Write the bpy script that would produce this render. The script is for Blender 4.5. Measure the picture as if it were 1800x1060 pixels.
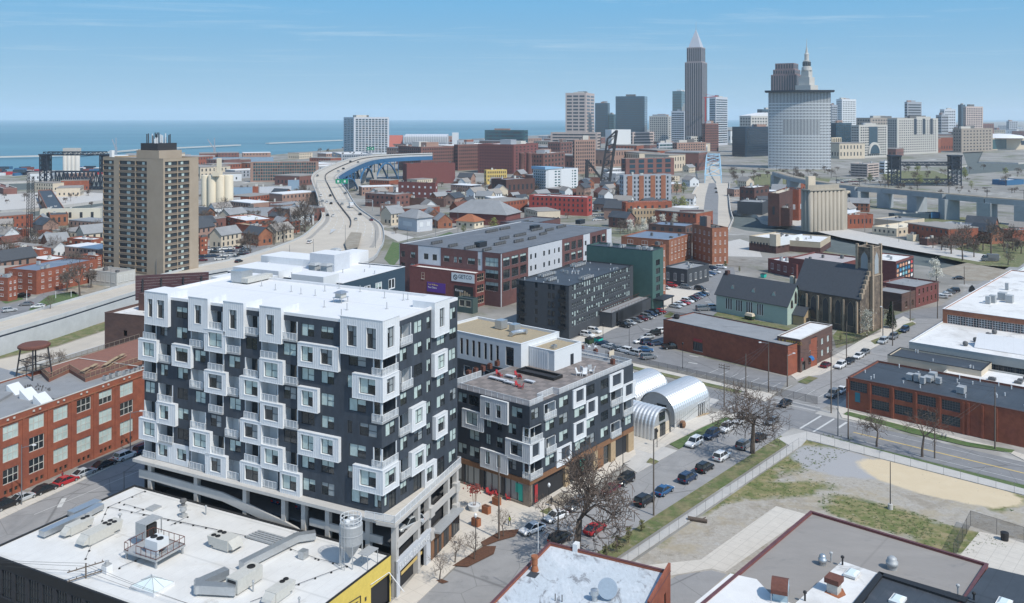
import bpy,math,random
from mathutils import Vector,Matrix
from mathutils.geometry import tessellate_polygon
for _o in list(bpy.data.objects):bpy.data.objects.remove(_o)
R=math.radians
sc=bpy.context.scene
COL=sc.collection
# -- camera, sky, sun, exposure
F,CX,HY,H=1550.0,900.0,207.0,68.0 # focal length in photo pixels, principal column, eye-level row, eye height in metres
cam_d=bpy.data.cameras.new('camera');cam=bpy.data.objects.new('camera',cam_d);COL.objects.link(cam)
cam.location=(0,0,H);cam.rotation_euler=(R(90),0,0)
cam_d.sensor_width=36;cam_d.lens=36*F/1800;cam_d.shift_y=-(530-HY)/1800
cam_d.clip_start=1;cam_d.clip_end=120000
sc.camera=cam
SUN_EL,SUN_AZ=R(50),math.atan2(0.70,-0.714) # azimuth measured from +Y towards +X
w=bpy.data.worlds.new('World');sc.world=w;w.use_nodes=True
nt=w.node_tree;bg=nt.nodes['Background']
sky=nt.nodes.new('ShaderNodeTexSky');sky.sky_type='NISHITA';sky.sun_disc=False
sky.sun_elevation=SUN_EL;sky.sun_rotation=SUN_AZ;sky.altitude=200;sky.air_density=1.0;sky.dust_density=0.6;sky.ozone_density=1.6
geo=nt.nodes.new('ShaderNodeTexCoord');sep=nt.nodes.new('ShaderNodeSeparateXYZ');nt.links.new(geo.outputs['Generated'],sep.inputs[0])
def wmath(op,a,b=None,clamp=False):
	n=nt.nodes.new('ShaderNodeMath');n.operation=op;n.use_clamp=clamp
	for i,x in enumerate((a,b)):
		if x is None:continue
		if isinstance(x,(int,float)):n.inputs[i].default_value=x
		else:nt.links.new(x,n.inputs[i])
	return n.outputs[0]
	# thin cirrus: noise on the plane that the view direction meets high overhead
zc=wmath('MAXIMUM',sep.outputs['Z'],0.03)
cu=wmath('DIVIDE',sep.outputs['X'],zc);cv=wmath('DIVIDE',sep.outputs['Y'],zc)
cmb=nt.nodes.new('ShaderNodeCombineXYZ');nt.links.new(wmath('MULTIPLY',cu,0.20),cmb.inputs[0]);nt.links.new(wmath('MULTIPLY',cv,0.5),cmb.inputs[1])
cn=nt.nodes.new('ShaderNodeTexNoise');cn.inputs['Scale'].default_value=1.3;cn.inputs['Detail'].default_value=9;cn.inputs['Roughness'].default_value=0.7;cn.inputs['Distortion'].default_value=0.6
nt.links.new(cmb.outputs[0],cn.inputs['Vector'])
cr=nt.nodes.new('ShaderNodeMapRange');cr.inputs['From Min'].default_value=0.53;cr.inputs['From Max'].default_value=0.80;cr.inputs['To Max'].default_value=0.5
nt.links.new(cn.outputs['Fac'],cr.inputs['Value'])
fade=nt.nodes.new('ShaderNodeMapRange');fade.inputs['From Min'].default_value=0.02;fade.inputs['From Max'].default_value=0.09
nt.links.new(sep.outputs['Z'],fade.inputs['Value'])
mix=nt.nodes.new('ShaderNodeMix');mix.data_type='RGBA'
nt.links.new(wmath('MULTIPLY',cr.outputs[0],fade.outputs[0]),mix.inputs['Factor'])
tint=nt.nodes.new('ShaderNodeMix');tint.data_type='RGBA';tint.blend_type='MULTIPLY';tint.inputs['Factor'].default_value=1.0
tint.inputs['B'].default_value=(0.86,1.0,1.02,1)
nt.links.new(sky.outputs['Color'],tint.inputs['A'])
hz=nt.nodes.new('ShaderNodeMapRange');hz.interpolation_type='SMOOTHERSTEP';hz.inputs['From Min'].default_value=0.05;hz.inputs['From Max'].default_value=0.45;hz.inputs['To Min'].default_value=1.0;hz.inputs['To Max'].default_value=0.0
nt.links.new(sep.outputs['Z'],hz.inputs['Value'])
up=nt.nodes.new('ShaderNodeMapRange');up.inputs['From Min'].default_value=-0.01;up.inputs['From Max'].default_value=0.15;nt.links.new(sep.outputs['Z'],up.inputs['Value'])
hc=nt.nodes.new('ShaderNodeMix');hc.data_type='RGBA';nt.links.new(up.outputs[0],hc.inputs['Factor']);hc.inputs['A'].default_value=(2.0,3.05,3.8,1);hc.inputs['B'].default_value=(0.58,2.05,3.65,1)
low=nt.nodes.new('ShaderNodeMix');low.data_type='RGBA';nt.links.new(hz.outputs[0],low.inputs['Factor']);nt.links.new(tint.outputs['Result'],low.inputs['A']);nt.links.new(hc.outputs['Result'],low.inputs['B'])
nt.links.new(low.outputs['Result'],mix.inputs['A']);mix.inputs['B'].default_value=(3.7,4.3,4.7,1)
nt.links.new(mix.outputs['Result'],bg.inputs['Color']);bg.inputs['Strength'].default_value=0.15
sd=bpy.data.lights.new('sun','SUN');sd.energy=3.15;sd.angle=R(0.5);sd.color=(1.0,0.95,0.87)
sun=bpy.data.objects.new('sun',sd);COL.objects.link(sun)
sv=Vector((math.sin(SUN_AZ)*math.cos(SUN_EL),math.cos(SUN_AZ)*math.cos(SUN_EL),math.sin(SUN_EL)))
sun.rotation_euler=sv.to_track_quat('Z','Y').to_euler();sun.location=(60,-60,300)
sc.cycles.volume_bounces=1
sc.view_settings.view_transform='Standard';sc.view_settings.look='None'
sc.view_settings.exposure=0.40;sc.view_settings.gamma=1.0;sc.view_settings.use_curve_mapping=False
# -- helpers
rnd=random.Random(7)
def G(px,py,z=0.0):
	"world x, y of a photo pixel that lies at height z"
	d=(H-z)*F/(py-HY);return((px-CX)/F*d,d)
def ZAT(py,d):return H-(py-HY)*d/F
MATS={}
def mat(name,col,rough=0.8,metal=0.0,var=0.0,scale=0.2,var2=None,spec=0.5,bump=0.0,bscale=4.0,stain=None,stretch=None,alpha=None,lines=None):
	"principled material; var: amount of noise brightness variation, var2: second colour mixed by noise, stain=(colour, scale, lo, hi)"
	if name in MATS:return MATS[name]
	m=bpy.data.materials.new(name);m.use_nodes=True;t=m.node_tree;b=t.nodes['Principled BSDF']
	b.inputs['Roughness'].default_value=rough;b.inputs['Metallic'].default_value=metal;b.inputs['Specular IOR Level'].default_value=spec
	col=(*col,1);b.inputs['Base Color'].default_value=col
	src=None
	if var or var2 or stain or bump or lines:
		g=t.nodes.new('ShaderNodeNewGeometry');mp=t.nodes.new('ShaderNodeMapping')
		t.links.new(g.outputs['Position'],mp.inputs['Vector'])
		if stretch:mp.inputs['Scale'].default_value=stretch
	def noise(s,det=5,ro=0.6,d=0.0):
		n=t.nodes.new('ShaderNodeTexNoise');n.inputs['Scale'].default_value=s;n.inputs['Detail'].default_value=det;n.inputs['Roughness'].default_value=ro;n.inputs['Distortion'].default_value=d
		t.links.new(mp.outputs[0],n.inputs['Vector']);return n.outputs['Fac']
	def rgbmix(a,bb,fac,blend='MIX'):
		x=t.nodes.new('ShaderNodeMix');x.data_type='RGBA';x.blend_type=blend
		for inp,v in(('A',a),('B',bb),('Factor',fac)):
			if isinstance(v,(tuple,float)):x.inputs[inp].default_value=v
			else:t.links.new(v,x.inputs[inp])
		return x.outputs['Result']
	def rng(v,lo,hi,a,c):
		x=t.nodes.new('ShaderNodeMapRange');x.inputs['From Min'].default_value=lo;x.inputs['From Max'].default_value=hi;x.inputs['To Min'].default_value=a;x.inputs['To Max'].default_value=c
		t.links.new(v,x.inputs['Value']);return x.outputs[0]
	cur=col
	if var2:cur=rgbmix(cur,(*var2,1),rng(noise(scale,6,0.65,0.4),0.38,0.64,0,1))
	if stain:
		for st in(stain if isinstance(stain,list)else[stain]):
			cur=rgbmix(cur,(*st[0],1),rng(noise(st[1],6,0.7,0.8),st[2],st[3],0,st[4]if len(st)>4 else 0.85))
	if var:
		v=rng(noise(scale*3.1,6,0.7),0.25,0.75,1-var,1+var)
		cb=t.nodes.new('ShaderNodeCombineColor')
		for i in range(3):t.links.new(v,cb.inputs[i])
		cur=rgbmix(cur,cb.outputs[0],1.0,'MULTIPLY')
	for sc_,wd,rn,st,sx,rot in(lines or()): # cracks (random) or seams and joints (regular)
		m2=t.nodes.new('ShaderNodeMapping');m2 .vector_type='TEXTURE';m2 .inputs['Rotation'].default_value=(0,0,R(rot));m2 .inputs['Scale'].default_value=sx;t.links.new(g.outputs['Position'],m2 .inputs['Vector'])
		vo=t.nodes.new('ShaderNodeTexVoronoi');vo.voronoi_dimensions='2D';vo.feature='DISTANCE_TO_EDGE';vo.inputs['Scale'].default_value=sc_;vo.inputs['Randomness'].default_value=rn;t.links.new(m2 .outputs[0],vo.inputs['Vector'])
		cur=rgbmix(cur,tuple(c*.45 for c in col[:3])+(1,),rng(vo.outputs['Distance'],0,wd,st,0))
	if not isinstance(cur,tuple):t.links.new(cur,b.inputs['Base Color'])
	if bump:
		bn=t.nodes.new('ShaderNodeBump');bn.inputs['Strength'].default_value=bump;bn.inputs['Distance'].default_value=0.1
		t.links.new(noise(bscale),bn.inputs['Height']);t.links.new(bn.outputs[0],b.inputs['Normal'])
	if alpha is not None:b.inputs['Alpha'].default_value=alpha
	m.diffuse_color=col;MATS[name]=m;return m
class MB:
	def __init__(s):s.v=[];s.f=[];s.m=[]
	def face(s,pts,mi=0):
		n=len(s.v);s.v.extend(pts);s.f.append(tuple(range(n,n+len(pts))));s.m.append(mi)
	def hexa(s,p,mi=0,skip=()):
		"p: 8 points, bottom ring then top ring"
		n=len(s.v);s.v.extend(p)
		for i,q in enumerate(((3,2,1,0),(4,5,6,7),(0,1,5,4),(1,2,6,5),(2,3,7,6),(3,0,4,7))):
			if i in skip:continue
			s.f.append(tuple(n+k for k in q));s.m.append(mi[i]if isinstance(mi,(list,tuple))else mi)
	def box(s,x0,x1,y0,y1,z0,z1,mi=0,skip=()):
		s.hexa([(x0,y0,z0),(x1,y0,z0),(x1,y1,z0),(x0,y1,z0),(x0,y0,z1),(x1,y0,z1),(x1,y1,z1),(x0,y1,z1)],mi,skip)
	def fbox(s,face,s0,s1,o0,o1,z0,z1,mi=0,skip=()):
		"box on a facade: R is the plane y=0 facing -y, L is the plane x=0 facing -x; o grows outwards"
		if face=='R':s.box(s0,s1,-o1,-o0,z0,z1,mi,skip)
		else:s.box(-o1,-o0,s0,s1,z0,z1,mi,skip)
	def fquad(s,face,s0,s1,o,z0,z1,mi=0):
		P=(lambda a,z:(a,-o,z))if face=='R' else(lambda a,z:(-o,a,z))
		s.face([P(s0,z0),P(s1,z0),P(s1,z1),P(s0,z1)],mi)
	def prism(s,poly,z0,z1,mside=0,mtop=None,bottom=False):
		n=len(poly)
		s.face([(x,y,z1)for x,y in poly],mside if mtop is None else mtop)
		if bottom:s.face([(x,y,z0)for x,y in reversed(poly)],mside)
		for i in range(n):
			a,b=poly[i],poly[(i+1)%n]
			s.face([(a[0],a[1],z0),(b[0],b[1],z0),(b[0],b[1],z1),(a[0],a[1],z1)],mside)
	def tube(s,p,q,r0,r1=None,n=6,mi=0,cap=True):
		p,q=Vector(p),Vector(q);d=q-p
		if d.length<1e-6:return
		r1=r0 if r1 is None else r1;d.normalize()
		a=d.orthogonal().normalized();b=d.cross(a);k=len(s.v)
		for c,r in((p,r0),(q,r1)):
			for i in range(n):
				t=2*math.pi*i/n;s.v.append(tuple(c+a*(r*math.cos(t))+b*(r*math.sin(t))))
		for i in range(n):
			j=(i+1)%n;s.f.append((k+i,k+j,k+n+j,k+n+i));s.m.append(mi)
		if cap:
			s.f.append(tuple(range(k+n,k+2*n)));s.m.append(mi);s.f.append(tuple(range(k+n-1,k-1,-1)));s.m.append(mi)
	def lathe(s,c,prof,n=16,mi=0,ang=2*math.pi):
		k=len(s.v)
		for r,z in prof:
			for i in range(n):t=ang*i/n;s.v.append((c[0]+r*math.cos(t),c[1]+r*math.sin(t),c[2]+z))
		for a in range(len(prof)-1):
			for i in range(n):
				j=(i+1)%n;s.f.append((k+a*n+i,k+a*n+j,k+(a+1)*n+j,k+(a+1)*n+i));s.m.append(mi)
		s.f.append(tuple(k+(len(prof)-1)*n+i for i in range(n)));s.m.append(mi)
	def wall(s,face,s0,s1,z0,z1,holes,o=0.0,depth=0.15,mi=0,mj=None):
		"wall plane with rectangular holes and their jambs"
		mj=mi if mj is None else mj
		hs=[(max(a,s0),min(b,s1),max(c,z0),min(d,z1),dp)for a,b,c,d,dp in[(h if len(h)==5 else(*h,depth))for h in holes]if b>s0 and a<s1 and d>z0 and c<z1]
		zs=sorted({z0,z1,*[h[2]for h in hs],*[h[3]for h in hs]})
		for a,b in zip(zs,zs[1:]):
			if b-a<1e-5:continue
			zm=(a+b)/2;cur=s0
			for h in sorted([h for h in hs if h[2]<zm<h[3]]):
				if h[0]>cur+1e-5:s.fquad(face,cur,h[0],o,a,b,mi)
				cur=max(cur,h[1])
			if cur<s1-1e-5:s.fquad(face,cur,s1,o,a,b,mi)
		for a,b,c,d,dp in hs:
			P=(lambda q,oo,z:(q,-oo,z))if face=='R' else(lambda q,oo,z:(-oo,q,z))
			i=o-dp
			for q in((P(a,o,c),P(b,o,c),P(b,i,c),P(a,i,c)),(P(a,o,d),P(b,o,d),P(b,i,d),P(a,i,d)),(P(a,o,c),P(a,o,d),P(a,i,d),P(a,i,c)),(P(b,o,c),P(b,o,d),P(b,i,d),P(b,i,c))):s.face(list(q),mj)
	def mesh(s,name,mats,smooth=False):
		me=bpy.data.meshes.new(name);me.from_pydata([tuple(x)for x in s.v],[],s.f)
		for m in(mats if isinstance(mats,(list,tuple))else[mats]):me.materials.append(m)
		if me.materials and len(me.materials)>1:me.polygons.foreach_set('material_index',s.m)
		if smooth:me.polygons.foreach_set('use_smooth',[True]*len(me.polygons))
		return me
	def build(s,name,mats,parent=None,smooth=False):return link(name,s.mesh(name,mats,smooth),parent)
def one(kind,to,*a,**k):
	'one shape built as one part'
	b=MB();getattr(b,kind)(*a,**k);return b.build(*to)
def link(name,data,parent=None,loc=None,rz=0.0):
	o=bpy.data.objects.new(name,data);COL.objects.link(o)
	if parent:o.parent=parent
	if loc:o.location=loc
	if rz:o.rotation_euler=(0,0,rz)
	return o
def tag(o,label=None,cat=None,group=None,kind=None):
	if label:o['label']=label
	if cat:o['category']=cat
	if group:o['group']=group
	if kind:o['kind']=kind
	return o
def thing(name,label,cat,loc=(0,0,0),rz=0.0,group=None):
	return tag(link(name,None,None,loc,rz),label,cat,group)
def copy_tree(o,parent=None):
	c=o.copy();COL.objects.link(c);c.parent=parent
	for ch in o.children:copy_tree(ch,c)
	return c
def sheet(name,pts,z,m,kind='structure',world=False,thick=0.0,label=None,cat=None):
	"flat ground piece; pts are photo pixels on the ground unless world"
	w_=[p if world else G(*p)for p in pts];mb=MB()
	if thick:
		top=tess(w_,z+thick);n=len(mb.v)
		mb.v.extend(top[0]);mb.f.extend([tuple(i for i in f)for f in top[1]]);mb.m.extend([0]*len(top[1]))
		for i in range(len(w_)):
			a,b=w_[i],w_[(i+1)%len(w_)];mb.face([(*a,z),(*b,z),(*b,z+thick),(*a,z+thick)])
	else:
		top=tess(w_,z);mb.v.extend(top[0]);mb.f.extend(top[1]);mb.m.extend([0]*len(top[1]))
	o=mb.build(name,m);tag(o,label,cat,None,kind);return o
def tess(poly,z,holes=()):
	loops=[[Vector((x,y,0))for x,y in l]for l in(poly,*holes)]
	tris=tessellate_polygon(loops);vs=[(p.x,p.y,z)for l in loops for p in l];out=[]
	for t in tris:
		a,b,c=(vs[i]for i in t)
		ar=(b[0]-a[0])*(c[1]-a[1])-(b[1]-a[1])*(c[0]-a[0])
		out.append(tuple(t)if ar>0 else tuple(reversed(t)))
	return vs,out
class Block:
	"a rectangular building: origin at its near corner, local x along the right-hand facade (R), local y along the left-hand one (L)"
	def __init__(s,name,label,cat,px,base,roof,pxR,pxL,th,group=None,z=None,D=None,z0=0.0):
		d=D if D else(H-z0)*F/(base-HY)
		if z is not None and D is None and base is None:d=(H-z)*F/(roof-HY)
		s.d=d;s.x=(px-CX)/F*d;s.y=d;s.th=R(th);s.z=ZAT(roof,d)if z is None else z;s.z0=z0
		s.L=s.solve('R',pxR);s.W=s.solve('L',pxL)
		s.root=thing(name,label,cat,(s.x,s.y,z0),s.th,group);s.h=s.z-z0
	def solve(s,face,px,o=0.0):
		"distance along the facade where it meets the photo column px"
		c,n=math.cos(s.th),math.sin(s.th)
		dx,dy=(c,n)if face=='R' else(-n,c)
		ox,oy=(n*o,-c*o)if face=='R' else(-c*o,-n*o)
		k=(px-CX)/F;X,Y=s.x+ox,s.y+oy
		return(k*Y-X)/(dx-k*dy)
	def loc(s,px,py,z):
		"local x, y of a photo pixel at height z"
		a,b=G(px,py,z);a-=s.x;b-=s.y;c,n=math.cos(s.th),math.sin(s.th)
		return(a*c+b*n,-a*n+b*c)
	def world(s,x,y):
		c,n=math.cos(s.th),math.sin(s.th);return(s.x+x*c-y*n,s.y+x*n+y*c)
def span(b,face,p0,p1,o=0.0):
	a,c=b.solve(face,p0,o),b.solve(face,p1,o);return(min(a,c),max(a,c))
GA,GB=63.0,49.0 # the two street grids
# -- materials
M={}
def mk(k,*a,**kw):M[k]=mat(k,*a,**kw)
mk('asphalt',(0.20,0.20,0.202),0.9,var=0.14,scale=0.09,stain=[((0.10,0.10,0.105),0.05,0.55,0.72,0.7),((0.25,0.245,0.24),0.35,0.56,0.7,0.5)],lines=[(.11,.012,1,.55,(1,1,1),20),(.05,.01,1,.7,(1,2,1),49)])
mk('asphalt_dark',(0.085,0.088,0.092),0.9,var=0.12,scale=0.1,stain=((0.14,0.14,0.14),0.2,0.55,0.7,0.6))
mk('asphalt_worn',(0.265,0.26,0.255),0.9,var=0.12,scale=0.1,stain=[((0.19,0.19,0.19),0.12,0.52,0.68,0.7),((0.14,0.14,0.14),0.6,0.63,0.70,0.6),((0.32,0.31,0.30),0.05,0.55,0.7,0.6)],lines=[(.13,.014,1,.6,(1,1,1),20),(.06,.012,1,.8,(2,1,1),49)])
mk('concrete',(0.46,0.44,0.41),0.9,var=0.10,scale=0.15,stain=((0.33,0.32,0.30),0.5,0.58,0.74,0.6))
mk('walk',(0.52,0.48,0.42),0.9,lines=[(.55,.03,0,.55,(1,1,1),49)],var=0.08,scale=0.2,stain=((0.42,0.40,0.37),0.3,0.57,0.72,0.5))
mk('plaza',(0.55,0.50,0.43),0.9,lines=[(.40,.02,0,.5,(1,1,1),49)],var=0.06,scale=0.2,stain=((0.48,0.45,0.41),0.15,0.55,0.75,0.6))
mk('road_concrete',(0.47,0.42,0.35),0.9,var=0.10,scale=0.03,stain=((0.34,0.31,0.28),0.02,0.52,0.7,0.7),stretch=(1,1,1))
mk('mid_roof',(0.125,0.135,0.15),0.8,var=.18,scale=.07,stain=((.2,.2,.205),.12,.56,.7,.6),lines=[(.4,.03,0,.5,(1,6,1),57)])
mk('viaduct',(0.30,0.325,0.335),0.9,var=0.15,scale=0.06)
mk('spandrel',(0.17,0.135,0.105),0.9,var=.1,scale=.1)
mk('barrier',(0.44,0.45,0.45),0.9,var=0.12,scale=0.1)
mk('grass',(0.085,0.115,0.035),0.95,var=0.35,scale=0.35,var2=(0.19,0.165,0.085),stain=((0.27,0.23,0.17),0.25,0.58,0.68,0.8),bump=0.4)
mk('grass_green',(0.062,0.115,0.03),0.95,var=0.35,scale=0.4,var2=(0.10,0.13,0.05),stain=((0.22,0.19,0.12),0.3,0.62,0.70,0.6),bump=0.4)
mk('dirt',(0.24,0.20,0.15),0.95,var=0.2,scale=0.2,var2=(0.30,0.27,0.22))
mk('mulch',(0.10,0.045,0.025),0.95,var=0.4,scale=1.0,bump=0.6,bscale=3)
mk('paint',(0.52,0.52,0.50),0.8,var=0.12,scale=0.6)
mk('paint_yellow',(0.55,0.40,0.14),0.8,var=0.15,scale=0.6)
mk('ground',(0.28,0.265,0.24),0.95,var=0.25,scale=0.02,var2=(0.19,0.18,0.16),stain=[((0.115,0.125,0.06),0.011,0.52,0.60,0.8),((0.40,0.385,0.36),0.017,0.57,0.62,0.8),((0.13,0.11,0.09),0.03,0.58,0.64,0.7)])
mk('riverwater',(0.115,0.135,0.135),0.9,spec=0.0,var=0.2,scale=0.05,bump=0.15,bscale=0.4)
mk('white_roof',(0.62,0.61,0.585),0.7,var=0.09,scale=0.08,stain=[((0.52,0.49,0.44),0.09,0.55,0.72,0.6),((0.27,0.23,0.18),0.22,0.60,0.74,0.6),((0.60,0.59,0.57),0.9,0.55,0.65,0.5)],lines=[(.5,.022,0,.30,(6,1,1),63)])
mk('white_roof_clean',(0.66,0.66,0.66),0.65,var=0.03,scale=0.1,stain=((0.60,0.59,0.57),0.08,0.52,0.72,0.6),lines=[(.45,.02,0,.22,(7,1,1),63)])
mk('white_roof_dirty',(0.66,0.65,0.63),0.75,var=0.08,scale=0.12,stain=[((0.30,0.29,0.275),0.16,0.56,0.66,0.7),((0.48,0.46,0.43),0.05,0.50,0.66,0.7),((.25,.22,.18),.5,.66,.74,.5)])
mk('membrane',(0.045,0.053,0.063),0.6,lines=[(.5,.03,0,.5,(6,1,1),49)],var=0.22,scale=0.08,stain=[((0.12,0.12,0.125),0.12,0.58,0.72,0.5)])
mk('grey_roof',(0.24,0.245,0.25),0.8,var=0.14,scale=0.06,stain=((0.15,0.15,0.155),0.15,0.56,0.7,0.6))
mk('blue_roof',(0.15,0.19,0.25),0.55,var=0.15,scale=0.08,stain=((0.30,0.34,0.38),0.07,0.55,0.7,0.5))
mk('tan_roof',(0.35,0.28,0.18),0.95,var=0.22,scale=1.5,var2=(0.30,0.25,0.17),bump=0.3)
mk('brown_roof',(0.255,0.235,0.215),0.9,lines=[(.4,.015,0,.25,(1,7,1),49)],var=0.07,scale=0.1,stain=[((0.17,0.165,0.16),0.12,0.58,0.66,0.6),((0.33,0.30,0.27),0.05,0.55,0.75,0.5)],stretch=(0.6,1.6,1))
mk('slate',(0.055,0.062,0.072),0.75,var=0.18,scale=0.5)
mk('brick_red',(0.275,0.085,0.046),0.9,var=0.24,scale=0.25,var2=(0.22,0.068,0.042),stain=((0.15,0.07,0.05),0.2,0.60,0.75,0.5))
mk('brick_orange',(0.29,0.12,0.065),0.9,var=0.22,scale=0.25,var2=(0.23,0.09,0.055))
mk('brick_dark',(0.105,0.05,0.042),0.9,var=0.22,scale=0.25,var2=(0.075,0.042,0.038))
mk('brick_maroon',(0.165,0.055,0.05),0.9,var=0.18,scale=0.3)
mk('brick_brown',(0.125,0.070,0.055),0.9,var=0.2,scale=0.15,var2=(0.09,0.055,0.048),stretch=(1,1,2.5))
mk('brick_tan',(0.34,0.255,0.165),0.9,var=0.10,scale=0.08)
mk('tower_brick',(0.315,0.255,0.19),0.9,var=0.09,scale=0.06,var2=(0.34,0.28,0.215))
mk('brick_plum',(0.135,0.062,0.058),0.9,var=.2,scale=.2,var2=(.11,.055,.055))
mk('far_brick',(0.19,0.085,0.07),0.9,var=0.2,scale=0.03,var2=(0.15,0.075,0.065))
mk('far_brick_light',(0.30,0.19,0.15),0.9,var=0.15,scale=0.03)
mk('beige',(0.55,0.47,0.36),0.9,var=0.1,scale=0.1)
mk('cream',(0.66,0.58,0.44),0.85,var=0.08,scale=0.05,stain=((0.5,0.43,0.32),0.05,0.56,0.7,0.5),stretch=(1,1,0.25))
mk('yellow_wall',(0.62,0.47,0.10),0.85,var=0.12,scale=0.5)
mk('limestone',(0.47,0.45,0.41),0.85,var=0.08,scale=0.02)
mk('white_wall',(0.60,0.62,0.63),0.7,var=0.04,scale=0.3)
mk('clad',(0.64,0.655,0.665),0.5,var=0.06,scale=0.4,stain=((.44,.45,.46),.6,.56,.75,.5),stretch=(1,1,.3))
mk('trim',(0.66,0.67,0.67),0.5)
mk('dark_brick',(0.036,0.046,0.060),0.75,var=0.30,scale=0.25,stretch=(1,1,.35),stain=((.055,.065,.08),.5,.5,.7,.7))
mk('dark_siding',(0.048,0.054,0.062),0.75,var=0.14,scale=0.3)
mk('slate_blue',(0.030,0.058,0.085),0.7,var=0.12,scale=0.4)
mk('grey_panel',(0.30,0.32,0.35),0.7,var=0.10,scale=0.2)
mk('light_panel',(0.48,0.50,0.53),0.7,var=0.08,scale=0.2)
mk('teal_panel',(0.055,0.115,0.102),0.7,var=0.12,scale=0.2)
mk('green_wall',(0.36,0.45,0.39),0.8,var=0.07,scale=0.3)
mk('stone',(0.085,0.068,0.055),0.95,var=0.3,scale=0.5,var2=(0.20,0.155,0.115),bump=0.5,bscale=2)
mk('stone_light',(0.32,0.25,0.18),0.95,var=0.25,scale=0.5)
mk('glass',(0.020,0.026,0.030),0.06,spec=0.8)
mk('glass_blue',(0.022,0.060,0.090),0.10,spec=0.8,var=0.25,scale=0.06)
mk('glass_teal',(0.030,0.095,0.110),0.12,spec=0.8,var=0.25,scale=0.06)
mk('glass_far',(0.035,0.045,0.055),0.2,spec=0.6)
mk('blind',(0.44,0.53,0.50),0.25,spec=0.7,var=.25,scale=.2)  # pale pane colour: real blinds, and reflections in the glass painted in
mk('blind_grey',(0.26,0.29,0.30),0.2,spec=0.7)
mk('frame',(0.022,0.026,0.032),0.5)
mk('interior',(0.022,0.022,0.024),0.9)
mk('metal',(0.50,0.52,0.53),0.38,0.75,var=0.10,scale=1.0)
mk('metal_dull',(0.40,0.41,0.41),0.6,0.3,var=0.12,scale=0.8)
mk('unit',(0.47,0.46,0.42),0.7,var=0.10,scale=0.8)
mk('unit_dark',(0.12,0.12,0.12),0.7)
mk('black',(0.015,0.015,0.016),0.6)
mk('rubber',(0.018,0.018,0.018),0.85)
mk('steel_dark',(0.030,0.030,0.034),0.6,var=0.2,scale=0.5)
mk('steel_blue',(0.014,0.024,0.040),0.6,var=0.2,scale=0.1)
mk('bridge_blue',(0.03,0.12,0.24),0.6,var=0.1,scale=0.05)
mk('bridge_pale',(0.34,0.52,0.64),0.6)
mk('rust',(0.13,0.05,0.035),0.85,var=0.3,scale=1.0)
mk('rust_orange',(0.30,0.11,0.05),0.85,var=0.3,scale=1.0)
mk('maroon_steel',(0.075,0.035,0.040),0.7,var=0.2,scale=0.2)
mk('coping',(0.11,0.045,0.05),0.7,var=0.25,scale=0.3)
mk('wood',(0.20,0.10,0.05),0.75,var=0.3,scale=1.2,stretch=(1,1,0.2))
mk('wood_pale',(0.36,0.265,0.16),0.8,var=0.2,scale=1.0)
mk('wood_grey',(0.24,0.20,0.16),0.9,var=0.25,scale=0.6)
mk('deck',(0.22,0.10,0.07),0.85,var=0.2,scale=0.6)
mk('pole',(0.13,0.105,0.085),0.9,var=0.2,scale=1.5,stretch=(1,1,0.2))
mk('pole_metal',(0.20,0.21,0.22),0.5,0.4)
mk('red',(0.36,0.03,0.035),0.5)
mk('teal_sign',(0.02,0.46,0.36),0.6)
mk('paver',(0.22,0.19,0.175),0.9,var=0.08,scale=0.4)
mk('bark',(0.105,0.082,0.066),0.95,var=0.25,scale=2.0)
mk('twig',(0.105,0.078,0.062),0.95,var=0.2,scale=1.0)
mk('twig_grey',(0.125,0.098,0.080),0.95,var=0.25,scale=0.5)
mk('blossom',(0.62,0.61,0.53),0.9,var=0.2,scale=1.5)
mk('leaf_new',(0.20,0.22,0.065),0.9,var=0.3,scale=1.0)
mk('leaf_dark',(0.032,0.060,0.025),0.9,var=0.3,scale=1.0)
mk('bush',(0.13,0.13,0.055),0.95,var=0.3,scale=1.0)
mk('orange_sign',(0.75,0.35,0.03),0.6)
mk('sign_green',(0.01,0.24,0.13),0.5)
mk('purple',(0.09,0.025,0.22),0.6)
mk('wire',(0.05,0.05,0.05),0.6)
def see_through(name,col,fac):
	m=bpy.data.materials.new(name);m.use_nodes=True;t=m.node_tree;b=t.nodes['Principled BSDF']
	b.inputs['Base Color'].default_value=(*col,1);b.inputs['Roughness'].default_value=0.6;b.inputs['Alpha'].default_value=fac;M[name]=m
see_through('rail_mesh',(0.62,0.65,0.67),0.5)
see_through('chainlink',(0.20,0.21,0.21),0.05)
see_through('rail_dark',(0.03,0.03,0.03),0.4)
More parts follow.
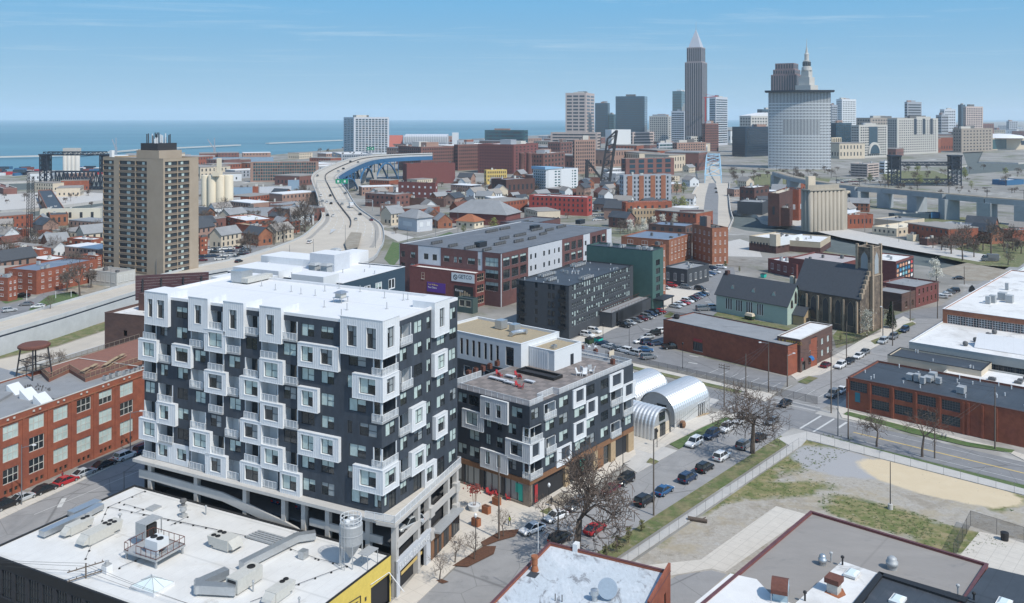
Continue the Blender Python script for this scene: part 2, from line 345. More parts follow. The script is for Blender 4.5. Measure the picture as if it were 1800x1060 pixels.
# -- building kit
WC={}
def wkey(v):return round(v*5)/5 if v>0.6 else round(v*10)/10
def window(b,face,s0,s1,z0,z1,out=0.0,cols=2,rows=1,fm='frame',name='window',label=None,hero=True,shade=None,sash=True,fr=0.06):
	"a window unit: frame with mullions, and its panes as a sub-part; out is where the outer side of the frame stands"
	w_,h_=s1-s0,z1-z0
	k=rnd.choice('abbbbbccdf')if shade is None else shade
	key=('f',round(w_,1),round(h_,1),cols,rows,fm,sash,fr)
	if key not in WC:
		mb=MB();d=0.08
		mb.box(0,w_,0,d,0,fr);mb.box(0,w_,0,d,h_-fr,h_);mb.box(0,fr,0.001,d,fr,h_-fr);mb.box(w_-fr,w_,0.001,d,fr,h_-fr)
		for i in range(1,cols):x=w_*i/cols;mb.box(x-fr*.7,x+fr*.7,0.002,d,fr,h_-fr)
		for j in range(1,rows):z=h_*j/rows;mb.box(fr,w_-fr,0.004,d-.01,z-fr*.5,z+fr*.5)
		if sash and rows==1 and cols>=2:mb.box(w_*(cols-1)/cols+fr*.7,w_-fr,0.004,d-.01,h_*.47-fr*.5,h_*.47+fr*.5)
		WC[key]=mb.mesh('window',M[fm])
	key2=('p',round(w_,1),round(h_,1),cols,k)
	if key2 not in WC:
		mb=MB();y=0.05;n=cols
		for i in range(n):
			x0,x1=w_*i/n,w_*(i+1)/n
			sh={'a':0,'b':.42 if i%2 else 1,'c':.45,'d':1 if i%2 else.3,'n':0,'f':1,'h':.3}[k]
			zs=h_*(1-sh)
			if sh<1:mb.face([(x0,y,0),(x1,y,0),(x1,y,zs),(x0,y,zs)],0)
			if sh>0:mb.face([(x0,y,zs),(x1,y,zs),(x1,y,h_),(x0,y,h_)],1 if k!='d' else 2)
		WC[key2]=mb.mesh('pane',[M['glass'],M['blind'],M['blind_grey']])  # pale areas stand for blinds and for painted reflections
	loc,rz=((s0,-out,z0),0)if face=='R' else((-out,s1,z0),-math.pi/2)
	f=link(name,WC[key],b.root,loc,rz)
	if label:f['label']=label
	link('pane',WC[key2],f)
	return f
def winmesh(w_,h_,cols,rows,fm,glass,sill,fr=0.08,sh=0.0):
	key=('m',round(w_,1),round(h_,1),cols,rows,fm,glass,sill,fr,round(sh,1))
	if key not in WC:
		mb=MB();d=0.10
		mb.box(0,w_,0,d,0,fr,0);mb.box(0,w_,0,d,h_-fr,h_,0);mb.box(0,fr,0.001,d,fr,h_-fr,0);mb.box(w_-fr,w_,0.001,d,fr,h_-fr,0)
		for i in range(1,cols):x=w_*i/cols;mb.box(x-fr*.5,x+fr*.5,0.002,d,fr,h_-fr,0)
		for j in range(1,rows):z=h_*j/rows;mb.box(fr,w_-fr,0.004,d-.01,z-fr*.5,z+fr*.5,0)
		zs=h_*(1-sh)
		mb.face([(0,.06,0),(w_,.06,0),(w_,.06,zs),(0,.06,zs)],1)
		if sh:mb.face([(0,.06,zs),(w_,.06,zs),(w_,.06,h_),(0,.06,h_)],3)
		if sill:mb.box(-.08,w_+.08,-.12,d-.02,-.16,-.005,2)
		WC[key]=mb.mesh('window',[M[fm],M[glass],M['limestone'],M['blind']])
	return WC[key]
def pwin(b,face,s0,s1,z0,z1,out=-0.12,cols=2,rows=2,fm='trim',glass='glass',sill=True,sh=0.0,name='window',fr=0.08):
	"a simple window: frame, glazing bars, glass and sill in one mesh that alike windows share"
	me=winmesh(s1-s0,z1-z0,cols,rows,fm,glass,sill,fr,sh)
	loc,rz=((s0,-out,z0),0)if face=='R' else((-out,s1,z0),-math.pi/2)
	return link(name,me,b.root,loc,rz)
def shell(b,wm,rm,holesR=(),holesL=(),par=0.5,depth=0.14,cop=None,jamb=None,cw=0.3,roofname='roof'):
	"walls with openings, an inset flat roof and a parapet"
	h,L,W=b.h,b.L,b.W;mb=MB()
	mb.wall('R',0,L,0,h,holesR,0,depth,0,1);mb.wall('L',0,W,0,h,holesL,0,depth,0,1)
	mb.face([(L,0,0),(L,W,0),(L,W,h),(L,0,h)]);mb.face([(0,W,0),(0,W,h),(L,W,h),(L,W,0)])
	if par>0:
		c,z=cw,h-par
		for q in(((c,c),(L-c,c)),((L-c,c),(L-c,W-c)),((L-c,W-c),(c,W-c)),((c,W-c),(c,c))):
			(x0,y0),(x1,y1)=q;mb.face([(x0,y0,z),(x1,y1,z),(x1,y1,h),(x0,y0,h)],1)
	wall=mb.build('wall',[wm,jamb or wm],b.root)
	r=MB();c=cw if par>0 else 0
	r.face([(c,c,h-par),(L-c,c,h-par),(L-c,W-c,h-par),(c,W-c,h-par)]);r.build(roofname,rm,b.root)
	if par>0:
		k=MB();e=0.05;zt=h+0.06
		k.box(-e,L+e,-e,c,h-.05,zt);k.box(-e,L+e,W-c,W+e,h-.05,zt);k.box(-e,c,c,W-c,h-.05,zt-.003);k.box(L-c,L+e,c,W-c,h-.05,zt-.003)
		k.build('coping',cop or wm,b.root)
	return wall
def gridw(b,face,n,nr,w_,h_,z0,dz,m0=1.0,m1=None,**kw):
	"evenly spaced windows on one facade; returns holes for shell() and places the windows"
	S=b.L if face=='R' else b.W;m1=m0 if m1 is None else m1;holes=[]
	step=(S-m0-m1)/n
	for j in range(nr):
		for i in range(n):
			a=m0+step*(i+.5)-w_/2;z=z0+dz*j;holes.append((a,a+w_,z,z+h_))
			k2=dict(kw);
			if 'sh' in k2 and k2['sh']is None:k2['sh']=rnd.choice((0,0,.3,.5,1))
			pwin(b,face,a,a+w_,z,z+h_,**k2)
	return holes
def joined(b,face,n,rows,w_,h_,z0,dz,mats,m0=1.0,m1=None,out=0.06,name='windows',weights=None,sillmat=None):
	"windows too small to pick apart: raised panes of one facade joined in one part"
	S=b.L if face=='R' else b.W;m1=m0 if m1 is None else m1;step=(S-m0-m1)/n;mb=MB()
	for j in range(rows):
		for i in range(n):
			a=m0+step*(i+.5)-w_/2;z=z0+dz*j
			if z+h_>b.h-.2:continue
			mb.fbox(face,a,a+w_,-.1,out,z,z+h_,rnd.choices(range(len(mats)),weights)[0]if len(mats)>1 else 0)
	if not mb.v:return None
	return tag(mb.build(name,mats,b.root),kind='stuff')
def hvac(b,n,seed=0,m=None,box=None,hmax=1.4,name='rooftop_unit',z=None):
	"rooftop machines as parts of the building"
	q=random.Random(seed);x0,x1,y0,y1=box or(2,b.L-2,2,b.W-2);z=b.h-.5 if z is None else z
	for i in range(n):
		a,c,hh=q.uniform(.8,2.6),q.uniform(.7,1.6),q.uniform(.6,hmax);x,y=q.uniform(x0,max(x0+.1,x1-a)),q.uniform(y0,max(y0+.1,y1-c));mb=MB()
		mb.box(x,x+a,y,y+c,z+.15,z+hh);mb.box(x+.1,x+a-.1,y+.1,y+c-.1,z,z+.15,1)
		mb.lathe((x+a*.5,y+c*.5,z+hh),[(min(a,c)*.36,0),(min(a,c)*.36,.12)],10,1)
		mb.build(name,[m or M['unit'],M['unit_dark']],b.root)
def vents(b,n,seed=0,m=None,box=None,z=None):
	q=random.Random(seed);x0,x1,y0,y1=box or(1,b.L-1,1,b.W-1);z=b.h-.5 if z is None else z
	for i in range(n):
		mb=MB();x,y,hh=q.uniform(x0,x1),q.uniform(y0,y1),q.uniform(.5,1.0);mb.tube((x,y,z),(x,y,z+hh),.10,n=6);mb.tube((x,y,z+hh),(x,y,z+hh+.1),.16,n=6);mb.build('vent_pipe',m or M['metal_dull'],b.root)
def condensers(b,rows,z,m=None):
	"rows of small condensing units: (x, y, dx, dy, count)"
	me=None
	for(x,y,dx,dy,n)in rows:
		for i in range(n):
			if me is None:
				mb=MB();mb.box(-.42,.42,-.42,.42,.1,.95,0);mb.lathe((0,0,.95),[(.33,0),(.33,.05)],10,1);mb.box(-.38,.38,-.38,.38,0,.1,1);me=mb.mesh('condenser',[m or M['metal_dull'],M['black']])
			link('condenser',me,b.root,(x+dx*i,y+dy*i,z))
def rail(path,z,parent,h=1.1,post=1.5,m='trim',panel='rail_mesh',name='railing',r=0.04):
	mb=MB()
	for a,c in zip(path,path[1:]):
		a,c=Vector((*a,z)),Vector((*c,z));d=c-a;n=max(1,round(d.length/post))
		for i in range(n+1):p=a+d*(i/n);mb.tube(p,p+Vector((0,0,h)),r,n=4)
		mb.tube(a+Vector((0,0,h)),c+Vector((0,0,h)),r*1.2,n=4);mb.tube(a+Vector((0,0,.12)),c+Vector((0,0,.12)),r,n=4)
		if panel:u=Vector((0,0,.15));t=Vector((0,0,h-.04));mb.face([tuple(a+u),tuple(c+u),tuple(c+t),tuple(a+t)],1)
	return mb.build(name,[M[m],M[panel or m]],parent)
def text(body,size,m,parent,loc,rot,ext=0.02,name='lettering',align='LEFT',sx=1.0):
	cu=bpy.data.curves.new(name,'FONT');cu.body=body;cu.size=size;cu.extrude=ext;cu.align_x=align;cu.resolution_u=2
	o=bpy.data.objects.new('tmp',cu);me=bpy.data.meshes.new_from_object(o);bpy.data.objects.remove(o);me.name=name;me.materials.clear();me.materials.append(m)
	o=link(name,me,parent);o.location=loc;o.rotation_euler=rot;o.scale=(sx,1,1);return o
def ftext(b,face,body,size,m,s,z,out,sx=1.0,name='lettering'):
	"lettering on a facade; s is its reading start"
	if face=='R':return text(body,size,m,b.root,(s,-out,z),(R(90),0,0),name=name,sx=sx)
	return text(body,size,m,b.root,(-out,s,z),(R(90),0,R(-90)),name=name,sx=sx)
class Rect(Block):
	def __init__(s,name,label,cat,ox,oy,th,L,W,z,group=None,z0=0.0):
		s.x,s.y,s.th,s.L,s.W,s.z,s.z0,s.h,s.d=ox,oy,R(th),L,W,z,z0,z-z0,oy
		s.root=thing(name,label,cat,(ox,oy,z0),s.th,group)
def on(b,name,label,cat,x,y,z,rz=0.0,group=None):
	"a separate thing standing on a building, placed in the building's local frame"
	wx,wy=b.world(x,y);return thing(name,label,cat,(wx,wy,z),b.th+rz,group)
def prisms(mb,poly,z0,z1,mi=0):mb.prism(poly,z0,z1,mi,mi,True)
# -- land, lake, rivers, roads
ca,sa=math.cos(R(GB)),math.sin(R(GB))
SA=(34.4,180.8) # a point on the far kerb of the street with parked cars
def S1(t,n):return(SA[0]+ca*t+sa*n,SA[1]+sa*t-ca*n) # along / across that street (n grows towards the vacant lot)
SB=(73.9,198.9);cb,sb=math.cos(R(-42.3)),math.sin(R(-42.3))
def S2(t,n):return(SB[0]+cb*t+sb*n,SB[1]+sb*t-cb*n) # cross street; n grows towards the camera
shore=[(-700,312),(-100,304),(0,301),(120,299),(250,287),(350,277),(430,269),(480,272),(560,265),(600,261),(700,252),(830,244),(960,237),(1100,229),(1300,223),(1500,217.5),(1800,213.2),(2600,210.6)]
cut=[(-420,700),(-420,610),(-20,583),(245,510),(330,486),(420,464),(418,478),(330,505),(262,530),(240,600),(238,660),(60,705),(-60,740)]
river_a=[(-60,322),(-60,337),(60,333),(120,332),(200,326),(330,318),(330,312),(180,316),(60,318)]
river_b=[(-60,371),(-60,386),(40,382),(120,373),(182,361),(300,352),(300,346),(182,352),(100,362),(40,369)]
river_c=[(1286,372),(1284,398),(1310,405),(1338,408),(1400,420),(1440,440),(1520,452),(1600,464),(1700,478),(1900,505),(1900,470),(1760,455),(1640,440),(1560,425),(1490,412),(1400,398),(1340,388),(1330,378)]
river_d=[(1690,262),(1700,290),(1660,300),(1680,308),(1780,300),(1900,288),(1900,280),(1790,286),(1720,284),(1730,262)]
land=[G(*p)for p in shore]+[(29000,2000),(3000,-1500),(-3000,-1500)]
holes=[[G(*p)for p in h]for h in(cut,river_a,river_b,river_c,river_d)]
vs,fs=tess(land,0.0,holes)
mb=MB();mb.v=vs;mb.f=fs;mb.m=[0]*len(fs)
tag(mb.build('ground',M['ground']),kind='structure')
def bank(h,z,name,m):
	mb=MB()
	for i in range(len(h)):a,b=h[i],h[(i+1)%len(h)];mb.face([(*a,z),(*b,z),(*b,0),(*a,0)])
	tag(mb.build(name,m),kind='structure')
for h in holes[1:]:
	bank(h,-3,'river_bank',M['concrete']);sheet('river_water',h,-2.2,M['riverwater'],world=True)
m=mat('lake',(0.085,0.195,0.26),0.6,var=0.12,scale=0.0007,stain=[((0.115,0.25,0.31),0.00045,0.42,0.62,0.8),((0.05,0.17,0.235),0.0006,0.56,0.7,0.6)],stretch=(0.5,2.2,1),spec=0.1,bump=0.1,bscale=0.05)
sheet('lake_water',[(-40000,500),(30000,500),(30000,30000),(-40000,30000)],-3.4,m,world=True)
# road in the cutting
CZ=-5.5
sheet('cutting_floor',[G(-600,760,CZ),G(-600,560,CZ),G(420,480,CZ),G(460,490,CZ),G(320,640,CZ),G(100,800,CZ)],CZ-.02,M['dirt'],world=True)
def pz(pts,z):return[G(x,y,z)for x,y in pts]
sheet('grass_slope',pz([(-200,672),(-200,690),(0,630),(100,608),(185,580),(240,560),(240,548),(185,566),(100,590),(0,616)],CZ),CZ+.02,M['grass'],world=True)
sheet('lower_road',pz([(-220,698),(0,632),(100,610),(190,580),(260,556),(330,530),(330,548),(260,580),(190,608),(100,634),(0,660),(-220,730)],CZ),CZ+.04,M['road_concrete'],world=True)
def ribbon(name,left,right,m,z=None,thick=0.5,kind='structure',side=None):
	"deck between two edges, each a list of x, y, z"
	mb=MB()
	for i in range(len(left)-1):
		a,b,c,d=left[i],left[i+1],right[i+1],right[i];t=(0,0,thick)
		mb.face([a,d,c,b],0)
		lo=lambda p:(p[0],p[1],p[2]-thick)
		mb.face([a,b,lo(b),lo(a)],1);mb.face([d,c,lo(c),lo(d)],1);mb.face([lo(a),lo(b),lo(c),lo(d)],1)
	return tag(mb.build(name,[m,side or m]),kind=kind)
def P3(px,py,z):return(*G(px,py,z),z)
def spline(pts,n=4):
	out=[]
	for i in range(len(pts)-1):
		p0,p1,p2,p3=(Vector(pts[max(0,min(len(pts)-1,i+k))])for k in(-1,0,1,2))
		for j in range(n):
			t=j/n;out.append(tuple(.5*((2*p1)+(p2-p0)*t+(2*p0-5*p1+4*p2-p3)*t*t+(3*p1-p0-3*p2+p3)*t**3)))
	out.append(tuple(pts[-1]));return out
def wallstrip(mb,pts,h,w_=0.35,mi=0,lo=0.0):
	for a,b in zip(pts,pts[1:]):
		dx,dy=b[0]-a[0],b[1]-a[1];l=math.hypot(dx,dy)or 1;nx,ny=-dy/l*w_/2,dx/l*w_/2
		mb.hexa([(a[0]-nx,a[1]-ny,a[2]-lo),(b[0]-nx,b[1]-ny,b[2]-lo),(b[0]+nx,b[1]+ny,b[2]-lo),(a[0]+nx,a[1]+ny,a[2]-lo),(a[0]-nx,a[1]-ny,a[2]+h),(b[0]-nx,b[1]-ny,b[2]+h),(b[0]+nx,b[1]+ny,b[2]+h),(a[0]+nx,a[1]+ny,a[2]+h)],mi)
		# main motorway: far edge and near edge from the junction to the bridge
ML=[(414,458,1),(474,440,1),(527,419,1.5),(549,402,2.5),(566,383,4),(561,362,6.5),(557,343,10),(549,322,15),(548,311,18),(560,300,21),(595,286,24),(631,276.5,25),(700,272,26),(760,270,26)]
MR=[(470,500,1),(640,462,1),(668,437,1.2),(675,420,2),(671,397,3),(652,382,4),(627,363,7),(610,336,12),(597,318,17),(596,308,20),(629,290,24),(658,280,25),(700,275.5,26),(760,273,26)]
mlw=spline([P3(*p)for p in ML]);mrw=spline([P3(*p)for p in MR])
ribbon('motorway',mlw,mrw,M['road_concrete'],thick=.8,side=M['barrier'])
mb=MB();wallstrip(mb,mlw,.95);tag(mb.build('motorway_barrier',M['barrier']),'pale concrete parapet along the lake side of the motorway','barrier')
mb=MB();wallstrip(mb,mrw[4:],.95,lo=.7);tag(mb.build('motorway_barrier',M['barrier']),'grey concrete parapet on the city side of the motorway curve','barrier')
mb=MB();mid=[tuple(Vector(a).lerp(Vector(b),.5))for a,b in zip(mlw[14:],mrw[14:])];wallstrip(mb,mid,.8,.5);tag(mb.build('median_barrier',M['steel_dark']),'dark median barrier between the two carriageways','barrier')
# slip road that crosses the cutting on its retaining wall
SL=[(-260,632,1),(0,566,1),(110,534,1),(237,498,1),(340,471,1),(414,456,1),(474,438,1)]
SR=[(-260,664,1),(0,588,1),(110,556,1),(237,516,1),(340,486,1),(429,469,1),(509,449,1)]
slw=spline([P3(*p)for p in SL]);srw=spline([P3(*p)for p in SR])
ribbon('slip_road',slw,srw,M['road_concrete'],thick=.9,side=M['steel_blue'])
mb=MB();wallstrip(mb,slw,.9);tag(mb.build('slip_road_barrier',M['barrier']),'concrete parapet on the housing side of the elevated slip road','barrier')
mb=MB();wallstrip(mb,srw,.95,lo=.3);tag(mb.build('slip_road_barrier',M['barrier']),'concrete parapet above the tall retaining wall of the slip road','barrier')
mb=MB();rw=[(p[0]+.3,p[1]+.5,CZ)for p in srw];wallstrip(mb,rw,-CZ+.1,.5);tag(mb.build('retaining_wall',M['barrier']),'tall grey retaining wall holding the slip road above the cutting','retaining wall')
mb=MB();wallstrip(mb,[(*G(*p,CZ),CZ)for p in((-220,732),(0,662),(100,636),(190,610),(262,582))],1.2,.5);tag(mb.build('road_barrier',M['barrier']),'low concrete barrier on the town side of the sunken road','barrier')
# lane lines and shoulders
def lane(name,A,B_,fr,w_,m,dash=None,z=.03):
	mb=MB();ps=[tuple(Vector(a).lerp(Vector(b),fr))for a,b in zip(A,B_)];acc=0
	for i,(a,b)in enumerate(zip(ps,ps[1:])):
		l=math.dist(a,b);n=max(1,int(l/(dash or l)))
		for j in range(n):
			if dash and j%2:continue
			p,q=Vector(a).lerp(Vector(b),j/n),Vector(a).lerp(Vector(b),(j+(.6 if dash else 1))/n);d=(q-p).normalized();nn=Vector((-d.y,d.x,0))*w_/2
			mb.face([tuple(p-nn+Vector((0,0,z))),tuple(q-nn+Vector((0,0,z))),tuple(q+nn+Vector((0,0,z))),tuple(p+nn+Vector((0,0,z)))])
	return tag(mb.build(name,m),kind='structure')
for fr in(.16,.27,.38,.62,.73,.84):lane('road_marking',mlw[12:],mrw[12:],fr,.35,M['paint'],9)
for fr in(.05,.95):lane('road_marking',mlw[12:],mrw[12:],fr,.3,M['paint'])
mk('tarmac_strip',(0.30,0.28,0.25),0.9,var=.1,scale=.05)
for fr,w_ in((.1,2.4),(.9,2.4)):lane('road_shoulder',mlw[8:],mrw[8:],fr,w_,M['tarmac_strip'],z=.015)
lane('road_shoulder',slw,srw,.86,2.2,M['tarmac_strip'],z=.015);lane('road_marking',slw,srw,.5,.25,M['paint'],9)
# gore islands in the junction
sheet('gore_island',[G(*p,2.2)for p in((584,394),(600,378),(606,372),(605,380),(592,404),(580,412))],2.6,M['barrier'],world=True)
sheet('gravel_island',[G(*p,2)for p in((605,428),(624,398),(632,396),(636,412),(630,436),(610,440))],2.4,M['dirt'],world=True,kind='stuff')
# near streets
sheet('street_asphalt',[S1(-95,0),S1(330,0),S1(330,12.2),S1(-95,12.2)],.012,M['asphalt_worn'],world=True)
sheet('cross_street_asphalt',[S2(-95,0),S2(160,0),S2(160,12.3),S2(-95,12.3)],.02,M['asphalt'],world=True)
sheet('street_bend_asphalt',[(700,1140),(733,1064),(800,999),(845,962),(911,934),(965,912),(1075,850),(1010,1000),(900,1140)],.016,M['asphalt_worn'])
sheet('side_street_asphalt',[(-300,1080),(0,905),(120,855),(250,790),(380,800),(560,960),(300,1000),(236,870),(0,970),(-200,1080)],.012,M['asphalt_worn'])
# plaza, pavements and verges
sheet('plaza_paving',[(620,1140),(697,1049),(800,930),(790,900),(700,870),(640,840),(800,790),(812,846),(931,893),(1000,850),(1112,778),(1118,800),(965,910),(911,932),(845,960),(800,996),(733,1060),(690,1130)],.024,M['plaza'],thick=.10)
sheet('pavement',[(-200,1010),(-4,895),(60,868),(120,845),(250,776),(270,782),(250,795),(60,885),(-4,915),(-200,1040)],.02,M['walk'],thick=.1)
sheet('pavement',[S1(5,-11),S1(25,-5.2),S1(26.8,-5.0),S1(26.8,-.2),S1(24.2,-.2),S1(23.6,-2.3),S1(14,-3.0),S1(-1,-3.2),S1(-6,-3.0),S1(-6,-14)],.022,M['walk'],world=True,thick=.1)
sheet('driveway',[S1(-16,0),S1(-1,0),S1(-1,-12),S1(-10,-14)],.018,M['concrete'],world=True,thick=.09)
sheet('verge_grass',[S1(0,-.2),S1(24,-.2),S1(23.5,-2.0),S1(14,-2.7),S1(1,-3.0)],.02,M['grass_green'],world=True,thick=.09)
sheet('quonset_yard',[S1(-4,-12),S1(5,-11),S1(26,-8),S1(34,-9),S1(34,-34),S1(-4,-34)],.014,M['concrete'],world=True,thick=.06)
sheet('gravel_bed',[S1(8,-10.6),S1(12,-6),S1(24,-6.1),S1(21,-8.5),S1(14,-9.5)],.03,M['wood_pale'],world=True,kind='stuff',thick=.08)
sheet('planting_bed',[(1143,806),(1158,812),(1150,817),(1136,814)],.05,M['grass'],thick=.12)
# across the cross street: pavement, verge and car park
sheet('pavement',[S2(-95,-6.2),S2(-24,-6.2),S2(-19,-9),S2(-18.2,-.2),S2(-24,-.2),S2(-25,-3.9),S2(-95,-3.9)],.022,M['walk'],world=True,thick=.1)
sheet('verge_grass',[S2(-60,-3.8),S2(-26,-3.8),S2(-26,-1.6),S2(-60,-1.6)],.02,M['grass'],world=True,thick=.09)
sheet('car_park_asphalt',[(995,640),(1020,590),(1060,572),(1150,520),(1215,470),(1290,470),(1300,520),(1262,560),(1170,612),(1388,664),(1370,688),(1300,672),(1140,640),(1080,628)],.016,M['asphalt'])
sheet('courtyard_paving',[(1140,560),(1160,535),(1172,505),(1210,510),(1248,512),(1200,525),(1165,545),(1150,560)],.03,M['plaza'])
sheet('pavement',[(1000,600),(1060,572),(1140,545),(1146,553),(1075,580),(1024,606),(1008,618)],.03,M['walk'],thick=.08)
for(a,b)in(((1125,556),(1165,551)),):sheet('verge_grass',[(1166,556),(1178,548),(1186,551),(1176,560)],.04,M['grass'])
sheet('church_lawn',[(1244,562),(1262,548),(1370,572),(1420,585),(1404,596),(1385,590)],.035,M['grass'])
sheet('churchyard_lawn',[(1464,590),(1484,566),(1560,560),(1546,582),(1500,602),(1470,612)],.035,M['grass'])
sheet('pavement',[(1462,628),(1560,572),(1588,556),(1610,568),(1560,598),(1480,642),(1440,660),(1415,662),(1400,668),(1390,660)],.022,M['walk'],thick=.1)
for q in([(1530,600),(1550,592),(1556,600),(1538,606)],[(1562,590),(1590,572),(1598,578),(1572,594)],[(1402,672),(1422,662),(1438,665),(1418,676)],[(1586,572),(1604,566),(1610,570),(1594,577)]):sheet('verge_grass',q,.135,M['grass'])
sheet('junction_asphalt',[(1560,560),(1590,548),(1640,540),(1700,530),(1760,520),(1680,560),(1620,560)],.017,M['asphalt'])
sheet('pavement',[(1470,716),(1500,690),(1508,695),(1490,722),(1780,793),(1800,800),(1860,820),(1860,840),(1775,797),(1480,735)],.022,M['walk'],thick=.1)
sheet('verge_grass',[(1482,729),(1600,762),(1700,785),(1778,797),(1784,792),(1700,778),(1600,752),(1490,724)],.14,M['grass_green'])
# the vacant lot
def lot_mat():
	m=mat('lot',(0.345,0.315,0.27),0.95,var=0.22,scale=0.5,stain=[((.25,.215,.165),.12,.50,.62,.7),((.40,.385,.36),.3,.56,.64,.6),((.16,.14,.10),.9,.60,.68,.6)]);t=m.node_tree;b=t.nodes['Principled BSDF']
	base=b.inputs['Base Color'].links[0].from_socket;g=t.nodes.new('ShaderNodeNewGeometry');cur=base
	def nz(s,d=6,r=.65):
		n=t.nodes.new('ShaderNodeTexNoise');n.inputs['Scale'].default_value=s;n.inputs['Detail'].default_value=d;n.inputs['Roughness'].default_value=r;t.links.new(g.outputs['Position'],n.inputs['Vector']);return n.outputs['Fac']
	def mth(op,a,bb=None,cl=False):
		n=t.nodes.new('ShaderNodeMath');n.operation=op;n.use_clamp=cl
		for i,x in enumerate((a,bb)):
			if x is None:continue
			if isinstance(x,(int,float)):n.inputs[i].default_value=x
			else:t.links.new(x,n.inputs[i])
		return n.outputs[0]
	def ellipse(cx,cy,rx,ry,ang,edge,nscale,namp):
		"1 inside a worn-edged ellipse of the ground"
		mp=t.nodes.new('ShaderNodeMapping');mp.vector_type='TEXTURE';mp.inputs['Location'].default_value=(cx,cy,0);mp.inputs['Rotation'].default_value=(0,0,R(ang));mp.inputs['Scale'].default_value=(rx,ry,1e3)
		t.links.new(g.outputs['Position'],mp.inputs['Vector']);l=t.nodes.new('ShaderNodeVectorMath');l.operation='LENGTH';t.links.new(mp.outputs[0],l.inputs[0])
		v=mth('ADD',l.outputs['Value'],mth('MULTIPLY',mth('SUBTRACT',nz(nscale),.5),namp));return mth('MULTIPLY',mth('SUBTRACT',1.0,v),1/edge,True)
	def over(col,fac,cur):
		x=t.nodes.new('ShaderNodeMix');x.data_type='RGBA';t.links.new(fac,x.inputs['Factor']);t.links.new(cur,x.inputs['A'])
		if isinstance(col,tuple):x.inputs['B'].default_value=(*col,1)
		else:t.links.new(col,x.inputs['B'])
		return x.outputs['Result']
	gm=t.nodes.new('ShaderNodeMix');gm.data_type='RGBA';t.links.new(mth('MULTIPLY',mth('SUBTRACT',nz(.45),.38),5,True),gm.inputs['Factor']);gm.inputs['A'].default_value=(.26,.215,.11,1);gm.inputs['B'].default_value=(.115,.135,.04,1)
	straw=mth('MULTIPLY',mth('SUBTRACT',nz(.16),.50),7,True);cur=over((.33,.27,.17),mth('MULTIPLY',straw,.55),cur)
	gf=mth('MULTIPLY',mth('SUBTRACT',nz(.10),.60),12,True)
	cur=over(gm.outputs['Result'],mth('MULTIPLY',gf,.8),cur)
	for e in GRASSY:cur=over(gm.outputs['Result'],mth('MULTIPLY',ellipse(*e,.35,.22,1.3),mth('MULTIPLY',mth('SUBTRACT',nz(.5),.24),7,True)),cur)
	cur=over((.33,.325,.325),ellipse(*PATCH,.18,.25,.5),cur)
	sc_=t.nodes.new('ShaderNodeMix');sc_.data_type='RGBA';t.links.new(nz(.3),sc_.inputs['Factor']);sc_.inputs['A'].default_value=(.50,.40,.26,1);sc_.inputs['B'].default_value=(.60,.50,.35,1)
	cur=over(sc_.outputs['Result'],ellipse(*SAND,.10,.22,.40),cur)
	t.links.new(cur,b.inputs['Base Color']);return m
def ell(px,py,rx,ry,ang):return(*G(px,py),rx,ry,ang)
SAND=ell(1645,847,14.8,7.6,-42);PATCH=ell(1472,812,10,8,-42)
GRASSY=[ell(1385,795,19,9,40),ell(1420,775,12,6,10),ell(1290,850,16,5,45),ell(1370,860,12,4,10),ell(1560,905,14,4.5,-42),ell(1330,815,15,6,49),ell(1310,845,12,5,49),ell(1250,880,10,3.0,49),ell(1440,780,12,6,20),ell(1540,915,11,3.5,-42),ell(1660,955,6,4,0),ell(1700,940,6,2.5,-42),ell(1100,955,12,2.5,49),ell(1770,880,7,3,40)]
sheet('vacant_lot_ground',[S1(-55,18.2),S1(17.5,18.2),S2(0,17.5),S2(60,17.5),S2(60,75),S1(-55,75)],.014,lot_mat(),world=True)
sheet('verge_grass',[S1(-70,12.4),S1(21,12.4),S1(16.5,15.5),S1(-70,15.4)],.02,M['grass'],world=True,thick=.08)
sheet('pavement',[S1(-70,16.1),S1(16.5,16.2),S1(19,12.5),S2(-2,12.6),S2(60,15.3),S2(60,17.4),S2(0,17.4),S1(17.5,18.0),S1(-70,17.5)],.022,M['concrete'],world=True,thick=.09)
sheet('verge_grass',[S2(1,12.6),S2(60,12.6),S2(60,15.0),S2(1,14.8)],.02,M['grass_green'],world=True,thick=.085)
sheet('concrete_path',[(1075,1000),(1232,984),(1364,890),(1420,905),(1275,1006),(1250,1000),(1180,1012),(1100,1030)],.04,M['walk'])
sheet('concrete_yard',[(1680,985),(1722,935),(1800,950),(1900,980),(1900,1060),(1760,1040),(1700,1000)],.04,M['walk'])
sheet('grey_yard',[(1050,1100),(1190,1012),(1250,1003),(1278,1010),(1180,1100)],.05,M['asphalt_worn'])
# road paint
def stripe(a,b,w_,m=None,z=.035,name='road_marking'):
	d=Vector((b[0]-a[0],b[1]-a[1],0));n=Vector((-d.y,d.x,0)).normalized()*w_/2;mb=MB()
	mb.face([(a[0]-n.x,a[1]-n.y,z),(b[0]-n.x,b[1]-n.y,z),(b[0]+n.x,b[1]+n.y,z),(a[0]+n.x,a[1]+n.y,z)]);return tag(mb.build(name,m or M['paint']),kind='structure')
for t in(22.5,25.2,41.5,44.2):stripe(S1(t,.6),S1(t,11.6),.28)
for t in(-4,-1):stripe(S2(t,.6),S2(t,11.8),.45)
for t in(-19.5,-22.3):stripe(S2(t,.6),S2(t,11.8),.35)
stripe(S2(2,1),S2(2,6),.55)
stripe(S2(5.5,6.2),S2(80,6.2),.4,M['paint_yellow'])
for n in(2.4,10.2):stripe(S2(3,n),S2(80,n),.12)
for i in range(12):
	a,b=G(1150+18*i,607+4.3*i),G(1121+19*i,620+4.2*i)
	a,b=S2(-40+3.0*i,-17.0),S2(-40+3.0*i,-12.2);stripe(a,b,.13)
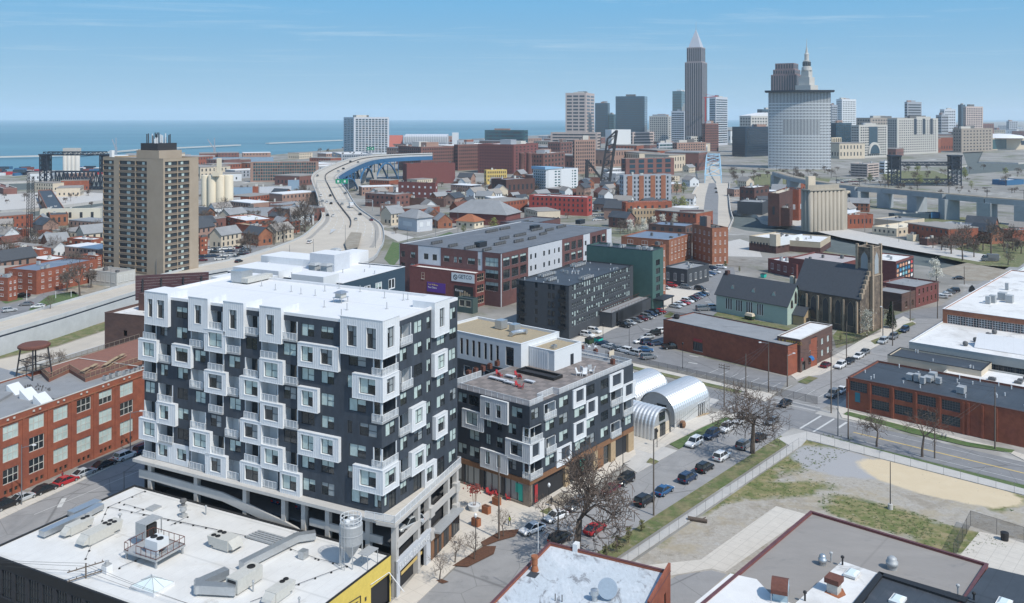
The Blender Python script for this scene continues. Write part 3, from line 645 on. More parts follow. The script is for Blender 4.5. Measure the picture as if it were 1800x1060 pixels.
for i in range(12):stripe(S2(-46+3.0*i,-10.4+0),S2(-46+3.0*i,-7.2),.12)
for px,py in((1130,578),(1212,625),(1210,637),(1239,530)):a=G(px,py);stripe(a,(a[0]+2.2,a[1]-1.6),.5)
stripe(G(60,905),G(245,828),.12);stripe(G(104,892),G(113,876),.8)
for q in([(796,996),(850,962),(872,962),(868,975),(822,998)],[(845,955),(880,935),(913,932),(905,944),(876,952),(850,962)]):sheet('mulch_bed',q,.13,M['mulch'],thick=.08,kind='stuff')
for q in([(726,985),(736,983),(740,987),(730,989)],[(648,1053),(657,1050),(665,1054),(655,1058)]):sheet('kerb_ramp',q,.13,M['rust_orange'])
sheet('tree_pit',[(766,1022),(776,1019),(789,1024),(778,1027)],.13,M['mulch'],kind='stuff')
sheet('pavement_patch',[(958,885),(985,866),(1010,872),(985,892)],.13,M['dirt'],kind='stuff');sheet('pavement_patch',[(948,900),(966,893),(975,900),(962,906)],.14,M['grass'],kind='stuff')
# distant ground cover
sheet('lawn',[(675,455),(690,425),(712,430),(704,452),(690,470)],.02,M['grass_green']);sheet('lawn',[(752,420),(790,408),(812,414),(806,430),(760,428)],.02,M['grass_green'])
sheet('town_street',[(655,400),(690,408),(730,418),(800,402),(810,398),(700,425),(676,412)],.015,M['concrete'])
sheet('housing_street',[(-40,560),(0,540),(60,525),(95,500),(140,515),(110,548),(30,570)],.015,M['asphalt']);sheet('lawn',[(50,545),(85,520),(130,512),(140,520),(100,545),(70,552)],.02,M['grass_green']);sheet('lawn',[(105,512),(160,500),(190,505),(150,520)],.02,M['dirt'])
sheet('lawn',[(0,528),(30,518),(42,526),(10,534)],.02,M['grass_green'])
sheet('harbour_yard',[(-60,344),(0,342),(120,336),(182,340),(180,352),(100,362),(0,370),(-60,372)],.02,M['concrete'])
sheet('car_park_asphalt',[(345,462),(345,440),(400,428),(450,425),(480,428),(440,445),(380,460)],.015,M['asphalt'])
sheet('wharf_concrete',[(1360,378),(1500,405),(1640,432),(1760,452),(1720,460),(1600,440),(1480,418),(1400,398)],.03,M['concrete'])
sheet('gravel_ground',[(1255,430),(1300,420),(1330,430),(1340,452),(1260,450)],.02,M['concrete'],kind='stuff');sheet('meadow',[(1650,452),(1720,418),(1800,410),(1830,440),(1790,470),(1720,466)],.02,M['grass'])
sheet('gravel_ground',[(1640,475),(1700,462),(1790,478),(1800,492),(1700,494)],.02,M['dirt'],kind='stuff');sheet('meadow',[(1560,386),(1650,378),(1740,386),(1780,400),(1680,405),(1600,398)],.02,M['grass'])
sheet('approach_road',[(1205,396),(1216,345),(1228,322),(1280,322),(1279,360),(1285,400),(1262,415)],.02,M['road_concrete']);sheet('approach_road_centre',[(1233,398),(1240,345),(1246,322),(1258,322),(1263,345),(1262,370),(1262,400),(1252,412)],.03,M['asphalt'])
sheet('rail_yard',[(1500,345),(1700,352),(1800,360),(1800,352),(1700,342),(1500,335)],.02,M['dirt'])
sheet('riverside_meadow',[(1550,300),(1640,300),(1680,312),(1640,325),(1560,322)],.02,M['grass'])
sheet('hillside',[(1290,318),(1340,305),(1460,315),(1450,335),(1350,330),(1300,330)],.02,M['grass'])
# -- the black and white apartment tower
B1=Block('apartment_tower','tall black brick apartment block studded with white box bays above an open concrete garage','apartment block',671,None,905,804,254,GA,D=127.0,z=ZAT(905,127.0))
B1 .root.location=(B1 .x,B1 .y,0);B1 .z0=0
Z0=B1 .z;FH=3.33;NF=8;ZR=Z0+FH*NF+0.75;B1 .h=ZR;W1=B1 .W;L1=B1 .L
def fz(r):return Z0+FH*(r-1)
# facade tables, one row per storey from the bottom: kind, columns of the photo, then window columns.  w window, b box bay, o open balcony, v white balcony, d door, D box over double height
FL={
1:[('o',246,275),('w',280,296),('w',312,329),('v',336,361),('b',361,397,(370,388)),('v',398,422),('b',422,459,(430,454)),('v',460,488),('b',492,527,(495,521)),('w',532,554),('w',565,588),('w',617,647),('w',657,670)],
2:[('b',244,276,(252,272)),('o',281,305),('w',312,331),('b',333,369,(339,362)),('o',372,395),('w',403,423),('o',432,456),('b',458,497,(465,489)),('o',500,524),('w',530,553),('w',565,587),('w',611,619),('b',620,671,(632,661))],
3:[('o',252,274),('b',275,308,(280,296)),('w',312,331),('v',337,362),('w',370,389),('v',398,421),('b',422,459,(429,453)),('v',462,489),('w',499,521),('b',523,595,(529,551),(564,585)),('w',614,643),('c',656,671)],
4:[('w',255,272),('o',279,304),('w',312,330),('w',343,361),('o',369,393),('w',403,423),('o',431,455),('b',457,497,(464,489)),('o',500,524),('w',530,553),('w',565,587),('w',611,619),('w',632,663)],
5:[('o',252,276),('w',282,295),('w',312,330),('v',336,359),('b',359,397,(366,390)),('v',400,421),('b',421,457,(429,453)),('v',460,489),('w',499,520),('b',523,558,(530,550)),('w',564,587),('w',613,643),('c',656,671)],
6:[('b',243,275,(251,271)),('o',281,302),('b',302,335,(308,330)),('w',342,361),('o',368,394),('w',402,422),('o',431,455),('b',456,497,(464,488)),('o',499,524),('w',530,552),('w',564,587),('w',610,619),('b',619,671,(631,660))],
7:[('o',252,275),('w',282,294),('w',310,329),('v',336,359),('b',359,396,(366,390)),('v',399,423),('w',432,452),('v',460,488),('w',498,520),('b',523,594,(529,550),(563,584)),('w',613,643),('c',656,671)],
8:[('D',254,295,(260,268),(276,289)),('w',310,329),('D',331,365,(342,354)),('o',368,391),('D',392,428,(403,416)),('o',430,455),('D',456,494,(468,482)),('o',499,523),('w',530,552),('w',564,586),('D',598,671,(610,627),(644,661))],
}
FR={
1:[('w',676,681),('d',684,696),('w',704,715),('d',727,744),('b',747,768,(750,762)),('d',769,781),('w',789,801)],
2:[('b',671,702,(677,696)),('v',703,723),('b',724,749,(730,745)),('w',750,757),('w',768,782),('w',791,802)],
3:[('c',671,697),('w',704,716),('w',728,743),('w',750,757),('b',766,787,(770,782)),('w',791,802)],
4:[('w',678,694),('v',701,723),('b',724,749,(730,743)),('w',750,757),('w',768,782),('w',791,802)],
5:[('c',671,697),('w',704,715),('w',728,742),('w',750,757),('w',768,781),('w',789,801)],
6:[('b',671,702,(680,694)),('v',704,723),('w',727,742),('w',750,757),('b',764,787,(770,782)),('w',789,801)],
7:[('c',671,697),('w',703,715),('w',728,742),('w',750,757),('w',768,782),('w',790,802)],
8:[('D',671,702,(681,693)),('v',702,722),('w',728,742),('w',750,756),('D',764,790,(773,781)),('w',791,801)],
}
BO=0.62
def facade(B,face,rows,fzf,fh,ztop,smax,bal='trim'):
	holes,cells=[],[]
	for r,items in rows.items():
		z=fzf(r)
		for it in items:
			k=it[0];a,c=span(B,face,it[1],it[2]);a,c=max(a,0.02),min(c,smax-.02)
			if k=='w':
				z0,z1=z+.85,z+2.72
				holes.append((a,c,z0,z1,.16));window(B,face,a,c,z0,z1,-.08,cols=2 if c-a>1.05 else 1)
			elif k=='d':
				holes.append((a,c,z+.05,z+2.75,.16));window(B,face,a,c,z+.05,z+2.75,-.08,cols=2,sash=False,name='door',shade='n')
			elif k in 'ovc':
				dp=1.5;z0,z1=z+.02,z+2.85
				if k=='c':
					if face=='L':a=0.0
					else:a=0.0
				cells.append((k,face,a,c,z,dp))
				holes.append((a,c,z0,z1,.02))
			elif k in 'bD':
				a,c=span(B,face,it[1],it[2],BO)
				if face=='R' and it[1]==671:a=-BO
				if face=='L' and it[2]==671:a=-BO
				bay(B,face,a,c,z,fh,[span(B,face,p,q,BO)for p,q in it[3:]],k=='D',ztop)
	return holes,cells
def bay(B,face,a,c,z,fh,wins,tall,ztop,corner=False,out=None,seam=True):
	out=BO if out is None else out
	z0=z-.28 if not tall else z-.75;z1=z+fh+.02 if not tall else ztop+.75
	mb=MB();hs=[]
	for p,q in wins:
		w0,w1=(z+.56,z+2.84)if not tall else(z+.55,z+3.55)
		hs.append((p,q,w0,w1,.32));window(B,face,p,q,w0,w1,out-.26,cols=2 if q-p>1.0 else 1,rows=1,shade=rnd.choice('bbcdfh')if not tall else 'd')
	mb.wall(face,a,c,z0,z1,hs,out,.32,0,1);cn=a<-.1;z1-=.005*(cn and face=='R')
	lo,hi=(a,c)
	P=(lambda s,o,zz:(s,-o,zz))if face=='R' else(lambda s,o,zz:(-o,s,zz))
	i0=-3.5 if tall else-.02
	for s in((hi,)if cn else(lo,hi)):mb.face([P(s,out,z0),P(s,i0,z0),P(s,i0,z1),P(s,out,z1)],0)
	mb.face([P(lo,out,z0),P(hi,out,z0),P(hi,-.02,z0),P(lo,-.02,z0)],0)
	if tall:
		mb.face([P(lo,i0,ztop-.5),P(hi,i0,ztop-.5),P(hi,i0,z1),P(lo,i0,z1)],0)
	mb.face([P(lo,out,z1),P(hi,out,z1),P(hi,i0,z1),P(lo,i0,z1)],2 if tall else 0)
	n=int((hi-lo)/.42)
	if seam:
		for i in range(n+1):
			s=lo+(hi-lo)*i/max(n,1);s=min(max(s,lo+.025),hi-.025);segs=[(z0,z1)]
			for p,q,w0,w1,_ in hs:
				if p-.1<s<q+.1:segs=[(z0,w0-.06),(w1+.06,z1)]
			for u,v in segs:mb.fbox(face,s-.022,s+.022,out,out+.03,u+.05,v-.05,0)
	for p,q,w0,w1,_ in hs: # window surround
		for u in((p-.09,q+.09,w0-.1,w0),(p-.09,q+.09,w1,w1+.08),(p-.09,p,w0,w1),(q,q+.09,w0,w1)):mb.fbox(face,u[0],u[1],out,out+.04,u[2],u[3],0)
	mb.fbox(face,lo,hi,out,out+.06,z0,z0+.08,0);mb.fbox(face,lo,hi,out,out+.06,z1-.1,z1,0)
	mb.build('box_bay',[M['clad'],M['trim'],M['white_roof_clean']],B.root)
hl,cl=facade(B1,'L',FL,fz,FH,ZR,W1);hr,crr=facade(B1,'R',FR,fz,FH,ZR,L1)
mb=MB()
for face,hs,S in(('L',hl,W1),('R',hr,L1)):
	mb.wall(face,0,S,Z0,ZR,hs,0,.16,0,1)
mb.face([(L1,0,Z0),(L1,W1,Z0),(L1,W1,ZR),(L1,0,ZR)]);mb.face([(0,W1,Z0),(0,W1,ZR),(L1,W1,ZR),(L1,W1,Z0)])
mb.build('wall',[M['dark_brick'],M['dark_siding']],B1 .root)
def balcony(B,face,k,a,c,z,dp,ext=0.35,zt=2.85):
	"recessed balcony: side walls, rear wall with a door and a window, slab and railing"
	mb=MB();P=(lambda s,o,zz:(s,-o,zz))if face=='R' else(lambda s,o,zz:(-o,s,zz))
	side=1;rear=1 if k=='v' else 0
	z0,z1=z,z+zt
	mb.face([P(a,0,z0),P(a,-dp,z0),P(a,-dp,z1),P(a,0,z1)],side);mb.face([P(c,0,z0),P(c,-dp,z0),P(c,-dp,z1),P(c,0,z1)],side)
	mb.face([P(a,-dp,z0),P(c,-dp,z0),P(c,-dp,z1),P(a,-dp,z1)],rear);mb.face([P(a,0,z1),P(c,0,z1),P(c,-dp,z1),P(a,-dp,z1)],1)
	mb.fbox(face,a-.05,c+.05,-dp,ext,z0-.22,z0+.01,2)
	for s in(a+.05,c-.05):mb.fbox(face,s-.07,s+.07,-.04,.05,z0+.02,z1,1)
	o=mb.build('balcony',[M['dark_brick'],M['white_wall'],M['metal_dull']],B.root)
	m2=MB();w_=c-a;t=-dp+.03
	if k=='v':parts=[(a+w_*.1,a+w_*.42)]if face=='L' else[(c-w_*.42,c-w_*.1)]
	else:parts=[(a+w_*.08,a+w_*.44),(a+w_*.58,a+w_*.95)]
	for p,q in parts:m2 .fbox(face,p,q,t-.02,t+.02,z0+.05,z0+2.3,0)
	m2 .fbox(face,(a+c)/2-.05,(a+c)/2+.16,t,t+.05,z0+.02,z1-.02,1)
	m2 .build('door',[M['glass'],M['white_wall']],o)
	rr=MB();e=ext-.05;n=max(2,round((c-a)/.75))
	for i in range(n+1):s=a+(c-a)*i/n;rr.fbox(face,s-.03,s+.03,e-.03,e+.03,z0,z0+1.1,0)
	rr.fbox(face,a,c,e-.035,e+.035,z0+1.06,z0+1.13,0);rr.fbox(face,a,c,e-.02,e+.02,z0+.08,z0+.13,0);rr.fquad(face,a,c,e,z0+.1,z0+1.08,1)
	for s in(a,c):
		rr.fbox(face,s-.03,s+.03,0,e,z0+1.06,z0+1.12,0)
	rr.build('railing',[M['trim'],M['rail_mesh']],o)
for k,face,a,c,z,dp in cl+crr:
	if k!='c':balcony(B1,face,k,a,c,z,dp)
	# corner balconies wrap both faces
cc={}
for k,face,a,c,z,dp in cl+crr:
	if k=='c':cc.setdefault(round(z,2),{})[face]=c
for z,e in cc.items():
	x,y=e['R'],e['L'];mb=MB();zt=z+2.85
	mb.face([(x,0,z),(x,y,z),(x,y,zt),(x,0,zt)],0);mb.face([(0,y,z),(x,y,z),(x,y,zt),(0,y,zt)],0)
	mb.face([(0,0,zt),(x,0,zt),(x,y,zt),(0,y,zt)],1);mb.box(-.35,x+.05,-.35,y+.05,z-.22,z,2)
	mb.box(-.3,-.12,-.3,-.12,z,zt,1);mb.box(x-.14,x,-.05,.1,z,zt,1);mb.box(-.05,.1,y-.14,y,z,zt,1)
	o=mb.build('balcony',[M['dark_brick'],M['white_wall'],M['metal_dull']],B1 .root)
	m2=MB();m2 .box(.4,1.6,y-.06,y-.02,z+.05,z+2.4,0);m2 .box(x*.5,x*.86,y-.06,y-.02,z+.05,z+2.4,0);m2 .box(x*.44,x*.49,y-.1,y-.02,z,zt-.02,1);m2 .build('door',[M['glass'],M['white_wall']],o)
	rail([(x,-.3),(-.3,-.3),(-.3,y)],z,o,post=.8)
	# white cladding round the bottom left storey
mb=MB();a,c=span(B1,'L',276,333);hs=[(*span(B1,'L',p,q),fz(1)+.85,fz(1)+2.72,.2)for p,q in((280,296),(312,329))]
mb.wall('L',a,c,Z0,fz(2)+.05,hs,.2,.2,0,0)
for s in(a,c):mb.face([(-.2,s,Z0),(0,s,Z0),(0,s,fz(2)+.05),(-.2,s,fz(2)+.05)])
mb.face([(-.2,a,fz(2)+.05),(-.2,c,fz(2)+.05),(0,c,fz(2)+.05),(0,a,fz(2)+.05)])
for i in range(int((c-a)/.42)):
	s=a+.42*i+.2
	if not any(p-.1<s<q+.1 for p,q,*_ in hs):mb.fbox('L',s-.022,s+.022,.2,.25,Z0+.05,fz(2))
mb.build('cladding',M['clad'],B1 .root)
# roof and its pipes
mb=MB();c=.3;mb.face([(c,c,ZR-.35),(L1-c,c,ZR-.35),(L1-c,W1-c,ZR-.35),(c,W1-c,ZR-.35)]);mb.build('roof',M['white_roof_clean'],B1 .root)
mb=MB()
for q in((-.04,L1+.04,-.04,c),(-.04,L1+.04,W1-c,W1+.04),(-.04,c,c,W1-c),(L1-c,L1+.04,c,W1-c)):mb.box(*q,ZR-.4,ZR+.05)
mb.build('coping',M['white_roof_clean'],B1 .root)
B1 .h=ZR
for px,py in((600,556),(571,512),(596,507),(618,507),(633,513),(648,510),(676,524),(709,528),(717,527),(680,543),(554,520),(529,517),(512,513),(484,510),(460,503),(737,537),(499,494),(476,487),(570,540),(610,545)):
	x,y=B1 .loc(px,py,ZR-.35)
	if not(.5<x<L1-.5 and.5<y<W1-.5):continue
	mb=MB();mb.tube((x,y,ZR-.35),(x,y,ZR+.75),.07,n=6);mb.lathe((x,y,ZR-.35),[(.3,0),(.12,.12)],8);mb.build('vent_pipe',M['metal_dull'],B1 .root)
x,y=B1 .loc(599,531,ZR-.35);mb=MB()
for i,j in((-.8,-.8),(.8,-.8),(.8,.8),(-.8,.8)):mb.tube((x+i,y+j,ZR-.35),(x+i,y+j,ZR+.4),.06,n=4)
mb.box(x-1,x+1,y-.9,y+.9,ZR+.4,ZR+.5,1);mb.box(x-.7,x+.7,y-.6,y+.6,ZR+.5,ZR+1.2,2);mb.hexa([(x-1,y-.9,ZR+1.2),(x+1,y-.9,ZR+1.2),(x+1,y+.9,ZR+1.2),(x-1,y+.9,ZR+1.2),(x-.5,y-.4,ZR+1.5),(x+.5,y-.4,ZR+1.5),(x+.5,y+.4,ZR+1.5),(x-.5,y+.4,ZR+1.5)],1)
mb.build('exhaust_hood',[M['metal_dull'],M['metal'],M['unit']],B1 .root)
x,y=B1 .loc(427,496,ZR-.35);mb=MB();mb.box(x-1.4,x+1.4,y-1,y+1.6,ZR-.1,ZR+1.9,0);mb.box(x-1.5,x+5.0,y-2.6,y-1,ZR-.1,ZR+.7,1);mb.box(x-1.2,x+1.2,y-.8,y+1.4,ZR-.35,ZR-.1,1);mb.build('air_handler',[M['metal'],M['unit']],B1 .root)
# garage: slabs, columns, ramp walls
mb=MB();t=Z0
mb.box(-1.6,L1-.1,-.3,W1+1.0,t-.55,t-.06,0);mb.build('podium_slab',M['concrete'],B1 .root);n_before=len(B1 .root.children)
mb=MB()
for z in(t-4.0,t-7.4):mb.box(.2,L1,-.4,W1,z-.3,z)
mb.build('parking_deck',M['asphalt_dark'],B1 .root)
mb=MB();mb.box(13.5,14,.2,W1,0,t-.6);mb.box(L1-.4,L1,.2,W1,0,t-.6);mb.box(0,L1,W1-.4,W1,0,t-.6);mb.build('garage_wall',M['interior'],B1 .root)  # near-black walls: the shade inside the garage is put into their colour
for px in(265,346,432,500,535,577,616,648):
	s=B1 .solve('L',px,.6);one('box',('column',M['concrete'],B1 .root),-.9,-.15,s-.38,s+.38,0,t-.55)
for px in(300,390,470,560):
	s=B1 .solve('L',px,-6);one('box',('column',M['concrete'],B1 .root),6,6.6,s-.3,s+.3,0,t-.55)
	# sloping ramp wall along the long side: (photo column, top row)
rp=[(244,825),(262,829),(345,853),(390,866),(432,885),(500,917),(530,933),(548,944)]
mb=MB();pts=[]
for px,py in rp:
	s=B1 .solve('L',px,.95);wx,wy=B1 .world(-.95,s);pts.append((s,ZAT(py,wy)))
for(s0,a0),(s1,a1)in zip(pts,pts[1:]):mb.hexa([(-.95,s0,a0-1.35),(-.95,s1,a1-1.35),(-.62,s1,a1-1.35),(-.62,s0,a0-1.35),(-.95,s0,a0),(-.95,s1,a1),(-.62,s1,a1),(-.62,s0,a0)])
mb.build('ramp_wall',M['concrete'],B1 .root)
mb=MB()
for(s0,a0),(s1,a1)in zip(pts,pts[1:]):mb.hexa([(-.62,s0,a0-1.3),(-.62,s1,a1-1.3),(6,s1,a1-1.3),(6,s0,a0-1.3),(-.62,s0,a0-1.05),(-.62,s1,a1-1.05),(6,s1,a1-1.05),(6,s0,a0-1.05)])
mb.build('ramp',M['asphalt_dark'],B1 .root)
s0,s1=B1 .solve('L',545,.7),B1 .solve('L',672,.7)
for zz in(t-3.2,t-6.9):one('box',('guard_wall',M['concrete'],B1 .root),-.85,-.5,min(s0,s1),max(s0,s1),zz-.6,zz+.45)
# street side: balcony terrace with railing, two decks with solid guards, entrance
front=set(B1 .root.children);one('box',('terrace',M['walk'],B1 .root),-1.55,L1+.3,-3.35,-.02,t-.06,t-.01);one('box',('terrace_slab',M['concrete'],B1 .root),-1.6,L1+.35,-3.4,-.35,t-.55,t-.065)
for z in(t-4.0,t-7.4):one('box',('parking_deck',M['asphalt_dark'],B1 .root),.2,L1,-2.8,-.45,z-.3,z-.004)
rail([(-1.5,1.5),(-1.5,-3.3),(L1+.25,-3.3),(L1+.25,-1.2)],t,B1 .root,post=1.6)
for zz in(t-3.4,t-6.9):
	x1=L1 if zz>t-5 else L1;n=5
	one('box',('guard_wall',M['concrete'],B1 .root),-.6,L1*.46,-3.3,-2.95,zz-.55,zz+.55)
	one('box',('guard_wall',M['concrete'],B1 .root),L1*.5,L1*.98,-3.3,-2.95,zz-.55,zz+.45 if zz>t-5 else zz-.2)
for x in(-.5,L1*.30,L1*.47,L1*.80,L1*.96):
	one('box',('column',M['concrete'],B1 .root),x-.4,x+.4,-3.2,-2.4,0,t-.55)
for x in(L1*.47,L1*.92):
	for zz in(t-3.4,t-6.9):one('box',('concrete_block',M['concrete'],B1 .root),x-.3,x+1.0,-3.6,-2.7,zz-.6,zz+.9)
one('box',('inner_wall',M['interior'],B1 .root),0,L1,-2.0,-1.7,t-6.9,t-3.5)  # near-black too, painting the shade behind the open deck
# ground floor: parking portal, timber shop front, canopy
m_=MB();g=-3.35
for q in((-.9,.0,0,3.6),(L1*.40,L1*.47,0,3.6)):m_.box(q[0],q[1],g,-2.9,q[2],q[3])
m_.box(-.9,L1*.47,g-.1,-2.9,3.6,5.2);m_.build('portal',M['light_panel'],B1 .root)
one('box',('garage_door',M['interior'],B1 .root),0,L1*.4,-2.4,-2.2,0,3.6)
ftext(B1,'R','PUBLIC PARKING',1.3,M['trim'],-.5,3.9,3.5,sx=.98)
one('box',('height_bar',M['paint_yellow'],B1 .root),1.0,L1*.36,g+.3,g+.4,2.3,2.7)
one('box',('timber_front',M['wood'],B1 .root),L1*.48,L1*.83,g,-3.0,0,4.0)
for x in(L1*.53,L1*.60,L1*.69,L1*.73):
	one('box',('door',M['frame'],B1 .root),x,x+1.0,g-.06,g-.003,.05,2.7)
one('box',('shop_front',M['dark_siding'],B1 .root),L1*.85,L1*.98,g,-3.0,0,4.0)
for i in range(3):
	m_=MB();x=L1*(.86+.04*i);m_.box(x,x+L1*.033,g-.05,g-.003,.5,3.6);m_.build('shop_window',M['glass'],B1 .root)
one('box',('canopy',M['metal_dull'],B1 .root),L1*.5,L1*.92,g-1.3,-2.9,4.15,4.45)
tq=math.atan2(2.5,L1);pv=Vector((-1.5,-3.35,0)) # the terrace front follows the street, a few degrees off the tower
for c in[c for c in B1 .root.children if c not in front]:
	off=c.location.copy();c.rotation_euler.z+=tq;c.location=pv+Matrix.Rotation(tq,3,'Z')@(off-pv)
for px,py in((760,766),(772,761)):
	x,y=B1 .loc(px,py,t);m_=MB();m_.box(x-.7,x+.7,y-.5,y+.5,t,t+.45);m_.box(x-.7,x+.7,y+.3,y+.5,t+.45,t+.95);o=m_.build('wicker_chair',M['wood_pale']);o.parent=None;o.matrix_world=B1 .root.matrix_world
	o.location=B1 .root.location;o.rotation_euler=B1 .root.rotation_euler
	tag(o,'tan wicker armchair on the garage terrace, %s'%('close to the white bay' if px==760 else 'beyond the first one'),'chair','wicker chairs on the terrace')
	# -- white-roofed workshop in the corner, with its roof equipment
def rel(o,p,th):
	c,n=math.cos(R(th)),math.sin(R(th));a,b=p[0]-o[0],p[1]-o[1];return(a*c+b*n,-a*n+b*c)
ZW=6.5;K=G(687,975,ZW);fx=rel(K,G(0,981,ZW),GA)[0];WW=rel(K,G(236,853,ZW),GA)[1]
N1=Rect('workshop_building','yellow-sided workshop with a big white flat roof covered in ducts and machines','workshop',K[0]+fx*math.cos(R(GA)),K[1]+fx*math.sin(R(GA)),GA,-fx,WW,ZW)
dx=N1 .solve('R',652);dx2=N1 .solve('R',685)
hR=[(dx,dx2,0,4.0,.5)];hL=[(s,s+2.2,1.2,5.0)for s in[2+2.9*i for i in range(int(WW/2.9)-1)]]
shell(N1,M['yellow_wall'],M['white_roof'],hR,[(0,WW,0,ZW)],par=.15,cop=M['black'],cw=.25,jamb=M['black']);mb=MB();mb.wall('L',0,WW,0,ZW-.06,hL,0,.14);mb.build('front_wall',M['steel_dark'],N1 .root)
mb=MB();mb.fbox('L',0,WW,0,.06,0,1.0);mb.fbox('L',0,WW,0,.06,5.2,ZW);mb.build('fascia',M['black'],N1 .root)
for s in[2+2.9*i for i in range(int(WW/2.9)-1)]:pwin(N1,'L',s,s+2.2,1.2,5.0,cols=4,rows=3,fm='frame',glass='glass',sill=False)
one('box',('doorway',M['interior'],N1 .root),dx,dx2,.4,.5,0,4.0)
mb=MB();mb.tube((dx2-.3,-.1,4.3),(dx2+.3,-2.2,1.8),.07);mb.tube((dx-.2,-.1,4.6),(dx2-.3,-.1,4.3),.05);mb.build('door_arm',M['trim'],N1 .root)
mb=MB()
for p,q in(((-fx*.5,4.8),(-fx*.72,4.2)),((-fx*.5,4.4),(-fx*.7,3.7))):mb.tube((p[0],-.12,p[1]),(q[0],-.12,q[1]),.05)
mb.tube((-fx*.72,-.12,4.2),(-fx*.72,-.12,1),.06);mb.box(-fx*.66,-fx*.70,-.35,-.05,2.2,3.0);mb.build('conduit',M['frame'],N1 .root)
for i,(s_,z_)in enumerate(((dx-2.0,2.2),(dx-2.0,1.5),(dx-2.6,2.6),(dx2+.25,3.2),(dx2+.25,2.4),(dx-1.4,2.9))):
	one('fbox',('wall_mark',M['frame'],N1 .root),'R',s_,s_+.35,.003,.05,z_,z_+.5)
ZN=ZW-.15
def P1(px,py):return N1 .loc(px,py,ZN)
def t1(name,label,cat,px,py,group=None,rz=0.0):x,y=P1(px,py);return on(N1,name,label,cat,x,y,ZN,rz,group)
def packaged(o,l,w_,h_,fans,hood=True,m='unit'):
	one('box',('cabinet',M[m],o),-l/2,l/2*.55,-w_/2,w_/2,.25,h_)
	mb=MB();mb.hexa([(l*.275,-w_/2,.5),(l/2,-w_/2,.5),(l/2,w_/2,.5),(l*.275,w_/2,.5),(l*.275,-w_/2,h_-.003),(l/2+.35,-w_/2,h_-.003),(l/2+.35,w_/2,h_-.003),(l*.275,w_/2,h_-.003)]);mb.build('coil_section',M[m],o)
	if hood:mb=MB();mb.hexa([(-l/2-.9,-w_/2+.1,h_*.35),(-l/2,-w_/2+.1,h_*.25),(-l/2,w_/2-.1,h_*.25),(-l/2-.9,w_/2-.1,h_*.35),(-l/2-.7,-w_/2+.1,h_*.6),(-l/2,-w_/2+.1,h_*.95),(-l/2,w_/2-.1,h_*.95),(-l/2-.7,w_/2-.1,h_*.6)]);mb.build('intake_hood',M[m],o)
	for x,y in fans:one('lathe',('fan',M['black'],o),(x,y,h_),[(.36,0),(.36,.1),(.27,.1),(.27,.02)],14)
	one('box',('curb_frame',M['metal_dull'],o),-l/2+.2,l/2-.2,-w_/2+.15,w_/2-.15,0,.25)
o=t1('rooftop_unit','long beige rooftop unit with four fans among the grey ducts','air conditioner',178,946,rz=R(0));packaged(o,5.4,1.9,1.7,[(1.0,.45),(1.9,.45),(1.0,-.45),(1.9,-.45)])
o=t1('rooftop_unit','shorter beige rooftop unit with two fans beside the bare metal duct','air conditioner',138,934);packaged(o,3.6,1.5,1.45,[(1.0,.3),(1.7,.3)])
o=t1('rooftop_unit','beige wedge rooftop unit standing alone in the middle of the white roof','air conditioner',394,962,rz=R(90));packaged(o,3.6,2.3,1.7,[(.6,.6),(1.4,.6),(.6,-.6),(1.4,-.6)])
o=t1('rooftop_unit','beige rooftop unit with two fans close to the yellow wall','air conditioner',492,1050);packaged(o,3.4,1.8,1.5,[(.9,.4),(1.6,.4)])
def duct(name,label,pts,w_,h_,m='metal',z=ZN):
	"rectangular duct along roof points"
	o=thing(name,label,'duct',(0,0,0));P=[N1 .world(*p)for p in pts];o.location=(*P[0],z);mb=MB()
	for ii,(a,b)in enumerate(zip(P,P[1:])):
		d=Vector((b[0]-a[0],b[1]-a[1],0));u=d.normalized();n=Vector((-u.y,u.x,0))*(w_/2-.006*ii);e=u*(w_/2-.01-.006*ii);A=Vector((a[0]-P[0][0],a[1]-P[0][1],0))-e;B_=Vector((b[0]-P[0][0],b[1]-P[0][1],0))+e
		mb.hexa([tuple(q+Vector((0,0,zz)))for zz in(.35+.005*ii,.35+h_-.008*ii)for q in(A-n,B_-n,B_+n,A+n)])
	mb.build('casing',M[m],o);mb=MB()
	for p in P:mb.box(p[0]-P[0][0]-.15,p[0]-P[0][0]+.15,p[1]-P[0][1]-.15,p[1]-P[0][1]+.15,0,.34)
	mb.build('stand',M['metal_dull'],o);return o
duct('ventilation_duct','bare metal duct running beside the two beige units',[P1(80,944),P1(150,912),P1(172,900)],1.3,.8)
duct('ventilation_duct','grey metal duct pair at the street edge of the white roof',[P1(132,908),P1(165,893)],1.6,.7)
duct('ventilation_duct','long sloping sheet metal duct leading across to the end hood',[P1(430,1002),P1(522,955),P1(548,951)],1.1,1.0)
duct('ventilation_duct','curled metal duct looping back to the blower in front',[P1(408,1048),P1(352,1045),P1(352,1038),P1(392,1020)],1.2,1.1)
o=t1('blower_cabinet','tan metal blower cabinet joining the looped and the long ducts','blower',430,1030)
one('box',('cabinet',M['unit'],o),-2.3,2.3,-1.0,1.0,.2,2.0);one('lathe',('fan',M['black'],o),(1.2,0,2.0),[(.55,0),(.55,.12),(.4,.12),(.4,.02)],16);one('box',('louvre',M['black'],o),-2.36,-2.29,-.7,.7,.9,1.8)
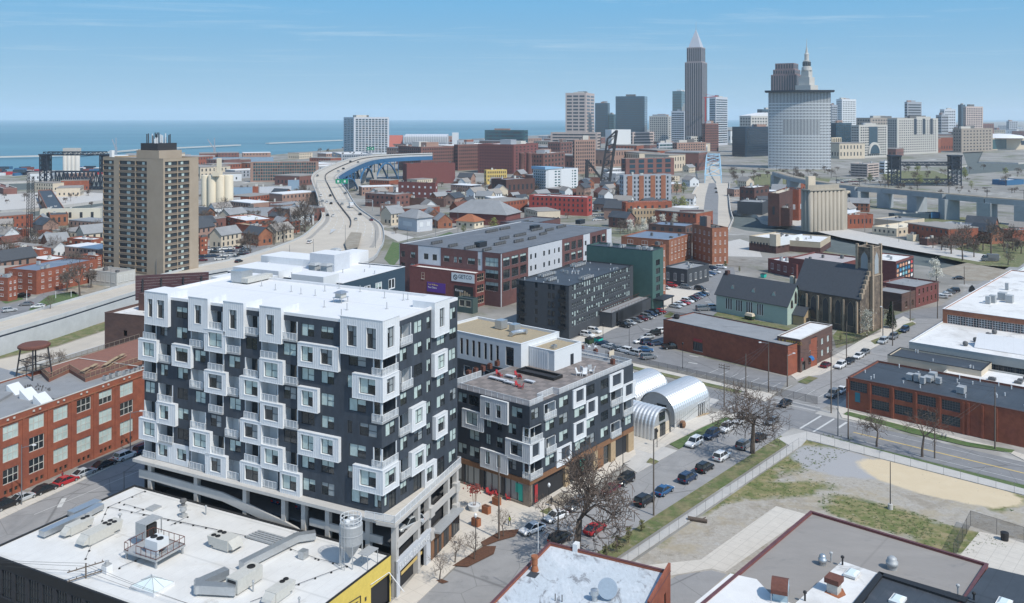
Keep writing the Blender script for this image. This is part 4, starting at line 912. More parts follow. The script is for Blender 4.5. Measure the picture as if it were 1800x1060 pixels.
# platform with the condenser
o=t1('equipment_platform','steel service platform with railings carrying machinery above the white roof','platform',272,978);o.location.z=ZN
one('box',('deck',M['metal_dull'],o),-2.6,2.6,-3.2,3.2,1.0,1.25)
for x,y in((-2.3,-2.9),(2.3,-2.9),(-2.3,2.9),(2.3,2.9)):one('box',('leg',M['metal_dull'],o),x-.12,x+.12,y-.12,y+.12,0,1.0)
rail([(-2.5,.8),(-2.5,-3.1),(2.5,-3.1),(2.5,3.1),(-2.5,3.1),(-2.5,2.4)],1.25,o,h=1.15,post=1.1,m='rust',panel=None,r=.04)
o2=on(N1,'condenser_unit','pale two-fan condenser on the steel service platform','condenser',*P1(276,985),ZN+1.25);one('box',('cabinet',M['white_wall'],o2),-1.0,1.0,-1.2,1.2,.7,1.9)
for y in(-.6,.6):one('lathe',('fan',M['black'],o2),(0,y,1.9),[(.48,0),(.48,.14),(.36,.14),(.36,.03)],14)
mb=MB();mb.box(-.95,-.7,-1.15,1.15,0,.7);mb.box(.7,.95,-1.15,1.15,0,.7);mb.build('stand',M['light_panel'],o2)
o2=on(N1,'machine_housing','open grey metal housing behind the condenser on the platform','housing',*P1(262,955),ZN+1.25);mb=MB();mb.box(-1.5,1.5,.95,1.05,0,2.1);mb.box(-1.5,1.5,-1.05,1.05,2.1,2.2);mb.box(-1.5,-1.4,-1.05,.95,0,2.1);mb.box(1.3,1.4,-1.05,-.9,0,2.1);mb.build('panels',M['metal_dull'],o2);one('box',('motor',M['black'],o2),-.8,.8,-.7,.7,0,1.7)
# skylight pyramid
o=t1('skylight','glass pyramid skylight on the white roof','skylight',268,1032);one('box',('curb',M['white_roof_clean'],o),-1.7,1.7,-2.2,2.2,0,.45)
mb=MB()
for a,b in zip(((-1.6,-2.1),(1.6,-2.1),(1.6,2.1),(-1.6,2.1)),((1.6,-2.1),(1.6,2.1),(-1.6,2.1),(-1.6,-2.1))):mb.face([(*a,.46),(*b,.46),(0,0,1.35)])
mb.build('glazing',mat('skyglass',(.62,.70,.70),.15),o);mb=MB()
for a in((-1.6,-2.1),(1.6,-2.1),(1.6,2.1),(-1.6,2.1),(0,-2.1),(0,2.1),(-1.6,0),(1.6,0)):mb.tube((*a,.48),(0,0,1.38),.04,n=4)
mb.build('glazing_bar',M['metal_dull'],o)
# silo
o=t1('cement_silo','weathered steel hopper silo with guard ring and ladder at the roof corner','silo',617,992);mb=MB()
mb.lathe((0,0,0),[(.3,1.1),(1.6,3.1),(1.6,4.3),(1.66,4.32),(1.66,4.42),(1.6,4.44),(1.6,5.6),(1.5,5.75),(.3,5.95)],22);mb.build('hopper',M['metal_dull'],o)
for i in range(4):t=math.pi/4+i*math.pi/2;one('tube',('leg',M['metal_dull'],o),(1.5*math.cos(t),1.5*math.sin(t),0),(1.55*math.cos(t),1.55*math.sin(t),3.6),.09)
mb=MB();n=14
for i in range(n):
	t,t2=2*math.pi*i/n,2*math.pi*(i+1)/n;mb.tube((1.45*math.cos(t),1.45*math.sin(t),5.6),(1.45*math.cos(t),1.45*math.sin(t),6.75),.035,n=4)
	for z in(6.2,6.75):mb.tube((1.45*math.cos(t),1.45*math.sin(t),z),(1.45*math.cos(t2),1.45*math.sin(t2),z),.045,n=4)
mb.build('guard_ring',M['trim'],o);mb=MB()
for s in(-.25,.25):mb.tube((-1.8,s,0),(-1.8,s,6.5),.04,n=4)
for i in range(18):mb.tube((-1.8,-.25,.4+.34*i),(-1.8,.25,.4+.34*i),.025,n=4)
mb.build('ladder',M['metal_dull'],o);mb=MB()
for x in(.5,-.4):mb.lathe((x,.3,5.65),[(.35,0),(.35,.5),(.25,.6)],10)
mb.build('filter',M['trim'],o);mb=MB()
for s in(1.6,2.1):mb.tube((.3,s,0),(.3,s,2.2),.1);mb.tube((.3,s,2.2),(.3,.9,2.9),.1)
mb.build('fill_pipe',M['metal'],o)
mb=MB();mb.box(-.5,2.0,-3.2,-1.5,2.0,2.1)
for x,y in((-.4,-3.1),(1.9,-3.1)):mb.tube((x,y,0),(x,y,2.0),.06)
mb.build('side_platform',M['metal_dull'],o)
for px,py,lab in((322,892,'grey dish-shaped exhaust on the white roof close to the garage'),(322,908,'small grey turbine vent beside the dish-shaped exhaust')):
	o=t1('roof_exhaust',lab,'exhaust',px,py);one('box',('base',M['metal_dull'],o),-.5,.5,-.4,.4,0,.35);one('lathe',('cap',M['unit_dark']if py<900 else M['metal_dull'],o),(0,0,.35),[(.3,0),(.3,.4),(.55,.6),(.5,.95),(.15,1.05)],12)
o=t1('roof_vent','white capped roof vent box near the pyramid skylight','roof vent',188,1006);one('box',('curb',M['white_roof_clean'],o),-.5,.5,-.5,.5,0,1.0);mb=MB();mb.box(-.45,.45,-.45,.45,1.0,1.15);mb.lathe((0,0,1.15),[(.25,0),(.25,.35),(.3,.4),(.1,.5)],10);mb.build('cap',M['metal_dull'],o)
o=t1('roof_hatch','grey flat roof hatch on the white workshop roof','hatch',270,894);one('box',('lid',M['metal_dull'],o),-.9,.9,-.8,.8,0,.25)
o=t1('flue_pipe','thin capped flue pipe between the long unit and the platform','flue',211,924);mb=MB();mb.tube((0,0,0),(0,0,1.6),.12);mb.lathe((0,0,1.6),[(.3,0),(.3,.15),(.05,.3)],10);mb.build('pipe',M['metal_dull'],o)
o=t1('junction_cabinet','small grey cabinet box near the silo shadow','cabinet',533,981);one('box',('case',M['metal'],o),-.55,.55,-.5,.5,.1,1.1)
o=t1('pipe_rack','stack of dark steel beams lying on the white roof','beam stack',472,948)
for i in range(5):one('box',('beam',M['metal_dull'],o),-1.3+.5*i,-1.0+.5*i,-3.4+.15*i,3.2-.1*i,.15,.4)
o=t1('gas_pipe','black gas piping with support blocks running over the white roof','pipe',250,900);ox,oy=N1 .world(*P1(250,900));mb=MB();bl=MB()
for run in([(255,865),(190,893),(385,934),(470,952),(560,985),(610,997)],[(218,888),(252,897),(240,902)],[(190,893),(150,985)],[(385,934),(250,905)],[(610,997),(440,1060)],[(330,910),(300,925)],[(210,1000),(310,955)]):
	ps=[N1 .world(*P1(*q))for q in run]
	for a,b in zip(ps,ps[1:]):
		mb.tube((a[0]-ox,a[1]-oy,.22),(b[0]-ox,b[1]-oy,.18),.03,n=5)
		l=math.dist(a,b)
		for i in range(int(l/2.4)+1):f=i*2.4/l;bl.box(a[0]+(b[0]-a[0])*f-ox-.12,a[0]+(b[0]-a[0])*f-ox+.12,a[1]+(b[1]-a[1])*f-oy-.12,a[1]+(b[1]-a[1])*f-oy+.12,0,.14)
o.rotation_euler=(0,0,0);mb.build('pipe',M['frame'],o);tag(bl.build('support_block',M['black'],o),kind='stuff')
for i,(px,py)in enumerate(((445,1010),(526,1040),(362,858))):
	o=t1('vent_pipe',['short bent vent pipe beside the tan blower cabinet','tall thin vent pipe between the blower and the yellow edge','thin white aerial mast on the white roof near the ramp'][i],'pipe',px,py+30 if i<2 else 905);mb=MB();mb.tube((0,0,0),(0,0,1.3),.12);mb.lathe((0,0,1.3),[(.2,0),(.1,.2)],8);mb.build('pipe',M['metal_dull'],o)
	# grey-white roofed brick building
ZB=7.0;K2=G(966,953,ZB);FXL=34
# its long side runs away to the right along -y of that frame, so it is set out from the far left corner
w2=-rel(K2,G(1178,1005,ZB),GA)[1]
co=(K2[0]-FXL*math.cos(R(GA))+w2*math.sin(R(GA)),K2[1]-FXL*math.sin(R(GA))-w2*math.cos(R(GA)))
N2=Rect('brick_shop','brick building with a scuffed pale roof and dark red parapet','building',*co,GA,FXL,w2,ZB)
shell(N2,M['brick_red'],mat('scuffed_roof',(.46,.50,.53),.8,var=.14,scale=.5,stain=[((.16,.16,.17),.35,.55,.63,.8),((.60,.62,.64),.12,.52,.66,.6),((.09,.09,.09),1.2,.64,.69,.7)],stretch=(1.6,.7,1)),[(FXL-2.8,FXL-2.0,2.5,5.2)],[],par=.35,cop=M['coping'])
pwin(N2,'R',FXL-2.8,FXL-2.0,2.5,5.2,cols=1,rows=2,fm='frame')
mb=MB();mb.hexa([(FXL-9,-.02,ZB-.1),(FXL,-.02,ZB-.1),(FXL,.3,ZB-.1),(FXL-9,.3,ZB-.1),(FXL-9,-.02,ZB+.3),(FXL,-.02,ZB+1.1),(FXL,.3,ZB+1.1),(FXL-9,.3,ZB+.3)]);mb.build('gable_parapet',M['brick_red'],N2 .root)
def t2(b,name,label,cat,px,py,z,rz=0.0,group=None):x,y=b.loc(px,py,z);return on(b,name,label,cat,x,y,z,rz,group)
o=t2(N2,'clay_chimney','stubby terracotta chimney pot on the scuffed pale roof','chimney',940,1003,ZB-.35);one('lathe',('pot',M['rust_orange'],o),(0,0,0),[(.55,0),(.45,.4),(.35,.8),(.42,.9),(.42,1.7),(.5,1.75),(.5,2.0)],14);one('box',('patch',M['membrane'],o),-1.8,-.4,-.9,.4,0,.06)
o=t2(N2,'satellite_dish','large grey satellite dish aimed off the scuffed pale roof','satellite dish',1068,1052,ZB-.35);one('tube',('mast',M['metal_dull'],o),(0,0,0),(0,0,1.1),.08);mb=MB();mb.lathe((0,0,0),[(.05,0),(.5,.06),(.95,.22),(1.25,.42)],20);d=mb.build('dish',M['metal'],o);d.location=(0,0,1.3);d.rotation_euler=(R(65),0,R(-70))
o=t2(N2,'turbine_vent','cylindrical metal vent next to the satellite dish','roof vent',1045,1056,ZB-.35);one('lathe',('drum',M['metal'],o),(0,0,0),[(.35,0),(.35,.7),(.55,.8),(.5,1.4),(.1,1.5)],12)
for i,(px,py)in enumerate(((976,1056),(988,1058))):o=t2(N2,'vent_pipe','one of two thin dark vent pipes side by side on the scuffed roof','pipe',px,py,ZB-.35,group='thin vent pipes on the scuffed roof');one('tube',('pipe',M['unit_dark'],o),(0,0,0),(0,0,.9),.07)
o=t2(N2,'roof_box','small white box on the far parapet of the scuffed roof','box',1013,968,ZB-.35);one('box',('case',M['trim'],o),-.5,.5,-.35,.35,0,1.1)
o=t2(N2,'flag_mast','slim white mast at the kerb-side parapet of the pale roof','mast',946,972,ZB-.2);one('tube',('pole',M['trim'],o),(0,0,0),(0,0,4.3),.045)
# brown-roofed building at the bottom right corner
ZC=6.0;K3=G(1425,898,ZC);LX=60
xr=rel(K3,G(1735,995,ZC),GB);WR=-xr[1]
co=(K3[0]-LX*ca+WR*sa,K3[1]-LX*sa-WR*ca)
N3=Rect('flat_roofed_building','low building with a brown gravel roof, maroon coping and white and black patches','building',*co,GB,LX,WR,ZC)
shell(N3,M['brick_maroon'],M['brown_roof'],[],[],par=.3,cop=M['coping'],cw=.4)
def P_3(px,py,z=ZC-.3):return N3 .loc(px,py,z)
def patch(b,name,pts,z,m,th=.05):
	mb=MB();mb.prism([b.loc(x,y,z)for x,y in pts],z-th,z);return mb.build(name,m,b.root)
patch(N3,'white_section',[(1284,1008),(1218,1062),(1170,1110),(1500,1110),(1545,1008),(1480,986),(1396,1062),(1360,1050),(1330,1018)],ZC-.1,M['white_roof_dirty'],.2)
mb=MB();q=[P_3(*p,ZC-.1)for p in((1480,986),(1390,1068))];
patch(N3,'black_section',[(1548,1010),(1700,1054),(1820,1100),(1760,1180),(1480,1130)],ZC+.05,M['membrane'],.3)
patch(N3,'black_section',[(1738,997),(1696,1053),(1800,1090),(1900,1060),(1880,1030)],ZC+.15,M['membrane'],.4)
patch(N3,'black_rim',[(1545,1004),(1554,1008),(1490,1090),(1478,1086)],ZC+.35,M['black'],.5);patch(N3,'black_rim',[(1545,1004),(1702,1050),(1696,1058),(1552,1012)],ZC+.35,M['black'],.5)
def dome(b,label,px,py,z,r,h_,m):
	o=t2(b,'turbine_vent',label,'roof vent',px,py,z);one('lathe',('drum',M[m],o,True),(0,0,0),[(r*.8,0),(r*.8,h_*.3),(r,h_*.35),(r,h_*.6),(r*.75,h_*.65),(r*.8,h_*.85),(r*.45,h_)],16)
dome(N3,'shiny round vent on the brown roof next to a small pipe',1446,993,ZC-.3,.6,1.5,'metal');dome(N3,'ribbed white turbine vent on the brown roof near the black rim',1568,1000,ZC-.3,.8,1.7,'metal_dull')
for px,py,l in((1461,986,'small mushroom vent pipe beside the shiny round vent'),(1684,1044,'small grey vent pipe at the far end of the brown roof'),(1481,993,'short black pipe at the tip of the white roof section'),(1712,1058,'black flue pipe at the corner of the black roof'),(1415,1056,'thin dark flue at the edge of the white roof section')):
	o=t2(N3,'vent_pipe',l,'pipe',px,py,ZC-.1);mb=MB();mb.tube((0,0,0),(0,0,1.0),.12);mb.lathe((0,0,1.0),[(.25,0),(.25,.2),(.1,.3)],8);mb.build('pipe',M['black' if 'black' in l or 'dark' in l else 'metal_dull'],o)
o=t2(N3,'dormer_hatch','rusty barrel-roofed roof hatch house with pale blue sides','hatch house',1372,1052,ZC-.1,R(20));mb=MB();mb.box(-.8,.8,-.9,.9,0,1.3);mb.build('body',mat('pale_blue',(.36,.47,.52),.8,var=.1,scale=1),o);mb=MB();pr=[(-1.5,1.2),(-1.5,1.7),(-1.0,2.3),(0,2.6),(1.0,2.3),(1.5,1.7),(1.5,1.2)]
for(a,za),(b,zb)in zip(pr,pr[1:]):mb.face([(a,-1.0,za),(b,-1.0,zb),(b,1.1,zb),(a,1.1,za)])
mb.build('roof',M['rust'],o);mb=MB();mb.face([(a,-.98,z)for a,z in pr]);mb.face([(a,1.08,z)for a,z in pr]);mb.build('gable',MATS['pale_blue'],o);mb=MB()
for x in(-1.45,1.45):mb.tube((x,-1,0),(x,-1,1.2),.05);mb.tube((x,1.05,0),(x,1.05,1.2),.05)
mb.build('leg',M['metal_dull'],o)
o=t2(N3,'capped_chimney','square chimney with a rusty brown cap and orange stains at its foot','chimney',1466,1040,ZC-.1);one('box',('stack',M['unit'],o),-.7,.7,-.7,.7,0,1.3);one('box',('cap',M['rust'],o),-.95,.95,-.95,.95,1.3,1.95);mb=MB();mb.prism([(-1.3,-1.1),(.2,-1.5),(1.5,-.6),(1.2,.9),(-1,.9)],.003,.012);mb.build('stain',M['rust_orange'],o)
for px,py,l in((1498,1010,'pale domed skylight on the white roof section'),(1578,1056,'square white skylight on the black roof'),(1765,1062,'white skylight by the corner of the black roof')):
	o=t2(N3,'skylight',l,'skylight',px,py,ZC+.05);one('box',('curb',M['white_roof_dirty'],o),-1.1,1.1,-.8,.8,0,.3);mb=MB();mb.hexa([(-1,-.7,.3),(1,-.7,.3),(1,.7,.3),(-1,.7,.3),(-.7,-.4,.5),(.7,-.4,.5),(.7,.4,.5),(-.7,.4,.5)]);mb.build('glazing',MATS['skyglass'],o)
	# red brick factory across the side street
ZQ=14.4
Q1=Block('brick_factory','three-storey red brick factory with large triple windows, roof terrace and skylights','factory',-160,950,845,262,-420,68.0,z=None)
Q1 .h=ZQ;Q1 .W=Q1 .loc(130,633,14.2)[1];s_=lambda px:Q1 .solve('R',px)
wins=[(5,33),(51,78),(94,120),(135,160),(174,197),(211,234),(-60,-28),(-110,-76)]
hs=[]
for a,c in wins:
	a,c=sorted((s_(a),s_(c)))
	for j,(z0,hh)in enumerate(((2.3,2.7),(6.3,2.7),(10.2,2.6))):hs.append((a,c,z0,z0+hh,.2));pwin(Q1,'R',a,c,z0,z0+hh,-.14,cols=3,rows=2,fm='unit',sh=rnd.choice((0,.5,1,1,1)),fr=.12)
	for j in range(3):
		q=a+(c-a)*(j+.2)/3;hs.append((q,q+.7,.5,1.3,.2));pwin(Q1,'R',q,q+.7,.5,1.3,-.14,cols=1,rows=1,fm='wood',sill=False)
shell(Q1,M['brick_red'],M['grey_roof'],hs,[],par=.8,cop=M['limestone'])
for a,c in wins:
	a,c=sorted((s_(a),s_(c)))
	for q in(.3,.7):one('lathe',('ornament',M['limestone'],Q1 .root),(a+(c-a)*q,-.02,13.7),[(.22,0),(.22,.3)],8)
for i in range(len(wins)):
	a=s_(wins[i][0])-.9;one('fbox',('pilaster',M['brick_red'],Q1 .root),'R',a-.45,a+.05,0,.12,.02,ZQ-.9)
one('fbox',('string_course',M['brick_orange'],Q1 .root),'R',0,Q1 .L,0,.16,13.1,13.3)
mb=MB();zq=ZQ-.8
for px,py in((28,690),(51,699),(75,708)):
	x,y=Q1 .loc(px,py,zq);m_=MB();m_.hexa([(x-1.3,y-1.6,zq),(x+1.3,y-1.6,zq),(x+1.3,y+1.0,zq),(x-1.3,y+1.0,zq),(x-1.3,y+.9,zq+1.7),(x+1.3,y+.9,zq+1.7),(x+1.3,y+1.0,zq+1.7),(x-1.3,y+1.0,zq+1.7)]);m_.build('sawtooth_skylight',M['white_wall'],Q1 .root)
def pq(px,py,z=zq):return Q1 .loc(px,py,z)
mb=MB();a=[pq(*p)for p in((70,668),(118,660),(118,680),(90,684))];
poly=[pq(*p)for p in((70,655),(245,600),(250,640),(150,672),(122,655),(86,672))];mb.prism(poly,zq,zq+.7);mb.build('roof_deck',M['deck'],Q1 .root)
rail([poly[0],poly[5],poly[4],poly[3],poly[2]],zq+.7,Q1 .root,h=1.1,post=1.2,m='wood_pale',panel='rail_dark',name='deck_fence');rail([poly[0],poly[1]],zq+.7,Q1 .root,h=1.1,post=1.6,m='wood_grey',panel='rail_dark',name='deck_fence')
for i,(px,py)in enumerate(((195,640),(205,634),(165,648),(188,645),(213,630),(150,655))):
	x,y=pq(px,py,zq+.7);o=on(Q1,'picnic_table','one of the pale wooden picnic tables on the brick factory terrace','picnic table',x,y,zq+.7,R(20),'picnic tables on the factory terrace')
	one('box',('table_top',M['wood_pale'],o),-1.2,1.2,-.4,.4,.7,.77)
	for e in(-.8,.65):one('box',('bench',M['wood_pale'],o),-1.2,1.2,e,e+.15,.42,.47)
	for e in(-.8,.8):mb=MB();mb.box(e-.05,e+.05,-.7,.7,.3,.38);mb.box(e-.05,e+.05,-.3,-.2,0,.7);mb.box(e-.05,e+.05,.2,.3,0,.7);mb.build('trestle',M['wood_grey'],o)
condensers(Q1,[(*pq(186,668),1.6,0,3),(*pq(222,660),1.3,0,8)],zq,M['metal_dull'])
mb=MB();a=pq(0,660);mb.prism([pq(*p)for p in((-60,672),(0,650),(50,665),(128,695),(96,705),(30,690),(-60,740))],zq,zq+.5);mb.build('upper_roof',M['grey_roof'],Q1 .root)
mb=MB()
for i in range(26):x,y=pq(70+rnd.uniform(-25,18),686+rnd.uniform(-3,6));mb.tube((x,y,zq+.5),(x+rnd.uniform(-.4,.4),y+rnd.uniform(-.4,.4),zq+.6+rnd.uniform(0,.5)),.12,n=4)
tag(mb.build('ballast',M['unit_dark'],Q1 .root),kind='stuff')
# water tank stand on that roof
zt=ZAT(618,Q1 .y+20);wx,wy=G(60,668,zq)
o=on(Q1,'tank_stand','rusty empty water tank stand of braced steel legs on the factory roof','water tower stand',*pq(60,666),zq);hh=6.6
for i in range(4):t=math.pi/4+i*math.pi/2;one('tube',('leg',M['steel_dark'],o),(3.4*math.cos(t),3.4*math.sin(t),0),(2.5*math.cos(t),2.5*math.sin(t),hh),.16,n=5)
one('lathe',('tank_ring',M['rust'],o),(0,0,hh),[(2.9,0),(3.1,.15),(3.1,.5),(2.7,.75),(2.5,.75)],20)
mb=MB()
for lv in(.35,.62):
	for i in range(4):
		t,t2_=math.pi/4+i*math.pi/2,math.pi/4+(i+1)*math.pi/2;r=3.4-.9*lv;mb.tube((r*math.cos(t),r*math.sin(t),hh*lv),(r*math.cos(t2_),r*math.sin(t2_),hh*lv),.09,n=4)
mb.build('brace',M['steel_dark'],o)
# dark brown brick building behind and the back of a billboard
BR=Block('brown_brick_building','windowless dark brown brick building between the factory and the motorway','building',255,None,556,330,184,70,D=232,z=ZAT(556,232))
shell(BR,M['brick_brown'],M['white_roof_dirty'],[],[(6,7.2,10,11.5),(6,7.2,4,5.2)],par=.6,cop=M['brick_brown']);hvac(BR,2,3)
one('box',('penthouse',M['brick_dark'],BR.root),BR.L-9,BR.L-.5,.3,9,BR.h-.6,BR.h+4)
bd=250;x0,x1=(238-CX)/F*bd,(367-CX)/F*(bd+6);o=thing('billboard','back of a long maroon steel billboard rising over the white roof','billboard',((x0+x1)/2,bd+3,0),math.atan2(6,x1-x0));zt_,zb=ZAT(484,bd),ZAT(528,bd);w_=math.hypot(x1-x0,6)/2
for i in range(9):mb=MB();zz=zb+(zt_-zb)*i/9;mb.box(-w_,w_,-.15,.15,zz,zz+(zt_-zb)/9-.08);mb.build('panel',M['maroon_steel'],o)
for x in(-w_*.8,-w_*.3,w_*.3,w_*.8):mb=MB();mb.tube((x,-.5,0),(x,-.5,zt_-1),.25);mb.tube((x,-2.4,zb),(x,-.3,zt_-1),.1);mb.build('post',M['steel_dark'],o)
# -- smaller black and white block with the roof terrace
B2=Block('corner_apartment_block','five-storey black and white corner block with a furnished roof terrace and timber shop fronts','apartment block',931,893,703,1113,790,51)
GH=4.9;FH2=3.12;ZD=GH+4*FH2;B2 .h=ZD;B2 .z=ZD
F2L={4:[('w',805,820),('w',824,841),('w',899,918)],3:[('w',855,863),('w',874,882),('w',893,907),('c',919,929)],2:[('w',825,842),('w',854,862),('w',873,883)],1:[('w',805,820),('w',825,842),('w',893,907),('c',919,929)]}
F2R={4:[('w',934,947),('v',956,976),('w',983,999),('w',1031,1045),('w',1056,1069)],3:[('c',930,952),('w',959,974),('w',983,998),('w',1010,1028),('w',1056,1069),('o',1073,1092)],
2:[('v',959,976),('w',983,998),('w',1031,1045),('w',1056,1069),('w',1076,1090),('o',1095,1111)],1:[('c',930,952),('w',959,974),('w',1011,1029),('w',1031,1045),('w',1056,1069),('o',1073,1090),('w',1099,1110)]}
z2=lambda r:GH+FH2*(r-1)
h2l,c2l=facade(B2,'L',F2L,z2,FH2,ZD,B2 .W);h2r,c2r=facade(B2,'R',F2R,z2,FH2,ZD,B2 .L)
mb=MB();mb.wall('L',0,B2 .W,GH,ZD+.3,h2l,0,.16,0,1);mb.wall('R',0,B2 .L,GH,ZD+.3,h2r,0,.16,0,1)
mb.face([(B2 .L,0,0),(B2 .L,B2 .W,0),(B2 .L,B2 .W,ZD+.3),(B2 .L,0,ZD+.3)]);mb.face([(0,B2 .W,0),(0,B2 .W,ZD),(B2 .L,B2 .W,ZD),(B2 .L,B2 .W,0)])
mb.build('wall',[M['dark_brick'],M['dark_siding']],B2 .root)
def bay2(face,p0,p1,r,wins,out=.35,up=0.0,dn=0.0,seam=True):
	a,c=span(B2,face,p0,p1,out)
	if face=='L' and p1==929:a=-.35
	if face=='R' and p0==929:a=-.35
	bay(B2,face,a,c,z2(r)-dn,FH2+up+dn,[span(B2,face,p,q,out)for p,q in wins],False,ZD,out=out,seam=seam)
bay2('L',844,892,4,[(853,861),(872,880)],.4,up=.1,dn=.5);bay2('L',812,849,3,[(819,839)]);bay2('L',888,929,2,[(897,918)]);bay2('L',844,892,1,[(853,861),(873,880)])
for p in((1008,1030,4,[(1013,1026)]),(1031,1051,3,[(1034,1046)]),(929,957,2,[(936,948)]),(1009,1031,2,[(1013,1026)]),(979,1005,1,[(987,1002)]),(1072,1096,4,[(1077,1092)]),(1095,1118,3,[(1100,1112)])):bay2('R',*p,out=.25,seam=False)
for k,face,a,c,z,dp in c2l+c2r:
	if k!='c':balcony(B2,face,k,a,c,z,dp,zt=2.6)
cc={}
for k,face,a,c,z,dp in c2l+c2r:
	if k=='c':cc.setdefault(round(z,2),{})[face]=c
for z,e in cc.items():
	x,y=e['R'],e['L'];mb=MB();zt=z+2.6
	mb.face([(x,0,z),(x,y,z),(x,y,zt),(x,0,zt)],0);mb.face([(0,y,z),(x,y,z),(x,y,zt),(0,y,zt)],1);mb.face([(0,0,zt),(x,0,zt),(x,y,zt),(0,y,zt)],1);mb.box(-.1,x,-.3,y,z-.2,z,2);mb.box(-.05,.1,-.05,.1,z,zt,1)
	o=mb.build('balcony',[M['dark_brick'],M['white_wall'],M['metal_dull']],B2 .root);m2=MB();m2 .box(.5,x*.45,y-.06,y-.02,z+.05,z+2.2);m2 .box(x*.55,x*.9,y-.06,y-.02,z+.05,z+2.2);m2 .build('door',M['glass'],o);rail([(x,-.25),(-.05,-.25),(-.05,y)],z,o,post=.9)
	# ground floor
one('box',('shop_interior',M['interior'],B2 .root),.6,B2 .L-.4,.6,B2 .W-.6,0,GH-.9)
one('box',('timber_band',M['wood'],B2 .root),-.12,B2 .L+.05,-.12,B2 .W,GH-.95,GH-.06)
def slot(name,face,s0,s1,z0,z1,m,o0=-.5,o1=0.0):mb=MB();mb.fbox(face,s0,s1,o0,o1,z0,z1);return mb.build(name,M[m],B2 .root)
slot('pier','L',0,1.4,0,GH-.95,'brick_tan' if False else 'wood_grey');slot('pier','R',.02,.8,0,GH-.95,'wood_grey');slot('pier','L',B2 .W*.30,B2 .W*.34,0,GH-.95,'frame');slot('pier','L',B2 .W*.55,B2 .W*.60,0,GH-.95,'frame');slot('pier','L',B2 .W*.80,B2 .W*.84,0,GH-.95,'frame')
slot('plinth','L',1.4,B2 .W,0,.5,'wood_grey',-.4,.02)
for i in range(12):
	s=1.5+(B2 .W-1.6)*i/12;slot('shop_window','L',s+.06,s+(B2 .W-1.6)/12-.06,.55,GH-1.0,'glass_shop' if False else 'blind_grey',-.35,-.25);slot('mullion','L',s-.04,s+.04,.5,GH-.96,'frame',-.4,-.15)
for q in((1.75,2.6,.6,3.5),(2.6,3.3,1.9,3.5)):slot('teal_poster','L',*q,'teal_sign',-.25,-.18)
slot('red_banner','R',1.5,2.3,.4,3.4,'red',-.1,.03);slot('banner_panel','R',.85,2.6,0,GH-1.0,'frame',-.2,-.12)
L2=B2 .L
slot('glazed_front','R',2.7,L2*.30,.2,GH-1.0,'glass',-1.2,-1.1);slot('pier','R',L2*.31,L2*.35,0,GH-.95,'wood_pale');slot('glazed_front','R',L2*.36,L2*.58,.2,GH-1.0,'glass',-.5,-.4);slot('teal_poster','R',L2*.46,L2*.50,1.2,3.8,'teal_sign',-.35,-.28)
slot('pier','R',L2*.58,L2*.62,0,GH-.95,'wood_pale');slot('timber_front','R',L2*.62,L2*.68,0,GH-1.0,'wood');slot('glazed_front','R',L2*.68,L2*.74,0,GH-1.0,'glass',-.4,-.3);slot('pier','R',L2*.75,L2*.80,0,GH-.95,'wood_pale',-.5,.15);slot('garage_door','R',L2*.80,L2*.94,0,GH-1.2,'frame',-.5,-.4);slot('pier','R',L2*.94,L2,0,GH-.95,'wood_pale',-.5,.15)
# the terrace
mb=MB();c=.3;mb.face([(c,c,ZD),(L2,c,ZD),(L2,B2 .W,ZD),(c,B2 .W,ZD)]);mb.build('roof_slab',M['grey_roof'],B2 .root)
tile=None
pk=0
for i in range(20):
	for j in range(14):
		x,y=.5+1.8*i,.5+1.8*j
		if x+1.8>L2-.4 or y+1.8>B2 .W:continue
		if tile is None:
			mb=MB();mb.box(.02,1.78,.02,1.78,0,.05);tile=mb.mesh('paver',M['paver']);mb=MB();mb.box(.02,1.78,.02,1.78,0,.05);tile2=mb.mesh('paver',mat('paver_dark',(.165,.145,.135),.9,var=.1,scale=.5))
		link('paver',tile if(i+j)%2 else tile2,B2 .root,(x,y,ZD+.01))
ZT=ZD+.07
rail([(.2,B2 .W),(.2,.2),(4.2,.2),(4.2,1.6),(9,1.6),(9,.2),(L2-.3,.2),(L2-.3,B2 .W*.9)],ZT-.1,B2 .root,h=1.25,post=1.5)
rail([(.3,B2 .W*.98),(L2*.25,B2 .W*.98)],ZT,B2 .root,h=1.2,post=1.5)
def tt(name,label,cat,px,py,group=None,rz=0.0):x,y=B2 .loc(px,py,ZT);return on(B2,name,label,cat,x,y,ZT,rz,group)
for i,(px,py,l)in enumerate(((868,667,'pale lounge bench on the terrace beside the red chairs'),(897,664,'pale lounge bench in the middle of the terrace seating'),(895,675,'pale lounge bench at the front of the terrace seating'),(931,673,'pale lounge bench standing alone towards the fire trough'),(884,671,'short pale bench among the red chairs'))):
	o=tt('lounge_bench',l,'bench',px,py,'benches on the roof terrace',R(90));one('box',('seat',M['light_panel'],o),-1.1,1.1,-.4,.4,.3,.48);
	for e in(-.9,.75):one('box',('leg',M['metal_dull'],o),e,e+.15,-.35,.35,0,.3)
def chair(o,m):
	one('box',('seat',M[m],o),-.32,.32,-.35,.3,.34,.42);mb=MB();mb.hexa([(-.32,.26,.42),(.32,.26,.42),(.32,.34,.42),(-.32,.34,.42),(-.28,.5,1.05),(.28,.5,1.05),(.28,.57,1.05),(-.28,.57,1.05)]);mb.build('backrest',M[m],o)
	for x in(-.36,.3):one('box',('leg',M[m],o),x,x+.06,-.35,-.28,0,.6);one('box',('leg',M[m],o),x,x+.06,.3,.37,0,.6)
